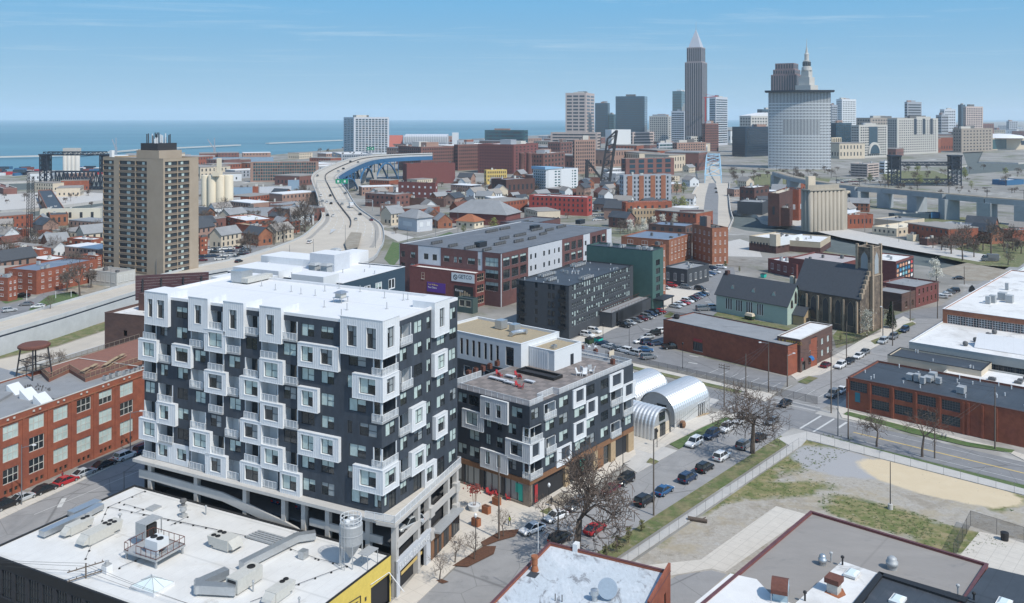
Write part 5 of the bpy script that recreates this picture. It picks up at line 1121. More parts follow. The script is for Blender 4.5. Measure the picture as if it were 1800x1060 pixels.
RC=((876,660,0,'red terrace chair at the far end of the red seating'),(879,663,90,'red terrace chair facing the short bench'),(909,662,0,'red terrace chair behind the middle bench'),(914,666,120,'red terrace chair next to the middle bench'),(910,680,0,'red terrace chair close to the white railing'),(916,683,200,'second red terrace chair close to the white railing'))
for px,py,a,l in RC:chair(tt('terrace_chair',l,'chair',px,py,'red terrace chairs',R(a)),'red')
WCH=((1018,660,20,'white slatted chair on the terrace, first of the ring by the rail'),(1026,655,80,'white slatted chair on the terrace, at the back of the ring'),(1035,652,140,'white slatted chair on the terrace, at the far side of the ring'),(1040,656,200,'white slatted chair on the terrace, next to the railing post'),(1028,661,300,'white slatted chair on the terrace, with its back to the railing'))
for px,py,a,l in WCH:
	o=tt('terrace_chair',l,'chair',px,py,'white terrace chairs',R(a));chair(o,'trim');o.scale=(1.35,1.35,1.35)
for px,py,l in((1035,612,'white chair on the far terrace between two brown planters'),(1046,612,'second white chair on the far terrace beside its twin')):chair(tt('terrace_chair',l,'chair',px,py,'white terrace chairs',R(60)),'trim')
for px,py,l in((824,660,'brown planter box at the rail, next to the tall tower'),(836,656,'brown planter box at the rail, one along from the tower'),(849,652,'brown planter box halfway along the short rail'),(861,648,'brown planter box before the white wall'),(874,643,'brown planter box tight against the white wall'),(1000,633,'brown planter box in front of the barbecue counter'),(1023,616,'brown planter box at the far terrace rail'),(1047,622,'brown planter box midway on the car park rail'),(1073,628,'brown planter box at the terrace corner by the quonset huts'),(1077,640,'low brown planter box beneath the wooden sign')):
	o=tt('planter_box',l,'planter',px,py,'brown terrace planters');one('box',('box',M['rust'],o),-.38,.38,-.38,.38,0,1.0);mb=MB()
	for i in range(14):x,y=rnd.uniform(-.3,.3),rnd.uniform(-.3,.3);mb.tube((x,y,.95),(x+rnd.uniform(-.2,.2),y+rnd.uniform(-.2,.2),1.05+rnd.uniform(.05,.25)),.03,n=3)
	mb.build('plant',M['mulch'],o)
o=tt('fire_trough','long black fire trough set in the roof terrace','fire pit',948,659,rz=R(90));mb=MB();l_,w_=4.6,1.5;mb.box(-l_,l_,-w_,-w_+.35,0,.6);mb.box(-l_,l_,w_-.35,w_,0,.6);mb.box(-l_,-l_+.35,-w_+.35,w_-.35,0,.6);mb.box(l_-.35,l_,-w_+.35,w_-.35,0,.6);mb.build('rim',M['black'],o);one('box',('bed',M['steel_dark'],o),-l_+.35,l_-.35,-w_+.35,w_-.35,0,.2)
o=tt('barbecue_counter','wooden barbecue counter against the white stair house','counter',980,639,rz=R(0));one('box',('base',M['wood_grey'],o),-2.8,2.8,-.6,.6,0,1.1);one('box',('worktop',M['wood_grey'],o),-2.9,2.9,-.7,.7,1.1,1.2);one('box',('back_panel',M['wood_grey'],o),-2.6,2.6,.5,.65,1.2,2.0)
o=tt('wooden_sign','small pale board at the terrace corner near the huts','sign',1075,633);one('box',('board',M['beige'],o),-.9,.9,-.05,.05,.9,2.0);one('box',('post',M['wood_grey'],o),-.05,.05,-.1,.1,0,.9)
# white hall with the gravel roof behind the terrace
B3=Block('white_hall','white panelled hall with a tan gravel roof and tall slit windows behind the terrace','hall',916,None,607,983,770,51,D=178,z=22.3)
hs=[]
for px in(809,819,830,840,851,861,872):
	a,c=span(B3,'L',px,px+4.6);hs.append((a,c,17.6,21.0,.2));pwin(B3,'L',a,c,17.6,21.0,cols=1,rows=1,fm='frame',sill=False)
a,c=span(B3,'L',889,903);hs.append((a,c,17.4,21.2));pwin(B3,'L',a,c,17.4,21.2,cols=2,rows=3,fm='frame',sill=False)
for px in(815,830,850):
	a,c=span(B3,'L',px,px+11);hs.append((a,c,13.3,15.4));pwin(B3,'L',a,c,13.3,15.4,cols=1,rows=1,fm='trim',sill=False,fr=.2)
shell(B3,M['white_wall'],M['tan_roof'],[],hs,par=.45,cop=M['trim'],cw=.35)
mb=MB();mb.fbox('L',0,B3 .W,.003,.06,0,16.4);
mb=MB();mb.wall('L',.1,B3 .W,0,16.6,[h for h in hs if h[3]<16.5],.06,.1,0,0);mb.build('dark_cladding',M['dark_siding'],B3 .root)
for px,py,sz in((881,578,(2.2,1.8,1.9)),(905,583,(2.0,1.6,1.6))):
	x,y=B3 .loc(px,py,21.8);mb=MB();mb.box(x-sz[0]/2,x+sz[0]/2,y-sz[1]/2,y+sz[1]/2,22.0,21.9+sz[2]);mb.box(x-sz[0]/2+.1,x+sz[0]/2-.1,y-sz[1]/2+.1,y+sz[1]/2-.1,21.85,22.0,1);mb.build('rooftop_unit',[M['metal'],M['frame']],B3 .root)
x,y=B3 .loc(926,588,21.8);mb=MB()
for i in range(8):t=i/7*math.pi*.6;mb.tube((x+2.5*math.cos(t)-2.5,y+1.5*math.sin(t),22.4),(x+2.5*math.cos(t+.27)-2.5,y+1.5*math.sin(t+.27),22.4),.5,n=10)
mb.build('curved_duct',M['metal'],B3 .root)
SH=Rect('stair_house','white stair house with a small tan roof on the roof terrace','stair house',*B3 .world(2.5,-6.5),51,9.5,6.4,21.4,z0=ZD);bpy_h=SH.h
shell(SH,M['white_wall'],M['tan_roof'],[(5.5,6.7,0,2.3)],[],par=.4,cop=M['trim']);one('box',('door',M['frame'],SH.root),5.5,6.7,.05,.12,0,2.3)
mb=MB();mb.fbox('L',1.5,6.3,.01,.05,0,SH.h-.3)
for i in range(11):mb.fbox('L',1.6+.43*i,1.68+.43*i,.05,.1,0,SH.h-.3)
mb.build('ribbed_panel',M['clad'],SH.root);hvac(SH,1,4,M['metal'],hmax=.9)
# -- quonset huts
def quonset(name,label,p,ang,L,r,wall_h,seed=0,front=True):
	o=thing(name,label,'quonset hut',(*p,0),R(ang));mb=MB();n=18;prof=[]
	for i in range(n+1):t=math.pi*i/n;prof.append((r*math.cos(t),wall_h+r*math.sin(t)*.95))
	prof=[(r,0)]+prof+[(-r,0)];k=int(L/.85)
	rows=[]
	for j in range(k+1):
		for dxx,s in((0,0),(.3,.17),(.6,.17)):
			x=L*j/k+dxx*(L/k)/.85;rows.append((min(x,L),s))
	base=len(mb.v)
	for x,s in rows:
		for(y,z)in prof:
			cy=y/r;f=1+s/r;mb.v.append((x,y*f,wall_h+(z-wall_h)*f if z>wall_h else z))
	m_=len(prof)
	for a in range(len(rows)-1):
		for i in range(m_-1):mb.f.append((base+a*m_+i,base+(a+1)*m_+i,base+(a+1)*m_+i+1,base+a*m_+i+1));mb.m.append(0)
	mb.build('corrugated_shell',M['galv'],o)
	for xx,nm in((.55 if front else.05,'end_wall'),(L-.1,'end_wall')):
		mb=MB();mb.face([(xx,y*.98,z*.985)for y,z in prof]);mb.build(nm,M['wood_grey' if not front else 'metal_dull'],o)
	return o
mk('galv',(0.66,0.67,0.67),0.33,0.55,var=.06,scale=.5)
def qwin(o,x,y0,y1,z0,z1,m='glass'):one('box',('window',M[m],o),x-.06,x,y0,y1,z0,z1);mb=MB();mb.box(x-.1,x-.061,(y0+y1)/2-.04,(y0+y1)/2+.04,z0,z1);mb.box(x-.1,x-.061,y0,y1,(z0+z1)/2-.04,(z0+z1)/2+.04);mb.build('window_bar',M['frame'],o)
def mid2(p,q):return((p[0]+q[0])/2,(p[1]+q[1])/2)
qa=G(1186,753);qn=(-sa,ca);r_=4.6
Q2p=(qa[0]+qn[0]*r_,qa[1]+qn[1]*r_)
o=quonset('quonset_hut','largest ribbed metal quonset hut with a side window facing the street',Q2p,GB,15.5,r_,2.6);qwin(o,.5,-2.2,.2,.3,4.4);one('box',('side_window',M['glass'],o),10.2,13.0,-r_-.15,-r_+.1,.1,2.7);one('box',('canopy',M['metal'],o),10.0,13.2,-r_-.35,-r_+.1,2.75,2.95)
q3=(Q2p[0]+qn[0]*(2*r_+1.6)+1.5*ca,Q2p[1]+qn[1]*(2*r_+1.6)+1.5*sa)
o=quonset('quonset_hut','middle ribbed metal quonset hut with a dark glazed end',q3,GB,14,r_,2.4);qwin(o,.5,-2.4,0,.3,4.4)
q4=(q3[0]+qn[0]*(2*r_+1.2)+3.5*ca,q3[1]+qn[1]*(2*r_+1.2)+3.5*sa)
quonset('quonset_hut','bright ribbed quonset hut hard against the corner block',q4,GB,12,r_,2.2)
qb=G(1150,776);q1=(qb[0]-sa*0-ca*0,qb[1]);r1=3.4
o=quonset('quonset_hut','smaller ribbed quonset hut with a brick and glass front by the driveway',(qb[0]+ca*r1,qb[1]+sa*r1),GB+90,11,r1,2.8)
one('box',('brick_base',M['beige'],o),.35,.5,-r1*.95,r1*.95,0,2.6);qwin(o,.35,-1.6,.6,.1,2.9);qwin(o,.45,-1.6,.6,3.4,5.2);qwin(o,.34,1.8,3.0,.1,2.4)
o=thing('barrel_planter','small round-topped wooden play barrel on the gravel bed','barrel',(*G(1200,752),.1),R(GB));one('lathe',('body',M['wood'],o),(0,0,0),[(.5,0),(.7,.5),(.7,.9),(.5,1.4)],14);one('lathe',('opening',M['interior'],o),(-.45,0,.1),[(.35,0),(.35,.9),(.2,1.0)],10)
# -- rear wing of the tower with stepped white roofs
AN=Block('slate_apartment_wing','slate blue apartment wing with a white roof and white-rimmed windows behind the tower','apartment block',602,None,498,712,400,GA,D=196,z=ZAT(498,196))
hs=[]
for px,r in((626,0),(640,0),(660,0),(683,0),(640,1),(660,1),(683,1)):
	a,c=span(AN,'R',px,px+12);z=AN.h-4.6-3.3*r;hs.append((a,c,z,z+2.6));pwin(AN,'R',a,c,z,z+2.6,cols=2,rows=1,fm='trim',sill=False,fr=.28,sh=rnd.choice((0,.5,1)))
shell(AN,M['slate_blue'],M['white_roof_clean'],hs,[],par=.25,cop=M['white_roof_clean'])
for(px,py,a,c,hh,m,nm)in((566,462,6.0,7.5,3.8,'light_panel','lift_house'),(540,488,5.5,9.0,2.0,'white_wall','plant_screen'),(600,452,8.0,5.0,2.6,'white_roof_clean','stair_penthouse')):
	x,y=AN.loc(px,py+12,AN.h);one('box',(nm,[M[m],M['white_roof_clean']],AN.root),x,x+a,y-c/2,y+c/2,AN.h-.25,AN.h+hh,[0,1,0,0,0,0])
for px,py in((553,472),(574,473),(590,446)):
	x,y=AN.loc(px,py,AN.h+2);mb=MB();mb.box(x-1,x+1,y-.9,y+.9,AN.h-.2,AN.h+2.9);mb.hexa([(x-1.3,y-1.2,AN.h+2.9),(x+1.3,y-1.2,AN.h+2.9),(x+1.3,y+1.2,AN.h+2.9),(x-1.3,y+1.2,AN.h+2.9),(x-.8,y-.7,AN.h+3.4),(x+.8,y-.7,AN.h+3.4),(x+.8,y+.7,AN.h+3.4),(x-.8,y+.7,AN.h+3.4)]);mb.build('exhaust_hood',M['metal_dull'],AN.root)
for px,py,a,c in((470,480,4,14),(520,460,4,16),(430,498,4,12)):x,y=AN.loc(px,py,AN.h);one('box',('raised_roof',[M['clad'],M['white_roof_clean']],AN.root),x-a,x+a,y-c/2,y+c/2,AN.h-.25,AN.h+1.6,[0,1,0,0,0,0])
vents(AN,14,5,M['metal_dull'],z=AN.h-.2)
# -- dark grey apartment slab, teal block
DG=Block('grey_apartment_slab','long dark grey apartment slab with small paired windows and a flat membrane roof','apartment block',1000,597,503,1113,908,57)
hsR,hsL=[],[]
for j in range(5):
	z=3.6+2.75*j
	if z+1.7>DG.h:break
	for i in range(13):
		s=2.0+(DG.L-4)*i/13
		for q in(0,1.5):hsR.append((s+q,s+q+1.0,z,z+1.7));pwin(DG,'R',s+q,s+q+1.0,z,z+1.7,cols=1,rows=2,fm='blind_grey',sill=False,sh=rnd.choice((0,0,.3,.5,1)),fr=.07)
	for px in(912,940,963,970,984):
		a,c=span(DG,'L',px,px+(10 if px in(912,984)else 5));hsL.append((a,c,z,z+1.8));pwin(DG,'L',a,c,z,z+1.8,cols=2 if px in(912,984)else 1,rows=1,fm='frame',glass='glass',sill=False)
		if px in(912,984):rr=MB();rr.fbox('L',a-.2,c+.2,0,1.0,z-.5,z-.35);rr.fquad('L',a-.2,c+.2,.95,z-.35,z+.6);rr.build('balcony',M['black'],DG.root)
shell(DG,M['dark_siding'],M['membrane'],hsR,hsL,par=.35,cop=M['black'])
for(px,py,n)in((948,485,7),(1005,468,7),(1045,447,6),(1080,452,6),(1020,490,6),(960,492,4)):x,y=DG.loc(px,py,DG.h);condensers(DG,[(x,y,1.15,0,n),(x,y-1.2,1.15,0,n)],DG.h-.3)
hvac(DG,4,9,M['metal'],hmax=1.2);vents(DG,22,11,M['trim'])
PD=Block('podium_garage','low dark podium with a railed roof walk along the grey apartment slab','garage',1076,577,551,1145,1052,57)
shell(PD,M['dark_siding'],M['grey_roof'],[(3+5*i,4,1,4.5)for i in range(5)],[],par=.2,cop=M['frame']);rail([(.3,.3),(PD.L-.3,.3)],PD.h-.1,PD.root,h=1.0,post=2.5,m='rust',panel=None);rail([(.3,PD.W-.5),(PD.L-.3,PD.W-.5)],PD.h-.1,PD.root,h=1.0,post=2.5,m='rust',panel=None)
one('box',('entrance_canopy',M['frame'],PD.root),PD.L,PD.L+10,-4.5,3,PD.h-.9,PD.h-.5)
for x in(PD.L+1,PD.L+9):one('box',('column',M['frame'],PD.root),x-.15,x+.15,-4.2,-3.9,0,PD.h-.9)
TB=Block('teal_apartment_block','teal panelled apartment block attached to the end of the dark grey slab','apartment block',1147,547,441,1166,1031,57)
hs=[];
for j in range(5):
	z=3.5+3*j;a,c=span(TB,'R',1153,1160);hs.append((a,c,z,z+2));pwin(TB,'R',a,c,z,z+2,cols=2,rows=1,fm='frame',sill=False)
shell(TB,M['teal_panel'],M['membrane'],hs,[],par=.5,cop=M['frame']);hvac(TB,6,6,M['metal_dull']);condensers(TB,[(3,6,1.2,0,4),(3,14,1.2,0,4)],TB.h-.5)
# -- brick and grey panel apartment complex with condensers on the roof
CX1=Block('panel_apartment_complex','long apartment complex in maroon brick and grey panels with rows of condensers on its roof','apartment block',881,540,446,1075,702,57)
hsR,hsL=[],[];h=CX1 .h
def secR(p0,p1):return span(CX1,'R',p0,p1)
for j in range(4):
	z=h-5.0-4.4*j
	if z<1:break
	for p0,p1 in((884,896),(899,911),(914,925),(992,1001),(1004,1012),(1015,1023),(1040,1047),(1049,1056),(1058,1064)):
		a,c=secR(p0,p1);hsR.append((a,c,z,z+3.3));pwin(CX1,'R',a,c,z,z+3.3,cols=2,rows=2,fm='frame',sill=False,sh=rnd.choice((0,.3)))
	for p0,p1 in((932,935),(940,943),(955,958),(964,967),(974,976),(981,984),(1028,1031)):
		a,c=secR(p0,p1);hsR.append((a,c,z+.3,z+2.2));pwin(CX1,'R',a,c,z+.3,z+2.2,cols=1,rows=1,fm='frame',sill=False)
	for p0,p1 in((853,876),(840,845),(822,835),(806,812),(798,803),(780,790),(760,768),(745,753),(722,730),(705,712)):
		a,c=span(CX1,'L',p0,p1);hsL.append((a,c,z,z+(3.2 if p0==853 else 2.2)));pwin(CX1,'L',a,c,z,z+(3.2 if p0==853 else 2.2),cols=3 if p0==853 else 2,rows=2,fm='frame',sill=p0!=853,sh=rnd.choice((0,.4,1)))
shell(CX1,M['light_panel'],M['mid_roof'],hsR,hsL,par=.4,cop=M['frame'])
def skin(face,p0,p1,m,out=.12):
	a,c=span(CX1,face,p0,p1);hh=hsR if face=='R' else hsL;mb=MB();mb.wall(face,max(a,-.12),c,0,h+.05,[(q[0],q[1],q[2],q[3])for q in hh],out,out+.05,0,0)
	P=(lambda s,oo,z:(s,-oo,z))if face=='R' else(lambda s,oo,z:(-oo,s,z))
	for s in(max(a,-.12),c):mb.face([P(s,out,0),P(s,0,0),P(s,0,h+.05),P(s,out,h+.05)])
	mb.build('brick_skin',M[m],CX1 .root)
skin('R',882,928,'brick_plum');skin('R',988,1025,'brick_plum');skin('R',1037,1066,'brick_plum');skin('L',848,880,'brick_plum');skin('L',775,840,'brick_plum');skin('L',703,735,'brick_plum')
for px,py,n in((740,432,4),(760,428,6),(790,433,5),(818,437,6),(850,440,5),(870,430,7),(880,420,6),(905,425,6),(905,415,8),(930,420,5),(935,405,8),(960,405,6),(980,400,7),(1000,393,7),(1030,388,8),(1050,384,5),(855,408,8),(880,403,7),(830,405,6),(1010,400,4),(950,412,5)):
	x,y=CX1 .loc(px,py,h);
	if 1<x<CX1 .L-8 and 1<y<CX1 .W-1:condensers(CX1,[(x,y,1.15,0,n)],h-.3,M['unit_dark'])
for px,py in((845,432),(940,402),(1020,392)):
	x,y=CX1 .loc(px,py,h);one('box',('roof_house',M['frame'],CX1 .root),x-2.5,x+2.5,y-1.2,y+1.2,h-.3,h+1.6)
for(nm,lab,px,base,roof,pxr,pxl)in(('apartment_wing','maroon brick wing with a black-edged roof at the rear of the apartment complex',850,480,417,905,809),('apartment_wing','farther maroon brick wing with three windows at the rear of the complex',930,455,394,985,879)):
	Wg=Block(nm,lab,'apartment block',px,base,roof,pxr,pxl,57,group='rear wings of the apartment complex');z=Wg.h-4.2
	hs=gridw(Wg,'L',3,1,2.6,2.4,z,3,1.0,cols=2,rows=1,fm='frame',sill=True,sh=.3);shell(Wg,M['brick_plum'],M['mid_roof'],[],hs,par=.4,cop=M['frame']);condensers(Wg,[(2,3,1.2,0,6),(3,7,1.2,0,7)],Wg.h-.4,M['unit_dark'])
	# red painted brick shop with adverts
GT=Block('red_corner_shop','dark red painted brick building with adverts on its side wall','shop',836,541,481,852,720,57)
hs=[];
for j in range(3):
	for i in range(3):s=.7+(GT.L-1.4)*(i+.15)/3;z=1.2+4.0*j;hs.append((s,s+1.5,z,z+2.6));pwin(GT,'R',s,s+1.5,z,z+2.6,cols=1,rows=2,fm='beige',sill=True)
shell(GT,M['brick_maroon'],M['white_roof_dirty'],hs,[],par=.6,cop=M['brick_maroon'])
def board(face,p0,p1,y0,y1,m,nm):
	a,c=span(GT,face,p0,p1);d=GT.y;wy=GT.world(0,(a+c)/2)[1];z1,z0=ZAT(y0,wy),ZAT(y1,wy);one('fbox',(nm,M[m],GT.root),face,a,c,.003,.15,z0,z1);return a,c,z0,z1
a,c,z0,z1=board('L',794,834,481,496,'white_wall','name_board');ftext(GT,'L','GETCO',2.0,M['steel_blue'],c-(c-a)*.30,z0+(z1-z0)*.42,.17,sx=.9)
mb=MB();s=c-(c-a)*.17;n=16
for i in range(n):
	t,t2_=2*math.pi*i/n,2*math.pi*(i+1)/n;zz=(z0+z1)/2;mb.face([(-.17,s+q*math.cos(tt_),zz+q*math.sin(tt_))for q,tt_ in((.95,t),(.95,t2_),(.65,t2_),(.65,t))])
mb.face([(-.17,s-.5,zz-.3),(-.17,s-.3,zz-.5),(-.17,s+.5,zz+.3),(-.17,s+.3,zz+.5)]);mb.build('emblem',M['steel_blue'],GT.root)
a,c,z0,z1=board('L',751,783,497,514,'purple','advert_panel');ftext(GT,'L','Your Wellness.',.95,M['paint_yellow'],c-.5,z0+(z1-z0)*.68,.17,sx=.8);ftext(GT,'L','Your Choice.',.95,M['trim'],c-.5,z0+(z1-z0)*.38,.17,sx=.8)
a,c,z0,z1=board('L',799,832,503,526,'black','advert_panel')
mb=MB()
for i in range(5):s=a+(c-a)*(.15+.12*i);mb.fbox('L',s,s+(c-a)*.09,.155,.18,z0+.4,z0+(z1-z0)*(.45+.1*(i%3)))
mb.build('figures',M['brick_tan'],GT.root);ftext(GT,'L','Kinney',1.3,M['trim'],c-.4,z0+(z1-z0)*.55,.17)
a,c=span(GT,'L',741,746);pwin(GT,'L',a,c,8,10.4,.05,cols=1,rows=2,fm='beige')
SB2=Block('slate_shop_house','small slate green shop house with pale window frames below the red shop','shop',831,552,526,840,804,57);hs=gridw(SB2,'L',2,1,3,2.6,2.0,3,1,cols=1,rows=1,fm='beige',fr=.3,sill=False);shell(SB2,M['green_dark']if 'green_dark' in M else mat('green_dark',(.05,.08,.075),.8),M['membrane'],[],hs,par=.3)
# -- long brick store beside the car park, two-storey office, church hall, church
LB=Block('brick_store','long single-storey brick store with a dark flat roof beside the car park','store',1385,662,607,1400,1165,0)
bpy.data.objects.remove(LB.root)
pa,pb=G(1165,607),G(1385,660);an=math.degrees(math.atan2(pb[1]-pa[1],pb[0]-pa[0]));TH=an+90
LB=Block('brick_store','long single-storey brick store with a dark flat roof beside the car park','store',1385,661,608,1398,1166,TH)
LB.L=15;LB.h=LB.z
a,c=span(LB,'L',1218,1235);hs=[(a,c,1.0,3.4)];pwin(LB,'L',a,c,1.0,3.4,cols=3,rows=1,fm='frame');shell(LB,M['brick_red'],M['grey_roof'],[],hs,par=.25,cop=M['frame'])
one('fbox',('sign_board',M['red'],LB.root),'L',(a+c)/2-1.6,(a+c)/2+1.4,.02,.12,3.7,4.4)
one('lathe',('roof_fan',M['black'],LB.root),(LB.L*.3,LB.W-1.5,LB.h-.2),[(.7,0),(.9,.6),(.8,1.2),(.3,1.4)],12)
OF=Block('brick_office','two-storey brown brick office with a pale roof and painted yellow name band','office',1407,656,597,1463,1366,49)
hs=gridw(OF,'R',4,2,1.5,1.7,1.6,3.2,4.5,1,cols=2,rows=1,fm='trim',sh=1);hs.append((1.2,3.2,0,2.6));hl=[(.8+1.9*i,2.1+1.9*i,5.4,6.4)for i in(1,2)]
for q in hl:pwin(OF,'L',*q,cols=2,rows=1,fm='trim',sh=1)
shell(OF,M['brick_brown'],M['white_roof_dirty'],hs,hl,par=.3,cop=M['concrete']);one('box',('door',M['glass'],OF.root),1.2,3.2,.2,.3,0,2.6)
one('fbox',('name_band',M['brick_brown'],OF.root),'L',.2,OF.W-.2,.01,.1,OF.h-1.6,OF.h-.3);ftext(OF,'L','S. R. PERRY CO.',1.15,mat('sign_gold',(.45,.30,.04),.7),OF.W-.5,OF.h-1.45,.11,sx=.85)
one('fbox',('sign_board',M['red'],OF.root),'R',.6,1.6,.02,.1,3.0,3.8)
mb=MB();s=5.2
for i in range(6):
	t,t2_=math.pi/2*i/6,math.pi/2*(i+1)/6;mb.face([(s,-1.0*math.cos(t),2.3+1.0*math.sin(t)),(s+1.9,-1.0*math.cos(t),2.3+1.0*math.sin(t)),(s+1.9,-1.0*math.cos(t2_),2.3+1.0*math.sin(t2_)),(s,-1.0*math.cos(t2_),2.3+1.0*math.sin(t2_))])
mb.build('awning',mat('awning_blue',(.01,.12,.32),.7),OF.root)
def gable(b,ridge,wm,rm,along='L',eave=0.4,hl=(),hr=()):
	"walls and a pitched roof; the ridge runs along the named facade"
	L,W,h=b.L,b.W,b.h;mb=MB();mb.wall('R',0,L,0,h,hr,0,.12);mb.wall('L',0,W,0,h,hl,0,.12);mb.face([(L,0,0),(L,W,0),(L,W,h),(L,0,h)]);mb.face([(0,W,0),(L,W,0),(L,W,h),(0,W,h)])
	if along=='L':
		for y in(0,W):mb.face([(0,y,h),(L,y,h),(L/2,y,ridge)])
	else:
		for x in(0,L):mb.face([(x,0,h),(x,W,h),(x,W/2,ridge)])
	mb.build('wall',wm,b.root);r=MB();e=eave;t=.18
	if along=='L':
		sl=(ridge-h)/(L/2);A=[(-e,h-e*sl),(L/2,ridge),(L+e,h-e*sl)]
		for(x0,z0),(x1,z1)in zip(A,A[1:]):r.hexa([(x0,-e,z0),(x1,-e,z1),(x1,W+e,z1),(x0,W+e,z0),(x0,-e,z0+t),(x1,-e,z1+t),(x1,W+e,z1+t),(x0,W+e,z0+t)])
	else:
		sl=(ridge-h)/(W/2);A=[(-e,h-e*sl),(W/2,ridge),(W+e,h-e*sl)]
		for(y0,z0),(y1,z1)in zip(A,A[1:]):r.hexa([(-e,y0,z0),(L+e,y0,z0),(L+e,y1,z1),(-e,y1,z1),(-e,y0,z0+t),(L+e,y0,z0+t),(L+e,y1,z1+t),(-e,y1,z1+t)])
	r.build('roof',rm,b.root)
def lancet(b,face,s,w_,z0,z1,m='glass',out=.04,fm=None,name='window'):
	"pointed window"
	P=(lambda q,o,z:(q,-o,z))if face=='R' else(lambda q,o,z:(-o,q,z));mb=MB();c=s+w_/2;zz=z1-w_*.9
	for k,(e,o,mi)in enumerate(((.14,out-.02,1),(0,out,0))):
		pts=[P(s-e,o,z0-e),P(s+w_+e,o,z0-e),P(s+w_+e,o,zz),P(s+w_*.86+e*.6,o,zz+(z1-zz)*.55),P(c,o,z1+e),P(s+w_*.14-e*.6,o,zz+(z1-zz)*.55),P(s-e,o,zz)];mb.face(pts,mi)
	return mb.build(name,[M[m],M[fm or 'trim']],b.root)
CH=Block('church_hall','pale green timber church hall with a steep dark roof and lancet windows','church hall',1384,572,537,1404,1259,TH)
CH.L=10.5;rz_=CH.h+6.2;gable(CH,rz_,M['green_wall'],M['slate'],'L',.5)
for p0 in(1276,1294,1312,1331):
	for k in range(3):a,c=span(CH,'L',p0+4*k,p0+4*k+2.4);lancet(CH,'L',a,c-a,1.7,5.6)
for i in range(3):lancet(CH,'R',2.2+2.4*i,1.2,5.3 if i!=1 else 6.5,8.0 if i!=1 else 10.5,fm='wood');
for i in range(2):pwin(CH,'R',3.2+1.6*i,4.2+1.6*i,1.2,3.2,.02,cols=1,rows=2)
for y in(CH.W*.22,CH.W*.5,CH.W*.8):
	mb=MB();zz=CH.h+2.2;mb.face([(1.6,y-.9,zz-.4),(1.6,y+.9,zz-.4),(1.6,y,zz+1.2)],0);mb.face([(1.6,y-.9,zz-.4),(1.6,y,zz+1.2),(3.6,y,zz+1.2)],1);mb.face([(1.6,y+.9,zz-.4),(1.6,y,zz+1.2),(3.6,y,zz+1.2)],1);mb.build('dormer',[M['green_wall'],M['slate']],CH.root)
one('box',('chimney',M['brick_dark'],CH.root),CH.L*.45,CH.L*.6,CH.W-1.5,CH.W-.3,rz_-1,rz_+1.2);one('box',('chimney',M['beige'],CH.root),CH.L+.1,CH.L+1.4,4,5.4,CH.h-1,rz_+1.5)
PO=Rect('church_porch','small gabled porch between the green hall and the stone church','porch',*CH.world(3.0,-4.2),TH,5.0,4.0,3.4);gable(PO,5.6,M['wood_pale'],M['slate'],'L',.4);one('fbox',('door',M['interior'],PO.root),'R',1.4,2.8,.01,.05,0,2.4)
ST=Block('stone_church','old dark stone church with a steep slate roof and a square bell tower','church',1512,587,524,1530,1398,TH)
ST.L=14;ridge=ST.h+9.0;gable(ST,ridge,M['stone'],M['slate'],'L',.4)
for px in(1406,1425,1446,1468,1490):a,c=span(ST,'L',px,px+10);lancet(ST,'L',a,c-a,2.0,ST.h-1.6,'glass_far',fm='stone_light')
for px in(1418,1438,1460,1483,1506):a,c=span(ST,'L',px,px+2.5);one('fbox',('buttress',M['stone_light'],ST.root),'L',a,c,.02,.9,0,ST.h-1.2)
for yy in(0,):
	mb=MB()
	for i in range(8):f=i/7;x=ST.L/2*f;mb.box(x,x+ST.L/14+.1,-.5,.35,ST.h+9*f-.3,ST.h+9*f+1.4);mb.box(ST.L-x-ST.L/14-.1,ST.L-x,-.5,.35,ST.h+9*f-.3,ST.h+9*f+1.4)
	mb.build('gable_parapet',M['stone_light'],ST.root)
TW=Block('bell_tower','square weathered stone bell tower with tall louvred lancets beside the church','church tower',1533,582,436,1548,1506,TH);TW.L=max(TW.L,6.0);shell(TW,M['stone'],M['slate'],[],[],par=.6,cop=M['stone_light'],cw=.6)
lancet(TW,'L',TW.W*.28,TW.W*.44,TW.h-8.5,TW.h-1.6,'blind_grey',fm='stone_light');lancet(TW,'R',TW.L*.28,TW.L*.44,TW.h-8.5,TW.h-1.6,'blind_grey',fm='stone_light')
for x,y in((-.4,-.4),(TW.L-.6,-.4),(-.4,TW.W-.6),(TW.L-.6,TW.W-.6)):mb=MB();mb.box(x,x+1.0,y,y+1.0,0,TW.h-8.8);mb.box(x+.1,x+.9,y+.1,y+.9,TW.h-8.8,TW.h+.9);mb.build('buttress',M['stone_light'],TW.root)
mb=MB();mb.fbox('L',-.1,TW.W+.1,.02,.2,TW.h-9.2,TW.h-8.8);mb.fbox('R',-.1,TW.L+.1,.02,.2,TW.h-9.2,TW.h-8.8);mb.build('string_course',M['stone_light'],TW.root)
MU=Block('mural_building','maroon brick building with a wall of colourful painted portraits','building',1575,512,460,1606,1520,47);shell(MU,M['brick_maroon'],M['white_roof_dirty'],[],[],par=.4)
q=random.Random(5);pal=[mat('mural_%d'%i,c,.8)for i,c in enumerate(((.75,.75,.72),(.55,.06,.06),(.05,.22,.38),(.03,.03,.04),(.60,.30,.18),(.20,.45,.50)))]
for nm,i0 in(('mural_ground',3),):one('fbox',(nm,pal[i0],MU.root),'R',.3,MU.L-.3,.005,.03,1.5,MU.h-.8)
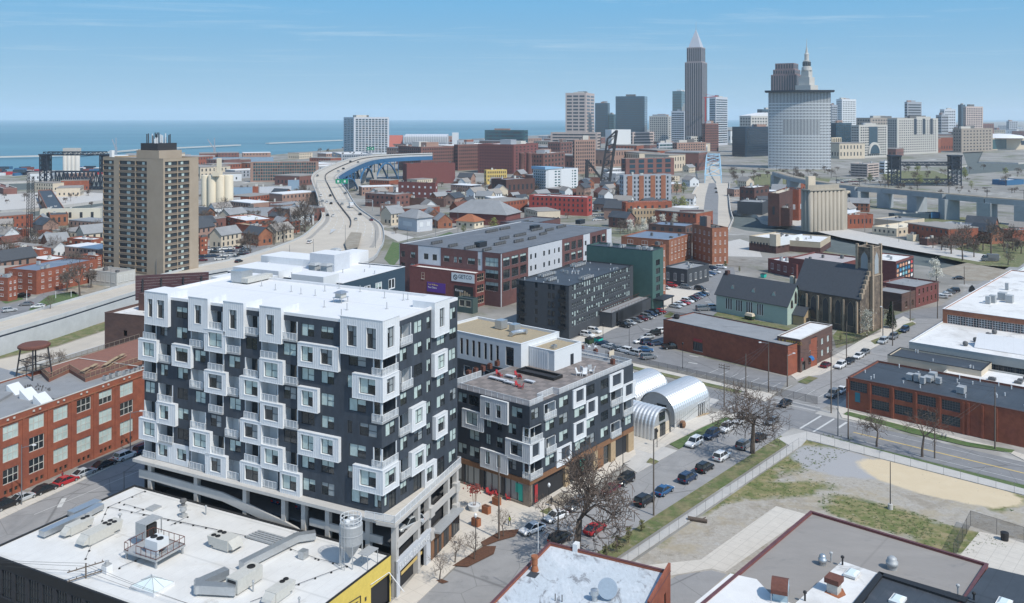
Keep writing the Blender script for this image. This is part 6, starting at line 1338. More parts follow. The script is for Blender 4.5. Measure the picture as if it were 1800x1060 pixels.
for i in range(6):
	for j in range(5):
		s=.5+(MU.L-1)*i/6;z=1.7+(MU.h-2.7)*j/5;mb=MB();w_=(MU.L-1)/6*.85;hh=(MU.h-2.7)/5*.85;c_=(s+w_/2,z+hh/2);n=9
		mb.face([(c_[0]+w_/2*math.cos(6.283*k/n+j)*q.uniform(.75,1),-.045,c_[1]+hh/2*math.sin(6.283*k/n+j)*q.uniform(.8,1))for k in range(n)]);mb.build('portrait',q.choice(pal[:3]+pal[4:]),MU.root)
hvac(MU,2,3,M['metal'])
B=Block('brick_row','dark red brick row with a worn grey roof behind the bell tower','building',1610,541,505,1650,1548,40);hs=gridw(B,'R',5,2,1.0,1.8,1.2,3.4,1,fm='wood',cols=1);shell(B,M['brick_maroon'],M['grey_roof'],hs,[],par=.5,cop=M['brick_dark']);vents(B,5,3)
B=Block('brick_hall','brown and maroon brick hall with a flat grey roof beside the bell tower','building',1585,548,517,1612,1532,40);shell(B,M['brick_brown'],M['grey_roof'],gridw(B,'R',2,1,1.4,2.0,1.2,3,1,fm='wood'),[],par=.4)
# -- brick lofts and white roofs along the cross street
pa,pb=G(1490,718),G(1757,790);THR=GB
LO=Block('brick_loft','two-storey dark red brick loft building with big steel windows and a black roof','loft building',1490,716,661,1560,1400,49)
bpy.data.objects.remove(LO.root)
hh=LO.h;p0=G(1490,718);l_=47.0;an2=-42.3
LO=Rect('brick_loft','two-storey dark red brick loft building with big steel windows and a black roof','loft building',p0[0]+l_*math.cos(R(an2)),p0[1]+l_*math.sin(R(an2)),an2+90,19,l_,hh)
hs=[]
for p_,q_ in((1494,1524),(1532,1563),(1572,1604),(1612,1645),(1655,1688)):
	a,c=span(LO,'L',p_,q_)
	for z,z1_ in((hh*.60,hh*.90),(hh*.17,hh*.46)):
		if p_==1494 and z<3:continue
		hs.append((a,c,z,z1_,.25));pwin(LO,'L',a,c,z,z1_,-.2,cols=7,rows=4,fm='unit_dark',glass='glass_far',sill=True,fr=.07)
shell(LO,M['brick_dark' if False else 'brick_red'],M['membrane'],[(3,6,hh*.58,hh*.88),(9,12,hh*.58,hh*.88),(3,4.5,0,2.6),(9,12,1,3)],hs,par=.35,cop=M['brick_dark'])
for s in(3,9):pwin(LO,'R',s,s+3,hh*.58,hh*.88,cols=4,rows=3,fm='unit_dark')
for p_ in(1488,1527,1567,1608,1650,1692,1700,1725,1750):a,c=span(LO,'L',p_,p_+4);one('fbox',('pilaster',M['brick_red'],LO.root),'L',a,c,.01,.22,0,LO.h-.4)
mb=MB();a,c=span(LO,'L',1503,1512);mb.fbox('L',a,c,.01,.06,2.0,4.2);mb.build('wall_sign',mat('sign_teal',(.02,.16,.22),.6),LO.root)
q=random.Random(9)
for px,py in((1600,665),(1612,668),(1622,672),(1632,668),(1640,664),(1650,672),(1690,688)):
	x,y=LO.loc(px,py,LO.h);a=q.uniform(.7,1.3);one('box',('rooftop_unit',M['metal_dull'],LO.root),x-a,x+a,y-a*.7,y+a*.7,LO.h-.2,LO.h+q.uniform(.8,1.6))
vents(LO,34,21,M['trim'])
BX=Block('black_roofed_annex','low annex with a black roof between the brick loft and the white roofs','annex',1725,690,652,1743,1560,49);shell(BX,M['beige'],M['membrane'],[],[],par=.35,cop=M['black']);vents(BX,6,4,M['trim'])
WH1=Block('white_roofed_warehouse','beige warehouse with a stained white roof and a long row of steel windows','warehouse',1860,690,642,1900,1598,49)
hs=gridw(WH1,'L',12,1,3.0,2.2,2.2,3,1.5,cols=5,rows=3,fm='unit_dark',glass='glass_far');shell(WH1,M['unit'],M['white_roof_dirty'],[],hs,par=.3,cop=M['white_roof_clean'])
for px,py in((1697,606),(1715,599),(1727,595),(1737,590),(1748,585)):x,y=WH1 .loc(px,py,WH1 .h);one('lathe',('roof_fan',M['unit_dark'],WH1 .root),(x,y,WH1 .h-.3),[(.5,0),(.7,.6),(.6,1.1),(.2,1.3)],10)
x,y=WH1 .loc(1770,612,WH1 .h);mb=MB();mb.hexa([(x-4,y-7,WH1 .h-.2),(x+4,y-7,WH1 .h-.2),(x+4,y+7,WH1 .h-.2),(x-4,y+7,WH1 .h-.2),(x-.1,y-7,WH1 .h+3),(x+.1,y-7,WH1 .h+3),(x+.1,y+7,WH1 .h+3),(x-.1,y+7,WH1 .h+3)]);mb.build('monitor_roof',M['white_roof_clean'],WH1 .root)
WH2=Block('white_roofed_warehouse','orange-red brick warehouse with a white roof and wide steel windows','warehouse',1880,640,572,1960,1657,49)
hs=gridw(WH2,'L',8,1,5.0,2.6,WH2 .h-4.2,3,2,cols=7,rows=4,fm='trim',glass='glass_far');shell(WH2,M['brick_orange'],M['white_roof_dirty'],[],hs,par=.3,cop=M['white_roof_clean'])
for px,py,a in((1762,525,1.4),(1745,530,1.1),(1775,530,1.2),(1737,532,.8),(1770,508,.6)):x,y=WH2 .loc(px,py,WH2 .h);one('box',('rooftop_unit',M['metal_dull'],WH2 .root),x-a,x+a,y-a*.8,y+a*.8,WH2 .h-.2,WH2 .h+2.0)
WH3=Block('market_building','white-roofed building with a teal arched front at the far side street','building',1850,535,505,1900,1756,49);shell(WH3,mat('teal_pale',(.16,.28,.28),.8),M['white_roof_dirty'],[],[],par=.3,cop=M['white_roof_clean'])
for i in range(6):lancet(WH3,'L',3+4.5*i,2.4,1.0,3.8,'glass',fm='trim')
YB=Rect('white_yard_roof','flat white roof section behind the black annex','building',*G(1800,705,4),49,22,20,4.2);shell(YB,M['unit'],M['white_roof_dirty'],[],[],par=.3);hvac(YB,5,8,M['unit_dark'],hmax=1.8)
# -- the city beyond: one row per building
# kind, label, category, corner column, base row, roof row, right end, left end, turn, walls, roof, (windows L, windows R, storeys, width share, height share, glass)
FAR=[
('office_tower','pinkish stone office tower with dark recessed window bands','office tower',1030,246,163,1045,994,72,'pinkstone','limestone',(3,2,13,.80,.55,'glass_far')),
('office_podium','long low podium with striped pinkish floors below the stone tower','office building',1050,262,233,1056,968,72,'pinkstone','limestone',(8,1,5,.97,.45,'glass_far')),
('office_tower','slim dark blue glass tower next to the pinkish one','office tower',1068,246,181,1072,1046,72,'glass_blue','membrane',(5,1,14,.9,.35,'glass_far')),
('office_tower','short dark glass block between the slim and the wide glass towers','office tower',1079,246,201,1084,1070,72,'glass_teal','membrane',(3,1,10,.9,.4,'glass_far')),
('office_tower','wide blue glass slab tower with a flat top','office tower',1133,249,169,1138,1082,74,'glass_blue','membrane',(11,1,19,.95,.35,'glass_far')),
('office_tower','pale gridded stone block with a stepped roof, beside the striped blue tower','office building',1175,250,204,1182,1141,66,'limestone','limestone',(9,2,11,.55,.6,'glass_far')),
('office_tower','blue and white striped office block with a pale roof box','office building',1203,252,195,1216,1180,62,'light_panel','limestone',(5,3,14,.92,.5,'glass_blue')),
('office_tower','dark teal glass tower peeking out beside the tallest skyscraper','office tower',1198,240,160,1206,1182,66,'glass_teal','membrane',(4,2,16,.9,.3,'glass_far')),
('office_tower','silver striped tower with a slanted white top by the red crane','office tower',1258,256,170,1279,1247,52,'light_panel','white_roof_clean',(3,5,20,.94,.5,'glass_blue')),
('brick_tower','dark red brick office block under the red crane','office building',1240,275,217,1263,1234,40,'far_brick','membrane',(2,6,12,.5,.55,'glass_far')),
('office_block','wide black glass office box with a pale columned base','office building',1310,276,223,1358,1287,40,'glass_navy','membrane',(4,9,12,.92,.3,'glass_far')),
('office_tower','old stone office palace with stepped roofs behind the black glass box','office building',1320,255,204,1350,1300,45,'limestone','limestone',(4,6,9,.5,.5,'glass_far')),
('office_tower','dark block rising just behind the round-fronted white tower','office tower',1340,248,192,1358,1331,45,'glass_blue','membrane',(2,4,12,.9,.4,'glass_far')),
('office_tower','white gridded tower with a small roof box next to the round-fronted tower','office tower',1480,245,174,1505,1470,40,'white_wall','limestone',(4,8,17,.55,.5,'glass_far')),
('office_tower','dark grey mid-rise tight beside the round-fronted tower','office building',1462,248,184,1472,1456,45,'grey_panel','membrane',(2,3,14,.8,.4,'glass_far')),
('office_block','blue glass and stone block below the white gridded tower','office building',1470,272,216,1497,1456,45,'glass_blue','limestone',(5,8,12,.6,.4,'glass_far')),
('hotel_block','pale hotel block with an arched glass entrance between its wings','hotel',1510,278,220,1560,1496,38,'limestone','limestone',(4,12,12,.6,.5,'glass_far')),
('civic_building','cream civic building with tall window slots','civic building',1462,276,242,1479,1456,40,'cream','limestone',(3,5,1,.5,.75,'glass_far')),
('office_block','brown stone row with domed roofs behind the big stone complex','office building',1530,255,207,1600,1506,40,'stone_brown','membrane',(5,14,8,.5,.5,'glass_far')),
('office_complex','huge stone office complex with three dark vertical slots','office building',1577,272,208,1649,1560,34,'limestone','limestone',(4,18,14,.45,.5,'glass_far')),
('office_tower','charcoal tower with horizontal bands above the stone complex','office tower',1595,250,179,1620,1590,36,'grey_panel','membrane',(2,1,14,.95,.5,'glass_far')),
('office_tower','pale hospital-like tower to the far side of the stone complex','office building',1660,240,192,1680,1652,36,'light_panel','limestone',(3,5,9,.6,.5,'glass_far')),
('office_tower','bluish office block in front of the pale hospital-like tower','office building',1655,250,202,1667,1645,40,'grey_panel','limestone',(3,3,9,.7,.5,'glass_far')),
('office_tower','stepped stone tower with a green copper cap','office tower',1698,250,187,1728,1693,36,'pinkstone','leaf_dark',(2,9,15,.55,.6,'glass_far')),
('office_tower','deep blue glass slab beside the copper-capped tower','office tower',1690,246,184,1697,1684,36,'glass_blue','membrane',(3,2,14,.9,.3,'glass_far')),
('office_tower','lone grey stepped tower out on the plain','tower',1774,233,213,1789,1769,36,'grey_panel','limestone',(2,4,6,.6,.5,'glass_far')),
('office_block','tan multi-storey block below the copper-capped tower','office building',1690,268,226,1745,1675,36,'stone_brown','limestone',(3,9,7,.4,.4,'glass_far')),
('office_tower','glass and steel waterfront tower with a flat overhanging roof','office tower',622,272,206,684,604,28,'light_panel','limestone',(3,10,19,.75,.62,'glass_blue')),
('brick_warehouse','wide brick warehouse block with many small windows by the stadium','warehouse',740,302,258,800,700,38,'far_brick','white_roof_dirty',(10,14,7,.45,.5,'glass_far')),
('brick_warehouse','brick warehouse continuing toward the painted school','warehouse',805,300,254,842,798,38,'far_brick','white_roof_dirty',(2,10,7,.45,.5,'glass_far')),
('painted_hall','plain maroon hall standing behind the white school','hall',715,324,288,800,708,20,'brick_maroon','brick_maroon',None),
('brick_warehouse','big dark purple-brown brick warehouse with a teal roof edge','warehouse',903,306,254,946,840,62,'brick_maroon','white_roof_dirty',(13,6,9,.35,.4,'glass_far')),
('glass_office','blue-green glass office with ledges above the brick warehouses','office building',922,262,229,928,852,66,'glass_teal','limestone',(12,1,5,.95,.5,'glass_blue')),
('brick_warehouse','tall striped brick warehouse with vertical bands and a pale cornice','warehouse',1010,306,246,1047,1007,30,'far_brick_light','white_roof_dirty',(1,9,9,.45,.6,'glass_far')),
('brick_warehouse','low red brick works with the twin smokestacks','works',955,304,270,993,905,62,'far_brick','white_roof_dirty',(9,6,4,.45,.5,'glass_far')),
('brick_warehouse','reddish brick block with a water tank behind the works','warehouse',985,285,250,1006,963,62,'far_brick','membrane',(5,4,5,.45,.5,'glass_far')),
('white_department_store','blank white ribbed block behind the raised drawbridge','building',1075,262,228,1109,1064,34,'white_wall','white_roof_clean',None),
('parking_garage','striped parking garage next to the blank white block','car park building',1112,260,232,1150,1108,30,'pinkstone','limestone',(1,1,5,.97,.45,'glass_far')),
('old_brick_office','grand brown brick office block with round-headed ground floor','office building',1190,290,251,1241,1182,36,'far_brick_light','white_roof_dirty',(2,11,8,.45,.5,'glass_far')),
('glass_office','pale green glass office beside the grand brown brick block','office building',1158,288,251,1185,1155,34,'light_panel','white_roof_clean',(1,4,6,.9,.5,'glass_teal')),
('brick_terrace','brick and glass loft terrace with square window bays','loft building',1100,312,279,1185,1092,26,'far_brick','white_roof_dirty',(1,5,3,.6,.7,'glass_blue')),
('stone_block','pale stone block standing behind the grand brown one','office building',1215,275,240,1240,1206,40,'limestone','white_roof_dirty',(2,6,8,.5,.5,'glass_far')),
('brick_row','long low brick row with a pale roof behind the raised drawbridge','row building',1086,285,266,1150,1080,26,'far_brick_light','white_roof_clean',(1,12,3,.5,.5,'glass_far')),
('condo_block','white and blue-green balcony apartments with a wing-like roof','apartment block',960,341,298,1016,937,38,'white_wall','blue_roof',(6,9,8,.55,.45,'glass_teal')),
('grey_orange_apartments','apartment slab striped in grey and orange-brown panels','apartment block',1096,357,308,1180,1089,18,'grey_panel','grey_roof',(2,12,6,.42,.55,'glass_far')),
('red_brick_lofts','bright red painted brick loft row with white-framed windows','loft building',1032,380,347,1041,930,66,'brick_redpaint','white_roof_dirty',(12,1,3,.35,.5,'glass_far')),
('brick_block','brick block with a pale roof rim in front of the striped apartments','building',1100,392,356,1181,1093,16,'brick_red','white_roof_clean',(1,6,2,.3,.4,'glass_far')),
('tan_brick_office','tan brick office with small dark windows at the bridge approach','office building',1112,394,368,1165,1096,18,'brick_tan','beige',(3,9,2,.35,.5,'glass_far')),
('yellow_building','yellow-painted building with rows of arched windows','building',855,324,299,891,851,18,'yellow_paint','beige',(1,10,3,.45,.55,'glass_far')),
('brick_works','dark brick works with a low gabled wing near the yellow building','works',890,345,316,940,864,40,'brick_dark','grey_roof',(6,6,1,.4,.4,'glass_far')),
('white_school','white school with a long dark glazed front','school',735,322,299,784,714,24,'white_wall','white_roof_clean',(2,1,2,.9,.5,'glass_far')),
('brick_factory_block','dark brick factory with white roundels on its wall','factory',765,350,322,769,700,66,'brick_maroon','white_roof_clean',(6,1,2,.3,.3,'white_wall')),
('brick_factory_block','low brick works with an orange end wall by the motorway','works',695,366,342,720,642,58,'far_brick','grey_roof',(6,3,2,.35,.4,'glass_far')),
('brick_hall','brick house block with tall white windows next to the motorway curve','building',703,382,360,706,668,66,'far_brick_light','grey_roof',(6,1,2,.4,.5,'white_wall')),
('grey_roofed_hall','long hall with a grey monitor roof behind the gabled house','hall',780,364,350,782,714,68,'brick_brown','grey_roof',None),
('riverside_apartments','long riverside apartment block in teal glass and brick bays','apartment block',440,320,285,560,423,12,'far_brick_light','white_roof_clean',(1,26,6,.72,.7,'glass_teal')),
('parking_structure','blue-grey parking structure between the motorway and the glass tower','car park building',600,292,271,655,584,20,'grey_panel','white_roof_dirty',(2,16,3,.6,.5,'glass_blue')),
('grey_shed','blue-grey shed at the foot of the cream silos','shed',410,346,330,443,406,14,'blue_wall','white_roof_dirty',None),
('brick_shed','small red shed joined to the long pale store','shed',444,344,328,454,443,14,'brick_red','white_roof_dirty',None),
('pale_store','long pale flat store by the river road','store',456,344,329,512,453,14,'light_panel','white_roof_dirty',None),
('blue_store','pale blue store with a taller white roof','store',506,334,317,526,503,14,'blue_wall','white_roof_clean',None),
('brick_depot','low brick depot with a row of white doors','depot',424,368,356,512,420,10,'far_brick','grey_roof',(1,14,1,.5,.5,'white_wall')),
('grey_depot','wide grey shed roof in front of the brick depot','shed',424,380,366,480,418,10,'grey_panel','blue_roof',None),
('brick_flats','red brick flats with a flat white roof beyond the car park','flats',432,406,388,482,396,40,'brick_red','white_roof_clean',(3,4,2,.4,.5,'glass_far')),
('brick_flats','red brick flats with tan ribbed roofs nearest the motorway','flats',452,418,398,470,412,50,'brick_red','tan_roof',None),
('brick_flats','small red brick end block among the bare trees','flats',513,410,390,527,498,50,'brick_red','membrane',(2,2,3,.4,.5,'glass_far')),
('brick_flats','slim red brick block at the foot of the tall tan tower','flats',352,448,418,364,345,50,'brick_red','membrane',(1,2,3,.4,.4,'beige')),
('brick_flats','long three-storey brick flats with a grey-blue roof facing the street','flats',64,518,476,170,8,70,'brick_red','blue_roof',(3,8,3,.35,.45,'beige')),
('brick_flats','brick flats cut off by the edge of the picture beside the small lawn','flats',14,530,489,30,-30,70,'brick_red','blue_roof',(2,2,3,.4,.4,'beige')),
('brick_flats','brick flats with a wide white roof behind the long three-storey flats','flats',70,468,439,90,16,66,'brick_red','white_roof_clean',(3,1,3,.35,.4,'beige')),
('brick_flats','brick flats with dark eaves and a white roof in the middle of the estate','flats',90,478,458,128,30,62,'brick_red','white_roof_clean',None),
('brick_flats','brick flats with a bright white roof tight to the tan tower','flats',160,446,422,186,118,64,'brick_red','white_roof_clean',(4,2,2,.35,.4,'beige')),
('brick_flats','brick flats with a white roof and dark balconies beside the tan tower','flats',170,476,450,186,142,64,'brick_red','white_roof_clean',(2,2,3,.6,.5,'glass_far')),
('brick_flats','far brick flats with a thin white roof by the radio mast','flats',40,420,404,50,0,66,'brick_red','white_roof_clean',None),
('brick_flats','brick flats with a long tan ridge roof in the middle distance of the estate','flats',128,420,410,140,66,66,'brick_red','tan_roof',None),
('brick_school','brick school with a curved Dutch gable','school',88,398,378,120,62,30,'brick_orange','membrane',(2,3,1,.4,.5,'glass_far')),
('white_warehouse','big white harbour warehouse with one dark door','warehouse',70,392,368,176,68,8,'cream_shed','white_roof_clean',(1,5,1,.25,.5,'glass_far')),
('brick_flats','low brick wing with a white roof in front of the white warehouse','flats',136,402,390,182,131,10,'brick_red','white_roof_clean',None),
('river_sheds','brick sheds on the bank of the old river','shed',6,342,331,30,-20,40,'far_brick','far_brick',None),
('port_warehouse','long pale port warehouse roof by the lake','warehouse',350,287,277,480,338,8,'blue_wall','white_roof_clean',None),
('port_warehouse','second pale port warehouse with a blue end, near the lake','warehouse',405,298,288,560,398,8,'limestone','white_roof_dirty',None),
('concrete_office','low concrete hall with deep eaves at the foot of the tan tower','hall',205,505,480,238,157,64,'unit','brown_roof',(5,3,1,.6,.6,'glass_far')),
('brick_warehouse','tall narrow orange brick warehouse with arched windows by the bridge approach','warehouse',1252,465,401,1280,1217,20,'brick_orange','membrane',(4,3,4,.30,.45,'glass_far')),
('brick_shop_row','orange brick building with blue-grey roofs beside the teal block','building',1176,468,422,1216,1092,57,'brick_orange','blue_roof',(3,6,3,.4,.6,'glass_far')),
('blue_roofed_loft','older building with a pale blue roof and a dark brick front','building',1205,430,398,1225,1140,57,'brick_brown','blue_roof',(4,3,2,.4,.5,'glass_far')),
('brick_building','weathered orange brick building at the end of the teal block','building',1160,520,432,1170,1148,50,'brick_orange','grey_roof',(1,2,4,.4,.5,'glass_far')),
('grey_garage','low dark grey brick garage with machines on its roof','garage',1208,505,474,1246,1166,49,'dark_siding','grey_roof',(3,4,1,.35,.5,'glass_far')),
('deco_building','old cream and maroon two-tone showroom with a stepped corner','showroom',1364,446,420,1410,1317,40,'two_tone','white_roof_dirty',(8,6,1,.5,.35,'glass_far')),
('deco_wing','long two-tone wing with a white roof behind the showroom','building',1442,446,426,1460,1388,60,'two_tone','white_roof_clean',None),
('brick_garage','brick house with a bright white roof before the stone church','building',1400,490,465,1440,1350,24,'brick_maroon','white_roof_clean',(4,2,1,.4,.5,'white_wall')),
('brick_garage','maroon brick hall with a pink-grey roof beyond the stone church','hall',1476,500,464,1520,1386,44,'brick_maroon','pink_roof',None),
('mill_building','dark brick mill tower with a pale sloping roof','mill',1370,398,340,1396,1350,60,'brick_dark','beige',(1,1,1,.2,.3,'glass_far')),
('mill_building','lower dark brick mill block with a pale lean-to roof','mill',1388,398,366,1393,1364,60,'brick_dark','beige',None),
('mill_building','red brick mill wing with white-framed attic windows','mill',1404,388,333,1412,1374,60,'brick_red','membrane',(2,1,1,.3,.2,'white_wall')),
('dark_warehouse','long black shed roof by the river, in front of the brick mill','shed',1340,378,356,1352,1296,62,'membrane','grey_roof',None),
('brick_works','old brick works with a white boarded end across the river','works',1326,360,330,1352,1300,50,'brick_dark','white_roof_dirty',(3,3,2,.4,.4,'glass_far')),
('flats_store','purple-brown store with a cream front in the river flats','store',1576,416,402,1632,1533,36,'beige','cream',(5,7,1,.35,.4,'glass_far')),
('flats_store','brown upper store building behind the cream-fronted one','store',1585,402,389,1625,1537,36,'beige','grey_roof',None),
('flats_store','long low brick building along the river road','store',1490,402,378,1535,1480,14,'brick_red','grey_roof',(1,6,1,.3,.4,'glass_far')),
('flats_store','dark flat-roofed shed with a bright painted hoarding end','shed',1572,386,376,1655,1562,12,'slate_blue','grey_roof',None),
('flats_store','small tan-roofed hut by the river road','hut',1605,424,413,1622,1595,30,'cream','rust_orange',None),
('flats_store','small dark brick garage by the bare trees','garage',1630,432,420,1652,1616,30,'brick_dark','grey_roof',None),
('flats_store','slate grey metal shed behind the bare riverside trees','shed',1680,420,398,1720,1634,30,'grey_panel','grey_roof',None),
('flats_store','low brick shed under the viaduct at the picture edge','shed',1780,425,405,1830,1762,20,'brick_red','grey_roof',None),
('flats_depot','blue and cream depot with white roofs by the river bend','depot',1770,326,317,1800,1744,30,'bridge_blue','white_roof_clean',None),
('flats_parking','stacked pale parking decks below the hotel','car park building',1525,312,288,1545,1495,44,'pinkstone','limestone',(4,2,5,.9,.4,'glass_far')),
('flats_parking','white parking decks beside the lift bridge','car park building',1555,306,284,1575,1546,30,'white_wall','white_roof_clean',(1,1,4,.95,.4,'glass_far')),
('pale_house','cream house with a tan hipped roof on the corner lot','house',834,402,390,850,802,60,'cream','rust_orange',(3,2,1,.3,.4,'glass_far')),
('market_hall','large hall with a broad grey hipped roof','hall',890,398,378,915,790,64,'brick_maroon','grey_roof',None),
('gabled_garage','grey gabled garage with a white front','garage',733,408,384,760,700,44,'light_panel','grey_roof',(1,2,1,.5,.4,'white_wall')),
]
mk('pinkstone',(.46,.37,.33),.85,var=.06,scale=.02);mk('glass_navy',(.012,.030,.055),.15,spec=.7);mk('stone_brown',(.30,.255,.21),.85,var=.1,scale=.02);mk('yellow_paint',(.58,.42,.13),.8);mk('brick_redpaint',(.33,.055,.045),.85,var=.12,scale=.1)
mk('blue_wall',(.22,.31,.40),.8,var=.08,scale=.05);mk('cream_shed',(.60,.56,.46),.8,var=.06,scale=.05);mk('two_tone',(.44,.37,.27),.9,var=.1,scale=.1);mk('pink_roof',(.38,.34,.33),.85,var=.12,scale=.1)
FB={}
HIPS=('pale_house','market_hall','gabled_garage')
for i,(nm,lab,cat,px,base,roof,pr,pl,th,wm,rm,sp)in enumerate(FAR):
	b=Block(nm,lab,cat,px,base,roof,pr,pl,th)
	b.L=min(max(b.L,4),220);b.W=min(max(b.W,4),220);FB.setdefault(nm,[]).append(b)
	d=b.d
	if nm in HIPS:
		one('box',('wall',M[wm],b.root),0,b.L,0,b.W,0,b.h,0,(1,));e,r=1.0,min(b.L,b.W)*.38;mb=MB();k=min(b.L,b.W)/2
		x0,x1,y0,y1=(k,b.L-k,b.W/2,b.W/2)if b.L>b.W else(b.L/2,b.L/2,k,b.W-k)
		a,c,d_,f_=(-e,-e,b.h),(b.L+e,-e,b.h),(b.L+e,b.W+e,b.h),(-e,b.W+e,b.h);p,q=(x0,y0,b.h+r),(x1,y1,b.h+r)
		for q_ in((a,c,q,p),(c,d_,q),(d_,f_,p,q),(f_,a,p))if b.L>b.W else((a,c,p),(c,d_,q,p),(d_,f_,q),(f_,a,p,q)):mb.face(list(q_))
		mb.build('roof',M[rm],b.root)
	else:shell(b,M[wm],M[rm],[],[],par=.5 if d<700 else.9,cop=M['limestone' if wm in('pinkstone','far_brick','limestone')else wm],cw=.35 if d<700 else.8)
	if sp:
		nL,nR,rows,ws,hs_,g=sp;z0=b.h*.04 if rows>3 else b.h*.15;dz=(b.h*.96-z0)/rows;out=.12 if d<900 else.25
		for face,n in(('L',nL),('R',nR)):
			S=b.L if face=='R' else b.W
			if S<3:continue
			m0=.04*S;step=(S-2*m0)/n
			if d<420 and n*rows<40:
				for r in range(rows):
					for c in range(n):a=m0+step*(c+.5)-step*ws/2;pwin(b,face,a,a+step*ws,z0+dz*(r+.2),z0+dz*(r+.2+hs_),.02,cols=2,rows=1,fm='trim',glass=g if g in('glass_far','glass')else 'glass_far',sill=True,sh=rnd.choice((0,0,.5)))
			else:joined(b,face,n,rows,step*ws,dz*hs_,z0+dz*.25,dz,[M[g],M['glass_far']]if g!='white_wall' else[M[g]],m0,out=out,weights=[5,2]if g!='white_wall' else None)
	if nm not in HIPS and d<1400:hvac(b,3 if b.L*b.W<1500 else 7,i,M[rnd.choice(('unit','metal_dull','unit_dark'))],hmax=1.6 if d<600 else 3,z=b.h-.5)
def far_box(b,name,x0,x1,y0,y1,z0,z1,m):mb=MB();mb.box(x0,x1,y0,y1,z0,z1);return mb.build(name,M[m],b.root)
for k_ in('office_tower','office_block','office_complex','glass_office','hotel_block','old_brick_office','brick_warehouse','brick_tower'):
	for b in FB[k_]:
		for _ in range(2):u,v=rnd.uniform(.05,.5),rnd.uniform(.05,.5);far_box(b,'roof_plant',b.L*u,b.L*(u+rnd.uniform(.2,.4)),b.W*v,b.W*(v+rnd.uniform(.2,.4)),b.h-.8,b.h+rnd.uniform(2,6),rnd.choice(('limestone','grey_panel','unit_dark','far_brick_light')))
		# extra features on the landmark blocks
for b in FB['office_tower'][:1]:far_box(b,'roof_plant',b.L*.2,b.L*.8,b.W*.2,b.W*.7,b.h,b.h+3,'limestone')
b=FB['office_tower'][4];far_box(b,'penthouse',b.L*.1,b.L*.9,b.W*.15,b.W*.85,b.h,b.h+4.5,'grey_panel')
b=FB['office_tower'][5];far_box(b,'stepped_top',b.L*.1,b.L*.8,0,b.W*.25,b.h,b.h+12,'limestone');far_box(b,'stepped_top',b.L*.2,b.L*.6,b.W*.05,b.W*.18,b.h+12,b.h+20,'limestone')
b=FB['office_tower'][6];far_box(b,'roof_box',b.L*.1,b.L*.9,b.W*.1,b.W*.6,b.h,b.h+5,'white_wall')
b=FB['office_tower'][8];mb=MB();mb.hexa([(0,0,b.h),(b.L,0,b.h),(b.L,b.W,b.h),(0,b.W,b.h),(0,0,b.h+1),(b.L,0,b.h+9),(b.L,b.W,b.h+9),(0,b.W,b.h+1)]);mb.build('slanted_top',M['white_roof_clean'],b.root)
for bi,ii in((13,0),(16,0)):b=FB['office_tower'][9];
b=FB['hotel_block'][0];r=b.L*.17;mb=MB();n=14;c=b.L*.5
mb.face([(c+r*math.cos(math.pi*i/n),-2.6,b.h*.12+r*math.sin(math.pi*i/n))for i in range(n+1)]);mb.build('arched_glass',M['glass_blue'],b.root)
for i in range(n):t,t2_=math.pi*i/n,math.pi*(i+1)/n;mb=MB()if i==0 else mb;mb.hexa([(c+q*math.cos(tt_),y,b.h*.12+q*math.sin(tt_))for y in(-3,0)for q,tt_ in((r,t),(r*1.25,t),(r*1.25,t2_),(r,t2_))])
mb.build('arch_rim',M['limestone'],b.root);far_box(b,'dark_centre',b.L*.34,b.L*.64,-.5,0,b.h*.3,b.h*.95,'glass_blue')
b=FB['office_complex'][0]
for f in(.40,.61,.80):far_box(b,'dark_slot',b.L*f,b.L*(f+.06),-.5,0,b.h*.55,b.h*.99,'glass_navy')
b=FB['grey_orange_apartments'][0]
for f in(.08,.32,.56,.78):far_box(b,'orange_panel',b.L*f,b.L*(f+.10),-.2,.1,.5,b.h*.97,'brick_orange')
b=FB['condo_block'][0]
for f0,f1 in((.05,.25),(.45,.8)):far_box(b,'white_panel',b.L*f0,b.L*f1,-.4,0,.5,b.h*.98,'white_wall')
for z in range(8):far_box(b,'balcony',-1.4,0,0,b.W*.9,b.h*(.08+.11*z),b.h*(.08+.11*z)+.4,'light_panel')
mb=MB();mb.hexa([(-2,-1,b.h),(b.L*.5,-1,b.h+1),(b.L*.5,b.W,b.h+1),(-2,b.W,b.h),(-2,-1,b.h+2.5),(b.L*.5,-1,b.h+1.5),(b.L*.5,b.W,b.h+1.5),(-2,b.W,b.h+2.5)]);mb.build('wing_roof',mat('sky_roof',(.25,.42,.58),.5),b.root)
b=FB['deco_building'][0];far_box(b,'maroon_base',-.12,b.L+.1,-.12,b.W,0,b.h*.52,'brick_dark');far_box(b,'corner_pylon',-.3,3.5,-.3,3.5,b.h*.5,b.h+2.2,'beige');far_box(b,'white_bay',3.6,b.L,-.25,.5,b.h*.5,b.h+.4,'white_wall')
b=FB['deco_wing'][0];far_box(b,'maroon_base',-.12,b.L+.1,-.12,b.W,0,b.h*.5,'brick_dark')
b=FB['flats_store'][3];far_box(b,'hoarding',b.L*.75,b.L*1.15,-1.2,-.9,.5,b.h+.5,'hoard' if 'hoard' in M else 'awn' if 'awn' in M else 'bridge_blue')
b=FB['office_tower'][-6]if False else None
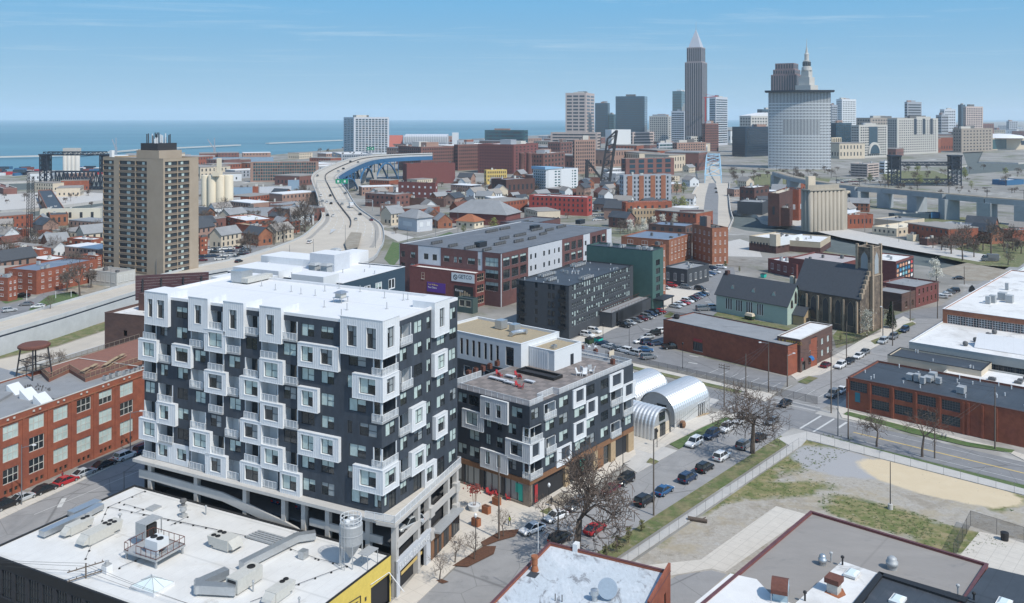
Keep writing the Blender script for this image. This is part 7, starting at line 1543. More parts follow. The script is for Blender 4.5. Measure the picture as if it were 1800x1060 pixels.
# the tallest skyscraper, the terminal spire and the round-fronted courthouse
def tiers(nm,lab,cat,d,cx,secs,m,wm=None,th=45,spire=None):
	"stepped tower: each section is (half width in photo columns, top row)"
	base=HY+H*F/d;x=(cx-CX)/F*d;o=thing(nm,lab,cat,(x,d,0),R(th));z0=0;f=1/(math.cos(R(th%90))+math.sin(R(th%90)))
	for k,(hw,top)in enumerate(secs):
		w_=hw/F*d*2*f/2;z1=ZAT(top,d);one('box',('shaft',m,o),-w_,w_,-w_,w_,z0,z1)
		if wm:
			mb=MB();n=max(3,int(w_/2.2));
			for a in range(n):
				s=-w_+2*w_*(a+.5)/n;q=w_/n*.5
				mb.box(s-q,s+q,-w_-.2,-w_,z0+2,z1-2);mb.box(-w_-.2,-w_,s-q,s+q,z0+2,z1-2)
			tag(mb.build('windows',wm,o),kind='stuff')
		z0=z1
	if spire:
		hw,top,n=spire;w_=hw/F*d*f;z1=ZAT(top,d);mb=MB();prof=[(w_*1.3,0),(w_*1.0,(z1-z0)*.28),(w_*.55,(z1-z0)*.62),(.5,z1-z0)];mb.lathe((0,0,z0),prof,n);mb.build('spire',m,o)
	return o
m1=mat('granite',(.30,.255,.25),.7,var=.05,scale=.02)
o=tiers('skyscraper','tallest grey granite skyscraper with a pointed pyramid crown','skyscraper',1900,1223.5,[(21,110),(17.5,84)],m1,M['glass_far'],62);z=ZAT(84,1900);mb=MB();w_=13.3/F*1900*.8
mb.hexa([(-w_,-w_,z),(w_,-w_,z),(w_,w_,z),(-w_,w_,z),(-w_*.62,-w_*.62,z+16),(w_*.62,-w_*.62,z+16),(w_*.62,w_*.62,z+16),(-w_*.62,w_*.62,z+16)]);mb.hexa([(-w_*.62,-w_*.62,z+16),(w_*.62,-w_*.62,z+16),(w_*.62,w_*.62,z+16),(-w_*.62,w_*.62,z+16),(-.4,-.4,z+39),(.4,-.4,z+39),(.4,.4,z+39),(-.4,.4,z+39)]);mb.build('crown',mat('steel_crown',(.50,.50,.52),.5,.3),o);one('tube',('mast',M['metal_dull'],o),(0,0,z+38),(0,0,z+58),.5,.1)
for i in range(16):
	if i==0:mb=MB()
	t=i*math.pi/8;mb.tube((w_*.9*math.cos(t),w_*.9*math.sin(t),z),(.5*math.cos(t),.5*math.sin(t),z+36),.5,n=3)
mb.build('crown_rib',M['light_panel'],o)
tiers('skyscraper','brown granite stepped skyscraper behind the courthouse','skyscraper',1700,1383,[(30,132),(26,123),(22,112)],mat('brown_granite',(.215,.15,.145),.75,var=.05,scale=.02),M['glass_far'],58)
o=tiers('spired_tower','cream stone tower with a classical tapering spire and flagpole','skyscraper',1650,1418,[(20,150),(14,136),(10,124)],M['limestone'],None,45);z=ZAT(124,1650);k=1650/F
one('lathe',('spire',M['limestone'],o),(0,0,z),[(9*k,0),(8.5*k,6*k),(6*k,7*k),(6*k,16*k),(6.8*k,17*k),(4*k,18*k),(3.7*k,27*k),(4.3*k,28*k),(2.4*k,31*k),(1.6*k,37*k),(.4*k,43*k)],14);one('tube',('flagpole',M['limestone'],o),(0,0,z+42*k),(0,0,z+56*k),.6,.15)
mb=MB()
for i in range(14):t=math.pi*2*i/14;mb.box(6.1*k*math.cos(t)-.9,6.1*k*math.cos(t)+.9,6.1*k*math.sin(t)-.9,6.1*k*math.sin(t)+.9,z+8*k,z+15*k)
tag(mb.build('openings',M['glass_far'],o),kind='stuff')
d=1175.0;cxp=1405;hw=51.0;kx=d/F
o=thing('courthouse_tower','white courthouse tower with a curved front, gridded windows and a wide flat crown','courthouse',((cxp-CX)/F*d,d,0),R(-18));hh=ZAT(163,d);pts=[]
n=22;w_=hw*kx*1.02
for i in range(n+1):t=i/n;x=-w_+2*w_*t;pts.append((x,-9*(1-(2*t-1)**2)))
poly=pts+[(w_,28),(-w_,28)];mb=MB();mb.prism(poly,0,hh);mb.build('wall',M['glass_court']if 'glass_court' in M else mat('court_glass',(.035,.04,.05),.3),o)
mb=MB();mb2=MB();rows=26
for i in range(n):
	for q in(0,.5):
		a=Vector(pts[i]).lerp(Vector(pts[i+1]),q);e=Vector(pts[i+1])-Vector(pts[i]);e.normalize();nn=Vector((e.y,-e.x));a2=a+e*w_*.048*.44
		mb.hexa([(a.x,a.y,0),(a2 .x,a2 .y,0),(a2 .x-nn.x*.1,a2 .y-nn.y*.1,0),(a.x-nn.x*.1,a.y-nn.y*.1,0),(a.x+nn.x*.7,a.y+nn.y*.7,0),(a2 .x+nn.x*.7,a2 .y+nn.y*.7,0),(a2 .x,a2 .y,0),(a.x,a.y,0)])if False else mb.hexa([(a.x+nn.x*.7,a.y+nn.y*.7,0),(a2 .x+nn.x*.7,a2 .y+nn.y*.7,0),(a2 .x-nn.x*.1,a2 .y-nn.y*.1,0),(a.x-nn.x*.1,a.y-nn.y*.1,0),(a.x+nn.x*.7,a.y+nn.y*.7,hh),(a2 .x+nn.x*.7,a2 .y+nn.y*.7,hh),(a2 .x-nn.x*.1,a2 .y-nn.y*.1,hh),(a.x-nn.x*.1,a.y-nn.y*.1,hh)])
	a,c=Vector(pts[i]),Vector(pts[i+1]);nn=Vector(((c-a).y,-(c-a).x)).normalized()
	for r in range(rows):
		if 11<r<17 and 4<i<n-4:continue
		if r>rows-4:continue
		z=hh*(r+.1)/rows;mb2 .hexa([(a.x+nn.x*.45,a.y+nn.y*.45,z),(c.x+nn.x*.45,c.y+nn.y*.45,z),(c.x,c.y,z),(a.x,a.y,z),(a.x+nn.x*.45,a.y+nn.y*.45,z+hh/rows*.30),(c.x+nn.x*.45,c.y+nn.y*.45,z+hh/rows*.42),(c.x,c.y,z+hh/rows*.30),(a.x,a.y,z+hh/rows*.30)])
tag(mb.build('piers',M['white_wall'],o),kind='stuff');tag(mb2 .build('spandrels',M['white_wall'],o),kind='stuff')
mb=MB();mb.face([(-w_-.1,.5,0),(-w_-.1,28,0),(-w_-.1,28,hh),(-w_-.1,.5,hh)]);mb.build('side_wall',M['grey_panel'],o)
mb=MB();mb.prism([(x*1.12,y*1.3-5)for x,y in pts]+[(w_*1.12,32),(-w_*1.12,32)],hh+1,hh+3.2,bottom=True);mb.build('crown_cornice',M['steel_blue'],o);mb=MB();mb.prism([(x*.97,y+2)for x,y in pts]+[(w_*.95,26),(-w_*.95,26)],hh,hh+1);mb.build('recess',M['white_wall'],o)
# tan apartment tower on the hill
AT=Block('tan_tower','tall tan brick apartment tower with dark window strips and aerials on its roof','apartment tower',287,487,279,349,181,63)
ns=19;fh_=(AT.h-1.5)/ns;hs={'L':[],'R':[]};
for face,strips in(('L',((181.5,200),(209.5,237),(238.5,258))),('R',((290,312),(313,333)))):
	for p_,q_ in strips:
		a,c=span(AT,face,p_,q_)
		for r in range(ns):
			z=AT.h-1.2-fh_*(r+1)+.75;one('fbox',('spandrel',M['spandrel'],AT.root),face,a+.05,c-.05,.004,.05,z-fh_*.24,z-.05);hs[face].append((a,c,z,z+fh_*.64,.5));pwin(AT,face,a,c,z,z+fh_*.64,-.35,cols=3,rows=1,fm='frame',glass='glass_far',sill=False,sh=0,fr=.22)
			for kx_ in((a+.3*(c-a)+rnd.uniform(-.4,.4)),):one('fbox',('curtain',M['blind'],AT.root),face,kx_,kx_+(c-a)*.22,-.36,-.34,z+.2,z+fh_*.5)
shell(AT,M['tower_brick'],M['brown_roof'],hs['R'],hs['L'],par=.6,cop=M['tower_brick'],jamb=M['brick_tan'])
far_box(AT,'penthouse',3,AT.L-4,6,20,AT.h-.6,AT.h+3.2,'tower_brick');far_box(AT,'tank_house',8,12,19.5,25,AT.h-.6,AT.h+3.4,'beige');far_box(AT,'penthouse_cap',4,AT.L-5,8,18.5,AT.h+3.2,AT.h+6.3,'steel_dark')
mb=MB()
for i in range(26):x,y=rnd.uniform(4,AT.L-5),rnd.uniform(8,18.5);mb.tube((x,y,AT.h+6),(x,y,AT.h+rnd.uniform(8,11)),.22,n=4,mi=i%2)
tag(mb.build('aerials',[M['trim'],M['steel_dark']],AT.root),kind='stuff')
far_box(AT,'aerial_cabinet',.6,2,AT.W-5,AT.W-3.5,AT.h-.3,AT.h+3,'trim')
# silos
o=thing('silo_cluster','cream cement silos with a headhouse and conveyor tower','silos',(*G(379,371),0));k=G(379,371)[1]/F
for i,(dx_,dy_)in enumerate(((-23,4),(-9,-3),(5,-3),(18,0),(-14,14),(10,14))):mb=MB();mb.lathe((dx_*k,dy_*k+6,0),[(8.4*k,0),(8.4*k,ZAT(310,G(0,371)[1])),(8.0*k,ZAT(309,G(0,371)[1]))],20);mb.build('silo',M['cream'],o,True)
mb=MB();hz_=ZAT(310,G(0,371)[1]);mb.box(-6*k,6*k,0,8,hz_,hz_+3);mb.box(1*k,6*k,1,6,hz_+3,hz_+13);mb.build('headhouse',M['cream'],o);mb=MB()
for i in range(5):mb.tube((-8*k,2,hz_+2*i),(4*k,2,hz_+2*i+2),.3,n=4)
mb.build('conveyor',M['beige'],o)
o=thing('grain_silo','pale concrete grain silo behind the lift bridge','silos',(*G(125,316),0));dd=G(125,316)[1];k=dd/F;hz_=ZAT(270,dd)
for i in range(4):one('lathe',('silo',M['limestone'],o,True),((-10+7*i)*k,0,0),[(4.2*k,0),(4.2*k,hz_)],14)
one('box',('headhouse',M['limestone'],o),-13*k,13*k,-2,6,hz_,hz_+6)
GE=Block('grain_elevator','weathered concrete grain elevator made of fused cylinders by the river','grain elevator',1424,408,336,1486,1409,22);far_box(GE,'core',1.5,GE.L-1.5,1.5,GE.W-1.5,0,GE.h,'elev' if 'elev' in M else 'unit')
mk('elev',(.36,.32,.26),.9,var=.14,scale=.12,stretch=(1,1,.15),stain=((.24,.21,.17),.08,.55,.7,.6));nr=9;r=GE.L/nr/2
for i in range(nr):one('lathe',('silo',M['elev'],GE.root,True),(r+2*r*i,r,0),[(r,0),(r,GE.h)],14)
for i in range(max(2,int(GE.W/(2*r)))):one('lathe',('silo',M['elev'],GE.root,True),(r,r*3+2*r*i,0),[(r,0),(r,GE.h)],14)
far_box(GE,'roof_deck',-.3,GE.L+.3,-.3,GE.W+.3,GE.h,GE.h+.8,'elev');far_box(GE,'gallery',1,GE.L-2,GE.W*.4,GE.W*.7,GE.h+.8,GE.h+3.2,'elev');far_box(GE,'head_tower',GE.L*.05,GE.L*.25,GE.W*.4,GE.W*.75,GE.h+3.2,GE.h+8.5,'beige');far_box(GE,'stair_tower',GE.L,GE.L+2.5,1,5,0,GE.h*.98,'elev')
# smokestacks
for px,l in((917,'first red brick smokestack of the works'),(930,'second red brick smokestack, beside its twin')):dd=G(0,316)[1];o=thing('smokestack',l,'chimney',((px-CX)/F*dd,dd,0));mb=MB();hz_=ZAT(268,dd);mb.lathe((0,0,0),[(3.4,0),(2.9,hz_-2),(3.2,hz_-1.5),(3.0,hz_)],12);mb.build('shaft',M['far_brick'],o,True)
# stadium
dd=1700;o=thing('stadium','lakeside football stadium with orange stands and white roof ribs','stadium',((735-CX)/F*dd,dd,0));k=dd/F
mb=MB();mb.hexa([(-52*k,0,0),(-29*k,0,0),(-29*k,20,0),(-52*k,20,0),(-52*k,14,ZAT(238,dd)),(-29*k,14,ZAT(238,dd)),(-29*k,20,ZAT(238,dd)),(-52*k,20,ZAT(238,dd))]);mb.build('stand',mat('seat_orange',(.42,.13,.10),.8),o)
mb=MB();mb.hexa([(-24*k,0,0),(52*k,0,0),(52*k,25,0),(-24*k,25,0),(-24*k,-6,ZAT(240,dd)),(52*k,-6,ZAT(240,dd)),(52*k,20,ZAT(236,dd)),(-24*k,20,ZAT(236,dd))]);mb.build('stand',M['light_panel'],o);mb=MB()
for i in range(20):x=(-24+76*i/19)*k;mb.tube((x,-8,ZAT(250,dd)),(x,-10,ZAT(237,dd)),.8,n=4)
mb.build('roof_rib',M['trim'],o);one('box',('scoreboard',M['white_wall'],o),60*k,71*k,-4,4,10,ZAT(233,dd))
# arena
AR=Block('sports_arena','wide sports arena with a curved glass corner and a low white dome','arena',1735,264,243,1830,1702,24);shell(AR,M['beige'],M['white_roof_clean'],[],[],par=.6);far_box(AR,'glass_front',-.4,AR.L*.35,-.4,10,2,AR.h*.9,'glass_teal');one('lathe',('dome',M['white_roof_clean'],AR.root,True),(AR.L*.4,AR.W*.5,AR.h),[(AR.L*.3,0),(AR.L*.25,5),(AR.L*.12,8),(1,9)],24)
far_box(AR,'screen',AR.L*.62,AR.L*.78,-.6,0,AR.h*.4,AR.h*.75,'glass_navy')
# -- bridges and other steelwork
def truss(mb,A,B_,h,n,r,mi=0):
	A,B_=Vector(A),Vector(B_);u=Vector((0,0,h))
	mb.tube(A,B_,r,n=4,mi=mi);mb.tube(A+u,B_+u,r,n=4,mi=mi)
	for i in range(n):
		p,q=A.lerp(B_,i/n),A.lerp(B_,(i+1)/n);mb.tube(p,p+u,r*.6,n=4,mi=mi,cap=False);mb.tube(p if i%2 else p+u,q+u if i%2 else q,r*.6,n=4,mi=mi,cap=False)
	mb.tube(B_,B_+u,r*.6,n=4,mi=mi)
def liftbridge(lab,pxa,pxb,base,top,d0=None,span_y=None,hi=None,m='steel_blue',tw=7):
	d=d0 or G(0,base)[1];xa,xb=(pxa-CX)/F*d,(pxb-CX)/F*d;o=thing('lift_bridge',lab,'lift bridge',((xa+xb)/2,d,0));w_=(xb-xa)/2;zt=ZAT(top,d);k=d/F
	for s in(-1,1):
		mb=MB();x0,x1=s*w_-tw*k,s*w_+tw*k
		for x in(x0,x1):
			for y in(-4,4):mb.tube((x,y,0),(x,y,zt),.9*k+.2,n=4)
		n=7
		for i in range(n):
			za,zb_=zt*i/n,zt*(i+1)/n
			for y in(-4,4):mb.tube((x0,y,za),(x1,y,zb_),.6*k,n=4);mb.tube((x1,y,za),(x0,y,zb_),.6*k,n=4);mb.tube((x0,y,zb_),(x1,y,zb_),.6*k,n=4)
		mb.box(x0-1,x1+1,-5,5,zt,zt+2.5*k);mb.box(x0+.5,x1-.5,-3,3,zt*.55,zt);mb.build('tower',M[m],o)
	for zz,hgt in((span_y,7),(hi,5)):
		if zz is None:continue
		z=ZAT(zz,d);mb=MB()
		for y in(-4,4):truss(mb,(-w_,y,z),(w_,y,z),hgt*k,12,.95*k)
		mb.box(-w_,w_,-4,4,z-.6,z);mb.build('lift_span',M[m],o)
	return o,d
o,d=liftbridge('dark steel lift bridge beside the silos, with its far approach trusses',80,185,333,273,span_y=None,hi=272,tw=6)
mb=MB()
for y in(-4,4):truss(mb,((-39)/F*d,y,2),((62)/F*d,y,2),15,14,.8)
mb.box(-39/F*d,62/F*d,-4,4,1.2,2);mb.build('approach_truss',M['steel_blue'],o)
o,d=liftbridge('dark blue lift bridge over the river bend with raised span',1572,1678,326,275,span_y=322,hi=290,tw=8)
# rail viaduct
va=[(1800,352,396),(1735,347,391),(1668,341,385),(1612,336,372),(1556,331,365),(1511,328,362),(1470,324,356),(1430,318,345),(1395,311,338),(1365,302,330)]
pts=[]
for px,top,base in va:d=G(0,base)[1];pts.append(((px-CX)/F*d,d,ZAT(top,d)))
pts=[tuple(Vector(pts[0])+(Vector(pts[0])-Vector(pts[1]))*1.5)]+pts
o=thing('rail_viaduct','long grey concrete rail viaduct striding over the river flats','viaduct',(0,0,0));mb=MB();wallstrip(mb,pts,0,9,lo=3.4);mb.build('deck',M['viaduct'],o);mb=MB();wallstrip(mb,[(p[0],p[1],p[2]+.05)for p in pts],.4,7);mb.build('track_bed',M['dirt'],o)
for p,q in zip(pts[1:],pts[2:]+[pts[-1]]):
	mb=MB();w_=4.4;dx_,dy_=(q[0]-p[0],q[1]-p[1])if q!=p else(1,0);l=math.hypot(dx_,dy_)or 1;ux,uy=dx_/l,dy_/l
	mb.prism([(p[0]+ux*w_*a-uy*5*b_,p[1]+uy*w_*a+ux*5*b_)for a,b_ in((-1,-1),(1,-1),(1,1),(-1,1))],-.5,p[2]-3.3);mb.build('pier',M['viaduct'],o)
	mb=MB();mb.tube((p[0],p[1],p[2]),(p[0],p[1],p[2]+6.5),.18,n=4);mb.box(p[0]-3,p[0]+3,p[1]-.1,p[1]+.1,p[2]+6.2,p[2]+6.5);mb.build('catenary_mast',M['steel_dark'],o)
	# motorway bridge: blue girders, arches and piers
o=thing('motorway_bridge_structure','bright blue steel arches and girders carrying the motorway over the valley','bridge',(0,0,0));e=[p for p in mrw if p[2]>8];mb=MB();wallstrip(mb,[(p[0],p[1],p[2]-.9)for p in e],0,.6,lo=4.2);mb.build('edge_girder',M['bridge_blue'],o)
for a,b_ in((30,35),(35,40),(40,44),(44,48)):
	if b_>=len(mrw):continue
	p,q=Vector(mrw[a]),Vector(mrw[b_]);
	for off in(0,14):
		mb=MB();dv=(q-p);l=dv.length;nn=Vector((-dv.y,dv.x,0)).normalized()*off;pr=None
		for i in range(13):
			t=i/12;c=p.lerp(q,t)+nn;c.z=(min(p.z,q.z)-5)*(1-(2*t-1)**2)*.95+1.0
			if pr:mb.tube(pr,c,1.0,n=5)
			top=p.lerp(q,t)+nn;top.z-=4
			if i%2==0 and top.z>c.z:mb.tube(c,top,.5,n=4)
			pr=c.copy()
		mb.build('arch',M['bridge_blue'],o)
	for off in(0,14):mb=MB();c=p+nn*(off/14 if off else 0);mb.box(c.x-2.2,c.x+2.2,c.y-2.2,c.y+2.2,0,max(2,p.z*.45));mb.build('pier',M['concrete'],o)
	# pale blue arch bridge deck, seen end on, with its approach
d0,d1=G(0,322)[1],G(0,282)[1];o=thing('arch_bridge','pale blue steel truss bridge seen end on beyond the approach road','bridge',(0,0,0));mb=MB()
def pb_(px,d,z):return((px-CX)/F*d,d,z)
n=8
for i in range(n+1):
	d=d0+(d1-d0)*i/n;xl,xr=1239+(1240-1239)*i/n,1267;hh=8+11*math.sin(math.pi*i/n);L_,R_=pb_(1239,d0,0)[0],pb_(1268,d0,0)[0];dxs=(pb_(1254,d1,0)[0]-pb_(1254,d0,0)[0])*i/n
	a,c=(L_+dxs,d,0),(R_+dxs,d,0);u=Vector((0,0,hh));mb.tube(a,Vector(a)+u,.5,n=4);mb.tube(c,Vector(c)+u,.5,n=4);mb.tube(Vector(a)+u,Vector(c)+u,.5,n=4)
	if i:mb.tube(pa_,Vector(a)+u,.6,n=4);mb.tube(pc_,Vector(c)+u,.6,n=4);mb.tube(pa_,Vector(c)+u,.4,n=4);mb.tube(pc_,Vector(a)+u,.4,n=4)
	pa_,pc_=Vector(a)+u,Vector(c)+u
mb.build('truss',M['bridge_pale'],o);mb=MB();mb.face([(pb_(1239,d0,0)[0],d0,.06),(pb_(1268,d0,0)[0],d0,.06),(pb_(1268,d0,0)[0]+dxs,d1,.06),(pb_(1239,d0,0)[0]+dxs,d1,.06)]);mb.build('deck',M['road_concrete'],o)
for nm,lab,path in(('road_parapet','pale parapet along the river side of the bridge approach',[(1283,322),(1281,345),(1284,372),(1289,388),(1280,408)]),('road_parapet','pale parapet along the other side of the bridge approach',[(1228,322),(1216,345),(1206,380),(1198,395)])):
	mb=MB();wallstrip(mb,[(*G(*p),0)for p in path],1.6,.6);tag(mb.build(nm,M['concrete']),lab,'parapet')
o=thing('billboard','back of a dark red billboard at the bridge approach','billboard',(*G(1216,398),0));one('box',('panel',M['maroon_steel'],o),-7.5,7.5,-.4,.4,4.2,10.2)
for x in(-6,0,6):one('tube',('post',M['steel_dark'],o),(x,.5,0),(x,.5,9),.3)
# raised bascule drawbridge
dd=G(0,322)[1];k=dd/F;o=thing('drawbridge','rusty black bascule drawbridge locked upright','drawbridge',((1060-CX)/F*dd,dd,0));mb=MB()
for y in(-4,4):
	A,B_,C_,D_=Vector((-4*k,y,2)),Vector((11*k,y,0)),Vector((24*k,y,ZAT(229,dd))),Vector((8*k,y,ZAT(244,dd)))
	mb.tube(A,D_,1.3*k,n=4);mb.tube(B_,C_,2.2*k,n=4);mb.tube(D_,C_,1.0*k,n=4)
	for i in range(6):mb.tube(A.lerp(D_,i/6),B_.lerp(C_,(i+.5)/6),.6*k,n=4);mb.tube(B_.lerp(C_,(i+.5)/6),A.lerp(D_,(i+1)/6),.6*k,n=4)
mb.build('leaf',M['steel_dark'],o);mb=MB()
for y in(-4,4):mb.hexa([(-32*k,y-1,0),(-26*k,y-1,0),(-26*k,y+1,0),(-32*k,y+1,0),(-30*k,y-1,ZAT(281,dd)),(-26*k,y-1,ZAT(281,dd)),(-26*k,y+1,ZAT(281,dd)),(-30*k,y+1,ZAT(281,dd))]);mb.tube((-27*k,y,ZAT(282,dd)),(-4*k,y,5),2.2*k,n=4);mb.tube((-28*k,y,20),(-14*k,y,14),1.2*k,n=4)
mb.build('counterweight_frame',M['steel_dark'],o);one('box',('counterweight',M['rust'],o),-26*k,-6*k,-5,5,0,10*k)
# cranes
for px,base,top,arm,m,lab in((1240,270,170,(1236,1262),'red','red tower crane beside the tallest skyscraper'),(377,285,245,None,'grey_panel','slanting blue-grey harbour crane behind the tan tower'),(204,300,245,None,'grey_panel','thin harbour crane jib beyond the lift bridge')):
	dd=1850 if arm else 1500;o=thing('crane',lab,'crane',((px-CX)/F*dd,dd,0));k=dd/F;mb=MB()
	if arm:mb.tube((0,0,0),(0,0,ZAT(top,dd)),1.6,n=4);mb.tube(((arm[0]-px)*k,0,ZAT(top+2,dd)),((arm[1]-px)*k,0,ZAT(top-1,dd)),1.0,n=4);mb.tube((0,0,ZAT(top-4,dd)),((arm[1]-px)*k,0,ZAT(top-1,dd)),.4,n=4);mb.build('mast_and_jib',M[m],o)
	else:mb.tube((0,0,0),(0,0,18),2,n=4);mb.tube((0,0,14),(-12*k if px==377 else-7*k,0,ZAT(top,dd)),.9,n=4);mb.tube((0,0,16),(0,0,34),.8,n=4);mb.build('jib',M[m],o)
for px,base,top,lab in((50,425,305,'slim lattice radio mast above the housing estate'),(58,425,310,'second slim lattice mast, twin of the first above the estate')):
	dd=G(0,base)[1];o=thing('lattice_mast',lab,'radio mast',((px-CX)/F*dd,dd,0));hz_=ZAT(top,dd);mb=MB()
	for i in range(3):t=i*2.1;mb.tube((1.3*math.cos(t),1.3*math.sin(t),0),(.5*math.cos(t),.5*math.sin(t),hz_),.14,n=4)
	for i in range(24):
		za,zb_=hz_*i/24,hz_*(i+1)/24
		for j in range(3):t,t2_=j*2.1,(j+1)*2.1;mb.tube((1.2*math.cos(t),1.2*math.sin(t),za),(1.2*math.cos(t2_),1.2*math.sin(t2_),zb_),.07,n=3,cap=False)
	mb.build('lattice',M['steel_dark'],o)
	# breakwater, containers, sign gantries
for pth,lab in(([(-200,282),(0,276),(130,273),(250,263),(420,255)],'long thin pale breakwater line across the lake'),([(470,252),(600,246.5)],'shorter breakwater line in front of the glass waterfront tower')):
	mb=MB();wallstrip(mb,[(*G(*p),-1)for p in pth],2.2,12);tag(mb.build('breakwater',M['limestone']),lab,'breakwater')
q=random.Random(3);cme={}
for i in range(46):
	px,py=q.uniform(-10,70)if i%2 else q.uniform(120,182),q.uniform(301,309);c=q.choice(('red','brick_maroon','slate_blue','bridge_blue','white_wall','steel_blue'))
	if c not in cme:mb=MB();mb.box(-7,7,-1.6,1.6,0,3.4);mb.box(-6.9,6.9,-1.65,-1.6,.2,3.2);cme[c]=mb.mesh('container',M[c])
	o=link('shipping_container',cme[c],None,(*G(px,py),q.choice((0,0,3.5))),q.choice((0,.1,1.2)));tag(o,'coloured shipping container stacked on the lakeside port','container','containers on the port')
for y,pl_,pr_,sg,lab in((333,557,612,(590,612),'sign gantry over the motorway with green direction signs'),(370,560,655,None,'bare grey gantry across the motorway above the junction'),(271,640,670,(645,658),'far gantry with green signs at the end of the motorway bridge')):
	zb_={333:12,370:6,271:26}[y];(xa,da),(xb,db)=G(pl_,y,zb_),G(pr_,y,zb_);o=thing('sign_gantry',lab,'sign gantry',(xa,da,zb_));mb=MB();v=(xb-xa,db-da)
	for p in((0,0),v):mb.tube((*p,-.5),(*p,7),.3,n=6)
	for z in(5.8,7):mb.tube((0,0,z),(*v,z),.22,n=4)
	mb.build('frame',M['metal_dull'],o)
	if sg:
		for f0,f1 in(((sg[0]-pl_)/(pr_-pl_),(sum(sg)/2-.5-pl_)/(pr_-pl_)),((sum(sg)/2+.5-pl_)/(pr_-pl_),(sg[1]-pl_)/(pr_-pl_))):one('box',('sign_panel',M['sign_green'],o),v[0]*f0,v[0]*f1,v[1]*f0-.5,v[1]*f0-.35,4.6,8.2);one('box',('sign_text',M['trim'],o),v[0]*(f0+.3*(f1-f0)),v[0]*(f0+.6*(f1-f0)),v[1]*f0-.54,v[1]*f0-.5,5.5,7.2)
		# -- vehicles
PAINT={k:mat('paint_'+k.replace(' ','_'),c,.25,.15,spec=.6)for k,c in{'white':(.75,.75,.74),'silver':(.45,.47,.48),'grey':(.17,.18,.19),'black':(.014,.015,.018),'dark blue':(.02,.04,.085),'blue':(.03,.10,.22),'red':(.40,.02,.025),'maroon':(.13,.018,.028)}.items()}
CM={}
def car_parts(kind):
	if kind in CM:return CM[kind]
	L_,W_,ht={'car':(4.7,1.82,1.45),'suv':(4.7,1.92,1.75),'pickup':(5.6,1.98,1.85),'van':(5.2,1.98,2.0),'truck':(7.5,2.3,2.8)}[kind]
	h,w_=L_/2,W_/2;mb=MB();zb=.62*ht if kind=='car' else.60*ht
	st=[(-h,.45,zb*.80,.86),(-h+.12,.30,zb*.96,.97),(-h*.55,.22,zb,1),(h*.30,.22,zb,1),(h*.85,.25,zb*.86,.97),(h-.08,.32,zb*.74,.90),(h,.42,zb*.60,.80)];rings=[]
	for x,z0,z1,f in st:y=w_*f;rings.append([(x,-y*.92,z0),(x,-y,z0+.15),(x,-y,z1-.12),(x,-y*.88,z1),(x,y*.88,z1),(x,y,z1-.12),(x,y,z0+.15),(x,y*.92,z0)])
	for a,b_ in zip(rings,rings[1:]):
		for i in range(8):j=(i+1)%8;mb.face([a[i],a[j],b_[j],b_[i]])
	mb.face(rings[0]);mb.face(rings[-1])
	x0,x1,x2,x3={'car':(-h*.86,-h*.42,h*.10,h*.48),'suv':(-h*.97,-h*.84,h*.12,h*.45),'pickup':(-h*.22,-h*.14,h*.2,h*.5),'van':(-h*.98,-h*.93,h*.35,h*.7),'truck':(h*.35,h*.38,h*.7,h*.9)}[kind]
	g=MB();r=MB();a,t=w_*.90,w_*.72;zt=ht
	P=[(x0,-a,zb-.01),(x3,-a,zb-.01),(x3,a,zb-.01),(x0,a,zb-.01),(x1,-t,zt-.06),(x2,-t,zt-.06),(x2,t,zt-.06),(x1,t,zt-.06)];g.hexa(P)
	r.hexa([(x1-.04,-t-.02,zt-.07),(x2+.04,-t-.02,zt-.07),(x2+.04,t+.02,zt-.07),(x1-.04,t+.02,zt-.07),(x1+.1,-t+.1,zt),(x2-.1,-t+.1,zt),(x2-.1,t-.1,zt),(x1+.1,t-.1,zt)])
	for s in(-1,1):
		for xb,xt in((x0,x1),(x3,x2),((x0+x3)/2-.1,(x1+x2)/2-.05)):r.tube((xb,s*a*1.005,zb),(xt,s*t*1.01,zt-.05),.05,n=4)
	if kind=='pickup':
		for q in((-h+.1,-h*.2,-w_*.95,-w_*.85),(-h+.1,-h*.2,w_*.85,w_*.95),(-h+.05,-h+.15,-w_*.85,w_*.85)):mb.box(*q,zb-.05,zb+.25)
	if kind=='truck':mb.box(-h,h*.3,-w_,w_,.8,ht+.6)
	wh=MB();wr=.36 if kind!='car' else.33
	wh.tube((0,-.12,0),(0,.12,0),wr,n=14,mi=0);wh.tube((0,-.13,0),(0,.13,0),wr*.6,n=10,mi=1)
	hl,tl=MB(),MB();hl.box(-.1,.06,-.2,.2,-.08,.08);tl.box(-.05,.06,-.2,.2,-.1,.1)
	CM[kind]=(mb.mesh('body',PAINT['white'],False),g.mesh('windows',M['glass']),r.mesh('car_roof',PAINT['white']),wh.mesh('wheel',[M['rubber'],M['metal']]),hl.mesh('headlight',mat('lamp_lens',(.8,.8,.78),.1)),tl.mesh('tail_light',mat('tail_lens',(.35,.01,.01),.2)),(h,w_,wr,zb));return CM[kind]
FARM={}
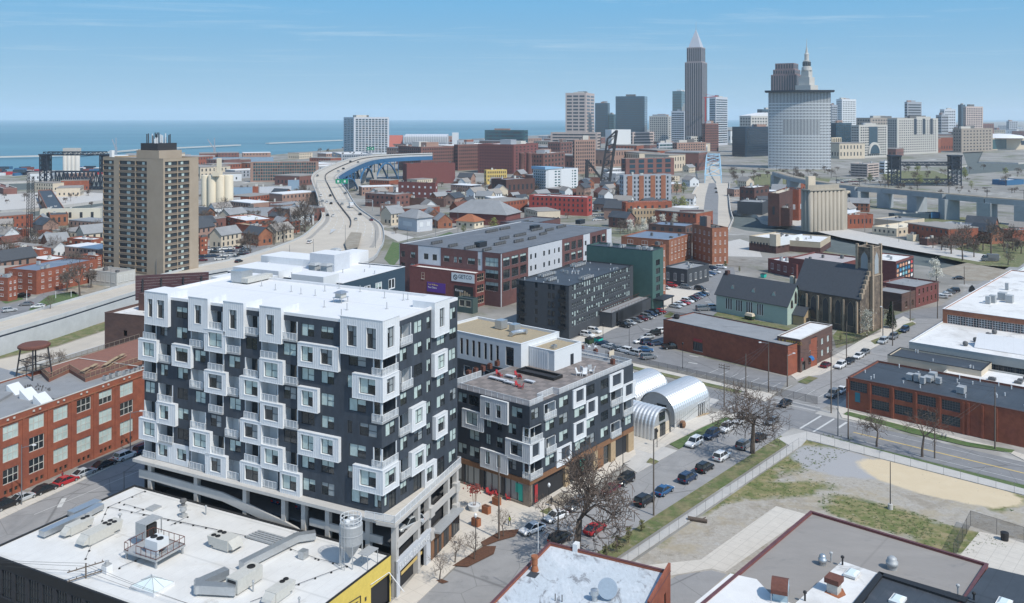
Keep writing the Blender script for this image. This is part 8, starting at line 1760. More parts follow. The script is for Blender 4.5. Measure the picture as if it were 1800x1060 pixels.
def car(p,kind,colour,head,label,group=None,z=0.04,detail=True):
	if not detail:
		if(kind,colour)not in FARM:
			mb=MB();L_,hh=(4.6,1.45)if kind=='car' else(5.0,1.9);mb.hexa([(-L_/2,-.9,.25),(L_/2,-.9,.25),(L_/2,.9,.25),(-L_/2,.9,.25),(-L_/2,-.88,.95),(L_/2,-.85,.8),(L_/2,.85,.8),(-L_/2,.88,.95)]);mb.hexa([(-2,-.8,.9),(1.1,-.8,.85),(1.1,.8,.85),(-2,.8,.9),(-1.3,-.65,hh),(.4,-.65,hh),(.4,.65,hh),(-1.3,.65,hh)],[1,0,1,1,1,1]);mb.box(-1.6,-1.0,-.95,.95,0,.6,1);mb.box(1.0,1.6,-.95,.95,0,.6,1);FARM[kind,colour]=mb.mesh('car',[PAINT[colour],M['glass']])
		return tag(link('car',FARM[kind,colour],None,(*p,z),R(head)),label,'car',group)
	bm,gm,rm,wm,hm,tm,(h,w_,wr,zb)=car_parts(kind);o=thing({'suv':'suv','van':'van','pickup':'pickup_truck','truck':'truck'}.get(kind,'car'),label,{'car':'car','suv':'car','truck':'truck','van':'van','pickup':'pickup'}[kind],(*p,z),R(head),group)
	for nm,me in(('body',bm),('windows',gm),('roof',rm)):
		c=link(nm,me,o)
		if nm!='windows':c.material_slots[0].link='OBJECT';c.material_slots[0].material=PAINT[colour]
	for x in(-h*.60,h*.62):
		for y in(-w_+.08,w_-.08):link('wheel',wm,o,(x,y,wr))
	for y in(-w_*.66,w_*.66):link('headlight',hm,o,(h-.06,y,zb*.66));link('tail_light',tm,o,(-h+.02,y,zb*.78))
	return o
LA=-41
CARS=[ # column, row, kind, colour, heading, where
(10,893,'suv','black',62,'at the kerb of the brick factory, cut by the picture edge'),(41,880,'car','silver',62,'at the factory kerb next to the black one cut by the picture edge'),(79,865,'car','black',62,'at the factory kerb between a silver and a red car'),(116,850,'car','red',62,'alone in its colour along the brick factory kerb'),(148,836,'car','silver',62,'at the factory kerb beyond the red car'),(184,821,'car','black',62,'at the factory kerb beside the white car'),(221,806,'suv','white',62,'at the factory kerb, last but one before the tower'),(254,794,'suv','dark blue',62,'half hidden by the tower garage at the factory kerb'),
(936,935,'car','white',218,'pulling out beside the mulch bed'),(977,913,'car','white',222,'behind the white sedan at the plaza, partly behind a pole'),(1012,893,'suv','grey',229,'under the big bare tree by the corner block'),(1072,866,'car','maroon',229,'beside the shop fronts under the bare tree'),(1098,849,'suv','black',229,'ahead of the maroon car by the garage door'),
(1220,783,'suv','white',229,'with a sunroof beside the green verge of the huts'),(1250,769,'suv','dark blue',229,'between two white cars by the hut verge'),(1277,757,'suv','white',229,'in front of the dark one by the hut verge'),(1303,742,'car','white',229,'behind the twigs of the big street tree'),(1357,744,'car','grey',229,'turning in the street under the tree'),(1380,713,'car','black',229,'crossing the junction beyond the tree'),
(1269,807,'suv','white',49,'on the vacant lot side of the street'),(1239,827,'suv','black',49,'behind the white one on the vacant lot side'),(1209,845,'suv','dark blue',49,'third along on the vacant lot side of the street'),(1167,867,'car','blue',49,'parked at the fence by a utility pole'),(1133,885,'suv','black',49,'behind the blue sedan at the fence'),(1308,787,'suv','grey',49,'directly beneath the big street tree'),(1335,773,'car','black',49,'beyond the tree trunk at the verge'),(1046,935,'car','red',49,'glimpsed through the brush near the scuffed roof'),(985,953,'suv','black',49,'at the kerb below the brick shop parapet'),
(1033,592,'suv','white',LA,'by the dumpsters of the grey slab'),(1045,585,'suv','white',LA,'just behind the one by the dumpsters'),(1097,575,'suv','black',LA,'first along the podium wall'),(1107,570,'car','silver',LA,'second along the podium wall'),(1118,566,'car','grey',LA,'along the podium wall before the maroon one'),(1128,563,'car','maroon',LA,'along the podium wall'),(1137,560,'suv','grey',LA,'next to the maroon one along the podium wall'),(1144,556,'suv','dark blue',LA,'near the end of the podium row'),(1152,553,'suv','black',LA,'next to the red car ending the podium row'),(1160,550,'car','red',LA,'ending the podium row'),
(1059,607,'car','dark blue',138,'first along the terrace block fence'),(1071,612,'car','silver',138,'second along the terrace block fence'),(1084,616,'car','grey',138,'third along the terrace block fence'),(1098,619,'suv','white',138,'along the terrace block fence'),(1114,624,'suv','silver',138,'at the end of the fence row by the block corner'),(1135,618,'car','blue',-10,'standing alone in the aisle of the car park'),(1140,631,'suv','grey',20,'at the iron fence behind the huts'),
(1127,603,'car','white',200,'in the middle island of the car park'),(1138,595,'car','silver',200,'in the middle island behind the white one'),(1149,590,'suv','black',200,'in the middle island by the brick store'),(1157,586,'suv','white',200,'tight to the corner of the brick store'),(1140,605,'suv','dark blue',20,'in the middle island beside the white sedan'),(1154,607,'car','dark blue',20,'in the middle island nearest the pickup'),(1180,613,'pickup','black',10,'by the painted bays of the car park'),
(1187,541,'car','silver',LA,'first of the row by the courtyard'),(1195,537,'car','white',LA,'second of the row by the courtyard'),(1203,535,'car','red',LA,'in the row by the courtyard'),(1209,532,'suv','white',LA,'after the red one by the courtyard'),(1216,529,'car','black',LA,'after the white one by the courtyard'),(1221,526,'car','maroon',LA,'in the row by the courtyard'),(1226,524,'car','grey',LA,'past the maroon one by the courtyard'),(1231,521,'car','blue',LA,'near the end of the courtyard row'),(1237,519,'car','black',LA,'last in the courtyard row'),
(1169,508,'car','white',LA,'in front of the grey garage'),(1181,504,'suv','red',LA,'at the wall of the grey garage'),(1206,507,'suv','grey',LA,'beside the grey garage corner'),(1231,510,'suv','black',LA,'crossing the yard near the hall roof'),(1236,546,'van','grey',10,'backed up to the green hall'),(1254,543,'suv','white',10,'squeezed between the van and the green hall'),
(1228,493,'car','white',LA,'first up the slope beside the grey garage'),(1236,489,'suv','white',LA,'second up the slope beside the grey garage'),(1243,486,'car','silver',LA,'third up the slope beside the grey garage'),(1250,483,'car','blue',LA,'up the slope beside the hedge'),(1258,480,'car','white',LA,'up the slope in front of the hedge'),(1254,474,'suv','dark blue',LA,'against the hedge by the tall brick warehouse'),(1268,472,'suv','white',LA,'against the hedge at the row end'),
(1464,697,'suv','grey',229,'by the blank end of the brick loft'),(1479,690,'car','white',229,'behind a pole by the brick loft'),(1452,645,'car','maroon',49,'outside the office with the blue awning'),(1477,646,'suv','white',229,'in the church street across from the loft'),(1493,638,'car','black',229,'between two white ones in the church street'),(1509,629,'car','white',229,'in the church street near the black annex'),(1520,622,'car','grey',229,'ahead of the white one in the church street'),(1552,603,'suv','silver',229,'at the churchyard verge'),(1570,595,'suv','grey',229,'at the churchyard verge behind a lamp'),(1590,583,'suv','dark blue',229,'first past the corner of the churchyard'),
(1655,524,'car','silver',160,'in the small lot by the blossom tree'),(1662,520,'car','white',160,'in the small lot beyond the silver car'),(1669,516,'car','grey',160,'in the small lot beyond the white car'),(1676,513,'suv','black',160,'at the rear of the small lot'),(1685,491,'car','black',175,'driving on the road past the mural house'),(1751,497,'suv','white',175,'driving near the teal arched building'),(1740,459,'truck','grey',170,'with a box body beside the river'),
(17,548,'suv','silver',40,'in the street of the brick flats'),(46,537,'car','grey',200,'in front of the little lawn of the flats'),(67,541,'car','white',200,'at the motorway parapet by the flats'),(39,523,'pickup','black',180,'outside the long brick flats'),(74,512,'van','white',180,'outside the long brick flats')]
for px,py,kind,col_,hd,where in CARS:
	z=.04 if not 1130>py>1120 else 0;car(G(px,py),kind,col_,hd,'%s %s %s'%(col_,{'car':'sedan','suv':'SUV','pickup':'pickup truck','van':'van','truck':'truck'}[kind],where))
x,y=B1 .loc(700,917,Z0-3.9);p=B1 .world(5.5,-1.0);car(p,'suv','silver',GA+165,'silver SUV parked on the open upper deck of the tower garage',z=Z0-4.0+.02)
for s,l in((17,'dark SUV in the shade of the garage behind the ramp columns'),(22,'dark sedan deeper in the garage behind the ramp columns')):car(B1 .world(4.5,s),'suv' if s==17 else 'car','dark blue',GA,l,z=Z0-4.0+.02)
# motorway traffic on the deck
q=random.Random(4);ml_=[(Vector(a),Vector(b))for a,b in zip(mlw,mrw)]+[(Vector(a),Vector(b))for a,b in zip(slw,srw)]
def deck_at(px,py):
	best=None
	for i in range(len(ml_)-1):
		for f in(.1,.2,.3,.4,.5,.6,.7,.8,.9):
			p=ml_[i][0].lerp(ml_[i][1],f);e=((p.x/p.y*F+CX-px)**2+((HY+(H-p.z)*F/p.y)-py)**2)
			if best is None or e<best[0]:d=ml_[i+1][0].lerp(ml_[i+1][1],f)-p;best=(e,p,math.degrees(math.atan2(d.y,d.x)))
	return best
HW=[(546,424,'white'),(423,458,'black'),(560,309,'grey'),(603,300,'black'),(615,284,'black'),(628,287,'grey'),(594,299,'silver'),(565,346,'white'),(581,346,'black'),(568,353,'grey'),(577,356,'white'),(580,361,'black'),(600,357,'silver'),(608,344,'grey'),(633,375,'black'),(576,377,'black'),(585,380,'white'),(625,386,'silver'),(649,388,'maroon')]
for px,py,c in HW:
	e,p,a=deck_at(px,py);lab={546:'white SUV alone on the slip road before the junction',423:'black car on the slip road beside the flats'}.get(px);car((p.x,p.y),'suv' if px==546 else 'car',c,a,lab or '%s car in the motorway traffic'%c,None if lab else 'cars on the motorway',z=p.z+.03,detail=bool(lab))
e,p,a=deck_at(616,365);car((p.x,p.y),'truck','white',a,'white box van among the motorway traffic',z=p.z+.03)
def lot(px0,px1,rows,n,lab,grp):
	for py in rows:
		for i in range(n):
			if q.random()<.18:continue
			px=px0+(px1-px0)*(i+.5)/n+q.uniform(-1,1);car(G(px,py+(px-px0)*-.06),'car',q.choice(('white','silver','grey','black','dark blue','white','maroon','silver')),20+q.uniform(-4,4),lab,grp,detail=False)
lot(352,440,(459,453,446,441),9,'parked car in the car park behind the tan tower','cars parked behind the tan tower');lot(786,850,(338,342,346,350),11,'parked car in the lot below the yellow building','cars parked below the yellow building')
lot(1044,1062,(388,380,373,366,358,350,345),4,'parked car in the long strip lot by the red brick lofts','cars parked in the strip lot');lot(1072,1088,(372,364,357,350),3,'parked car beside the striped apartments','cars parked by the striped apartments');lot(1470,1545,(318,322),12,'parked car in the lot above the rail viaduct','cars parked above the viaduct')
for px,py in((1258,332),(1259,339),(1243,385)):car(G(px,py),'car','black' if py<380 else 'white',88,'dark car heading onto the arch bridge' if py<380 else 'white car on the bridge approach by the billboard','cars on the bridge approach' if py<380 else None,detail=False)
# -- trees
def branch_tree(seed,h,levels,spread=.55,n0=4,trunk=.30,tw='twig',rmin=.02,droop=.0):
	q=random.Random(seed);tb,cb=MB(),MB();r0=h*.022
	def grow(p,d,l,r,lv):
		k=3 if lv<2 else 2;mb=tb if lv<2 else cb
		for i in range(k):
			e=p+d*(l/k);d2=(d+Vector((q.uniform(-1,1),q.uniform(-1,1),q.uniform(-.3,.6)))*.16).normalized();r2=max(rmin,r*.86);mb.tube(p,e,r,r2,n=6 if lv<1 else(4 if lv<3 else 3),cap=False);p,d,r=e,d2,r2
			if lv>0 and lv<levels and i<k-1:side(p,d,l,r,lv)
		if lv<levels:
			for i in range(n0 if lv==0 else 3):side(p,d,l,r,lv)
	def side(p,d,l,r,lv):
		a=d.orthogonal().normalized();a.rotate(Matrix.Rotation(q.uniform(0,6.28),3,d));v=(d*(1-spread*q.uniform(.6,1.2))+a*spread*q.uniform(.8,1.3)).normalized();v.z+=.10-droop*lv;v.normalize();grow(p.copy(),v,l*q.uniform(.58,.82),max(rmin,r*.62),lv+1)
	grow(Vector((0,0,0)),Vector((0,0,1)),h*trunk,r0,0);return tb.mesh('trunk',M['bark']),cb.mesh('crown',M[tw])
def leaf_tree(seed,h,m,n=900,s=.28,conic=False):
	q=random.Random(seed);tb,cb=MB(),MB();tb.tube((0,0,0),(0,0,h*.6),h*.022,h*.012)
	for i in range(5):a=q.uniform(0,6.28);tb.tube((0,0,h*.3),(h*.2*math.cos(a),h*.2*math.sin(a),h*.7),h*.012,.03,n=4)
	cl=[(q.uniform(0,6.28),q.uniform(.1,1),q.uniform(.28,.92),q.uniform(.08,.16))for _ in range(26)]
	for i in range(n):
		if conic:z=q.uniform(.08,1);r=(1-z)*.26*h*q.uniform(.4,1);a=q.uniform(0,6.28);c=Vector((r*math.cos(a),r*math.sin(a),z*h))
		else:
			a,rr,z,w_=q.choice(cl);r=rr*h*.27*math.sqrt(max(.05,1-((z-.58)/.42)**2));c=Vector((r*math.cos(a),r*math.sin(a),z*h))+Vector((q.gauss(0,1),q.gauss(0,1),q.gauss(0,.8)))*w_*h*.5
		u=Vector((q.uniform(-1,1),q.uniform(-1,1),q.uniform(-1,1))).normalized();v=u.orthogonal().normalized();k=s*q.uniform(.6,1.3);cb.face([tuple(c-u*k),tuple(c+v*k*.7),tuple(c+u*k),tuple(c-v*k*.7)])
	return tb.mesh('trunk',M['bark']),cb.mesh('crown',M[m])
TP={'b1':branch_tree(1,10,4),'b2':branch_tree(2,10,4,.65,5,.22),'b3':branch_tree(3,10,4,.5,4,.26,'twig_grey',.035),'b4':branch_tree(11,10,4,.6,5,.2,'twig_grey',.045),'w1':leaf_tree(5,8,'blossom',1500,.17),'g1':leaf_tree(6,8,'leaf_new',800,.2),'e1':leaf_tree(7,9,'leaf_dark',1600,.3,True),'u1':leaf_tree(8,3,'bush',260,.16)}
def tree(k,p,h,label,group=None,nm='tree',z=0):
	o=thing({'w':'blossom_tree','g':'tree','e':'evergreen_tree','u':'shrub','b':'bare_tree'}[k[0]],label,'shrub' if k[0]=='u' else 'tree',(*p,z),rnd.uniform(0,6.28),group);t,c=TP[k]if isinstance(TP[k],tuple)else TP[k];s=h/{'b':10,'w':8,'g':8,'e':9,'u':3}[k[0]];f=1.45 if k in('bA','bB')else 1.15 if k[0]=='b' else 1;o.scale=(s*f,s*f,s*(1.5 if f>1.4 else 1.3 if f>1 else 1));link('trunk',t,o);link('crown',c,o);return o
TP['bA']=branch_tree(21,10,5,.62,5,.20,'twig',.014);TP['bB']=branch_tree(29,10,5,.66,4,.24,'twig',.014)
tree('bA',G(1014,985),21,'large spreading bare tree in front of the corner apartment block');tree('bB',G(1323,797),16.5,'tall bare street tree with a thick trunk beside the parked cars')
tree('b2',G(1541,785),10.5,'bare street tree before the brick loft, closer to the junction');tree('b1',G(1621,803),10.5,'bare street tree before the brick loft, beside the lot fence')
for px,py,h,l in((1524,593,9,'white blossoming tree at the foot of the bell tower'),(1646,497,10,'white blossoming tree beyond the dark red brick row'),(1108,412,9,'white blossoming tree at the end of the apartment complex'),(1132,410,9,'blossoming tree between two others by the pale road')):tree('w1',G(px,py),h,l)
for px,py in((1150,404),(1165,400),(800,352),(815,355),(905,372),(880,368),(925,366),(1185,398)):tree('w1',G(px,py),8.5,'pale blossoming tree among the buildings of the middle distance','blossom trees in town')
tree('e1',G(1566,577),8.5,'dark evergreen tree on the churchyard corner');tree('b4',G(1552,568),8,'brown bare tree next to the evergreen by the bell tower');tree('g1',G(868,408),9,'fresh yellow-green tree beside the grey hipped hall');tree('g1',G(815,412),6,'small yellow-green tree before the cream house')
for i,(px,py,h)in enumerate(((140,522,15),(118,512,13),(88,548,6),(128,492,14),(160,506,12),(30,478,13),(8,470,15),(42,440,12),(100,452,11),(110,432,12),(70,428,10),(92,415,11),(172,420,12),(148,412,10),(20,430,13),(440,446,13),(425,442,11),(482,430,13),(498,426,12),(460,422,11),(512,408,15),(536,408,22),(525,398,18),(548,396,17),(490,396,14),(372,392,14),(392,388,16),(360,398,12),(382,400,11),(545,372,14),(535,352,16))):tree(('b3','b4','b1')[i%3],G(px,py),h,'grey-brown bare tree around the brick flats beside the motorway','bare trees around the flats')
for i,(px,py,h)in enumerate(((1692,458,17),(1712,452,14),(1672,446,15),(1742,446,18),(1728,440,15),(1655,440,12),(1780,440,14),(1795,446,12),(1765,435,15),(1700,437,14),(1640,436,10),(1772,466,9),(1090,412,10),(1098,404,11),(1118,405,10),(760,398,11),(1585,335,12),(1600,340,10))):tree(('b3','b4','b2')[i%3],G(px,py),h,'bare tree in the scrub between the river and the rail viaduct' if px>1500 else 'bare tree standing between the middle-distance roofs','bare trees by the river' if px>1500 else 'bare trees in town')
q=random.Random(12)
def scatter(x0,x1,y0,y1,n,h0,h1,lab,grp,ks=('b3','b4')):
	for i in range(n):tree(q.choice(ks),G(q.uniform(x0,x1),q.uniform(y0,y1)),q.uniform(h0,h1),lab,grp)
scatter(1285,1465,304,326,26,9,15,'brown bare tree on the slope below the courthouse','bare trees below the courthouse');scatter(1470,1800,296,335,30,7,13,'bare tree on the river bank behind the viaduct','bare trees behind the viaduct',('b3','b4','g1'))
scatter(1140,1215,322,380,16,8,13,'bare tree on the bank beside the bridge approach','bare trees by the bridge approach',('b3','b4','g1'));scatter(640,1000,318,352,24,7,12,'bare tree among the old works of the river valley','bare trees in the valley');scatter(0,180,340,366,14,5,9,'scrubby bare tree along the old river','scrub along the old river');scatter(560,700,262,272,14,9,15,'bare tree along the lake shore by the glass tower','trees on the lake shore')
scatter(1060,1180,300,345,10,8,12,'bare tree between the brick blocks below downtown','trees below downtown');scatter(1690,1800,238,262,12,12,18,'distant bare tree near the arena','trees near the arena')
for px,py,h,l in((1105,955,2.6,'tangled scrub at the fence of the vacant lot'),(1085,972,2.8,'tangled scrub below the big bare tree'),(1128,935,2.0,'low scrub by the leaning fence'),(1300,478,2.5,'hedge bush at the slope row of cars'),(1275,470,3,'rounded hedge by the tall brick warehouse'),(1478,600,2.2,'green bush behind the brick office'),(1065,988,2.6,'scrub bush beside the scuffed roof')):tree('u1',G(px,py),h,l)
for i,(px,py)in enumerate(((60,655),(82,650),(104,648),(46,662))):tree('b3',G(px,py,CZ),6,'thin bare sapling on the grass slope below the retaining wall','saplings in the cutting',z=CZ)
# -- poles, lamps, wires, fences
def pole(px,base,top,label,arms=(),lamp=None,m='pole',r=.16,cat='utility pole',nm='utility_pole'):
	x,d=G(px,base);h=ZAT(top,d);o=thing(nm,label,cat,(x,d,0));one('tube',('shaft',M[m],o),(0,0,0),(0,0,h),r,r*.6,n=7)
	for z,w_,a in arms:c,s=math.cos(R(a))*w_,math.sin(R(a))*w_;mb=MB();mb.tube((-c,-s,h-z),(c,s,h-z),.09,n=4);[mb.tube((c*t,s*t,h-z),(c*t,s*t,h-z+.3),.06,n=5)for t in(-.9,-.5,.5,.9)];mb.build('crossarm',M[m],o)
	if lamp:a,l=lamp;c,s=math.cos(R(a)),math.sin(R(a));one('tube',('lamp_arm',M['pole_metal'],o),(0,0,h-.5),(c*l,s*l,h),.06,n=5);one('box',('lamp_head',M['trim'],o),c*l-.3,c*l+.3,s*l-.18,s*l+.18,h-.12,h+.08)
	o['h']=h;return o
U={}
U['n']=pole(151,1100,990,'weathered double-crossarm utility pole at the bottom edge by the workshop',[(.5,2.3,40),(1.7,2.3,40)]);o=U['n'];one('lathe',('transformer',M['unit'],o),(.4,0,o['h']-3.0),[(.35,0),(.35,.9),(.2,1)],10)
for k,px,b_,t,l,kw in(('a',877,949,800,'plain tall wooden pole in the mulch bed on the plaza',{}),('b',981,950,882,'dark pole with a transformer can before the brick shop',dict(arms=[(.3,1.3,130)])),('c',1149,906,772,'leaning dark utility pole by the blue sedan',{}),('d',1273,716,640,'crossarmed pole at the hut corner',dict(arms=[(.4,1.4,140),(1.0,1.4,140)])),('e',1311,690,622,'slim dark pole behind the lot fence, beside its taller neighbour',{}),('f',1351,690,600,'tall wooden pole with lamp at the junction corner',dict(lamp=(200,2.5))),('g',1384,680,622,'street lamp pole outside the brick office',dict(lamp=(20,2))),('h',1461,726,615,'brown utility pole at the loft corner of the junction',dict(arms=[(.3,1.2,50)])),('i',1749,790,680,'utility pole with crossarms and a yellow sign against the loft wall',dict(arms=[(.3,1.5,60),(1.2,1.5,60)])),('j',1643,806,752,'slim dark pole on the lot side of the cross street',{}),('k',1491,772,690,'dark signal pole on the lot side of the junction',{}),('l',1473,766,690,'grey metal lamp pole by the junction',dict(m='pole_metal')),('m',1569,608,530,'brown pole on the church street verge',{}),('o',1552,592,540,'slim lamp post at the churchyard',dict(lamp=(100,1),m='pole_metal')),('p',1600,565,508,'dark pole in front of the maroon brick hall',{}),('q',1648,560,495,'tall brown pole at the far junction',dict(arms=[(.3,1.2,20)])),('r',1488,632,565,'thin pole on the pavement by the brick office',{}),('s',1695,500,468,'pole on the road past the mural building',{}),('t',1318,640,636,'short post',{})):
	if k!='t':U[k]=pole(px,b_,t,l,**kw)
pole(1565,895,812,'lone black lamp pole on a concrete foot in the vacant lot',m='steel_dark',r=.10,cat='lamp post',nm='lamp_post');mb=MB();mb.lathe((*G(1565,895),0),[(.45,0),(.4,.9)],10);o=mb.build('pole_foot',M['concrete']);tag(o,'round concrete foot of the lamp pole in the vacant lot','foot');o.parent=None
for px,b_,t,a,l in((38,888,782,0,'grey street lamp with a long arm against the brick factory'),(229,796,722,0,'grey street lamp at the far end of the brick factory'),(218,868,828,None,'short grey pole at the workshop kerb')):pole(px,b_,t,l,lamp=(a,2.2)if a is not None else None,m='pole_metal',r=.11,cat='street lamp',nm='street_lamp')
for px,b_,t,l in((836,973,910,'black plaza lamp post with a lantern near the mulch beds'),(965,903,856,'black plaza lamp post with a lantern beside the corner block'),(1200,648,606,'black lamp post inside the car park fence'),(1106,610,572,'slim black lamp post in the aisle of the car park'),(1155,787,760,'short black post by the brick hut front'),(1095,850,742,'black metal pole at the garage door of the corner block'),(1060,596,572,'slim black lamp post by the dumpsters')):
	o=pole(px,b_,t,l,m='black',r=.08,cat='lamp post',nm='lamp_post');one('lathe',('lantern',M['trim' if px<1000 else 'black'],o),(0,0,o['h']),[(.12,0),(.25,.25),(.25,.5),(.08,.7)],8)
for px,b_,t in((551,462,420),(607,440,395),(509,470,430),(195,512,472),(660,440,405),(275,486,455),(805,410,372),(766,415,385),(716,425,400),(1560,415,385),(1520,408,378),(1615,420,390),(1580,425,388),(1770,455,425)):pole(px,b_,t,'slim pole standing beyond the near blocks, along a road',m='pole_metal',r=.14,cat='pole',nm='lamp_post')['group']='poles along the far roads'
for px,b_,t in((47,528,510),(98,524,512),(125,522,511)):pole(px,b_,t,'white pedestrian lamp beside the lawn of the brick flats',m='trim',r=.12,cat='lamp post',nm='lamp_post')['group']='white lamps by the flats'
def wire(lab,a,b_,sag=.6,r=.022):
	a,b_=Vector(a),Vector(b_);mb=MB();pr=None
	for i in range(11):t=i/10;c=a.lerp(b_,t);c.z-=sag*4*t*(1-t);(mb.tube(pr,c,r,n=3,cap=False)if pr else None);pr=c
	tag(mb.build('power_line',M['wire']),lab,'wire','overhead wires')
tp=lambda k,dz=.2:(U[k].location.x,U[k].location.y,U[k]['h']-dz)
for i,dz in enumerate((0,.4,1.1)):p=tp('n',dz);wire('overhead wire from the double-crossarm pole over the workshop',p,(p[0]-40,p[1]+4+i,p[2]+1));wire('overhead wire from the double-crossarm pole over the workshop',p,(p[0]+30,p[1]-14+i,p[2]-1))
for a,b_ in(('h','i'),('f','h'),('d','f'),('c','f'),('h','m'),('m','q'),('i','j')):
	for dz in(.2,1.0):wire('overhead wire strung between the poles of the junction',tp(a,dz),tp(b_,dz))
def fence(lab,pts,h,m='chainlink',post=3.0,pm='pole_metal',top=True,r=.022):
	o=thing('fence',lab,'fence',(*pts[0],0));pn=MB();rl=MB();pme=MB();pme.tube((0,0,0),(0,0,h),r*1.3,n=4);me=pme.mesh('post',M[pm])
	for a,b_ in zip(pts,pts[1:]):
		l=math.dist(a,b_);n=max(1,round(l/post));A,B_=(a[0]-pts[0][0],a[1]-pts[0][1]),(b_[0]-pts[0][0],b_[1]-pts[0][1]);pn.face([(*A,.05),(*B_,.05),(*B_,h-.02),(*A,h-.02)])
		rl.tube((*A,h),(*B_,h),r,n=4)
		for i in range(n+1):link('post',me,o,(A[0]+(B_[0]-A[0])*i/n,A[1]+(B_[1]-A[1])*i/n,0))
	pn.build('mesh_panel',M[m],o);rl.build('top_rail',M[pm],o)
fence('chain-link fence along the street side of the vacant lot',[S1(-52,17.8),S1(16.8,18.1)],2.0);fence('chain-link fence along the cross street side of the vacant lot',[S2(0,17.45),S2(42,17.45)],2.0)
fence('black iron fence between the car park and the cross street',[S2(-70,-6.6),S2(-8,-6.6)],1.8,'rail_dark',3.0,'black');fence('screened chain-link fence round the concrete yard',[G(1676,985),G(1706,925),G(1800,955)],2.6,'rail_dark',4,'steel_dark');fence('dark gated fence between the two car parks',[G(1166,553),G(1225,562)],1.6,'rail_dark',2,'rust');fence('dark board fence of the churchyard',[G(1463,608),G(1500,602),G(1548,584)],1.4,'rail_dark',2.5,'black')
# -- plaza things and people
for px,py,l in((855,903,'brown cube planter on the plaza, closer to the street'),(873,888,'brown cube planter on the plaza, closer to the shop front'),(837,925,'brown cube planter by the black lamp post')):o=thing('cube_planter',l,'planter',(*G(px,py),.12),R(51));one('box',('box',M['rust_orange'],o),-.45,.45,-.7,.7,0,1.25);one('box',('soil',M['mulch'],o),-.35,.35,-.6,.6,1.25,1.27)
o=thing('round_planter','white round planter with a red-leaved sapling on the plaza','planter',(*G(834,897),.12));one('lathe',('pot',M['white_wall'],o),(0,0,0),[(.95,0),(1.15,.9),(1.0,.9),(1.0,.75)],20);mb=MB();rr=random.Random(2)
for i in range(5):mb.tube((.2*math.cos(i*1.3),.2*math.sin(i*1.3),.8),(.5*math.cos(i*1.3),.5*math.sin(i*1.3),3.4),.05,n=4)
mb.build('stems',M['rust'],o);mb=MB()
for i in range(130):c=Vector((rr.gauss(0,.6),rr.gauss(0,.6),rr.gauss(3.6,.35)));u=Vector((rr.uniform(-1,1),rr.uniform(-1,1),rr.uniform(-1,1))).normalized()*.16;v=u.orthogonal();mb.face([tuple(c-u),tuple(c+v),tuple(c+u),tuple(c-v)])
mb.build('foliage',mat('red_leaf',(.22,.05,.04),.9),o)
for px,py,l in((812,838,'red chair by the shop front near the tower'),(859,870,'red chair outside the middle shop window'),(864,872,'red chair beside its pair at the middle shop window'),(875,873,'red box seat against the shop front'),(894,880,'low red bench at the teal poster')):chair(thing('plaza_chair',l,'chair',(*G(px,py),.12),R(rr.uniform(0,360)),'red chairs along the shop fronts'),'red')
for px,py,c,l in((1052,603,'teal_sign','bright green dumpster beside the dark one'),(1036,604,'leaf_dark','dark green dumpster by the grey slab'),(1342,488,'teal_sign','green dumpster behind the church hall')):o=thing('dumpster',l,'dumpster',(*G(px,py),.05),R(49));mb=MB();mb.hexa([(-1.1,-.8,.1),(1.1,-.8,.1),(1.1,.8,.1),(-1.1,.8,.1),(-1.2,-.9,1.4),(1.2,-.9,1.4),(1.2,.9,1.6),(-1.2,.9,1.6)]);mb.build('bin',M[c],o);mb=MB();mb.hexa([(-1.22,-.92,1.41),(1.22,-.92,1.41),(1.22,.92,1.61),(-1.22,.92,1.61),(-1.2,-.9,1.5),(1.2,-.9,1.5),(1.2,.9,1.7),(-1.2,.9,1.7)]);mb.build('lid',M['black'],o)
o=thing('tent_trailer','small green and white camper on the grass by the church hall','camper',(*G(1318,562),.05),TH and R(TH+90));one('box',('base',M['leaf_dark'],o),-1.5,1.5,-.9,.9,.4,1.3);mb=MB();mb.hexa([(-1.5,-.9,1.3),(1.5,-.9,1.3),(1.5,.9,1.3),(-1.5,.9,1.3),(-1.2,-.7,2.2),(1.2,-.7,2.2),(1.2,.7,2.2),(-1.2,.7,2.2)]);mb.build('top',M['beige'],o)
for x in(-.8,.8):one('tube',('wheel',M['rubber'],o),(x,-.95,.35),(x,.95,.35),.35,n=12)
o=thing('log','rotting log lying on the gravel by the fence','log',(*G(1226,917),.3),R(-25));mb=MB();mb.tube((-1.6,0,0),(1.6,.1,.05),.38,.32,n=9);mb.tube((.6,.1,.1),(1.2,.9,.3),.14,.08,n=5);mb.build('trunk',M['bark'],o)
o=thing('waste_bin','black waste bin at the yard fence corner','bin',(*G(1766,950),0));one('lathe',('body',M['black'],o),(0,0,0),[(.55,0),(.62,1.3),(.5,1.35)],12)
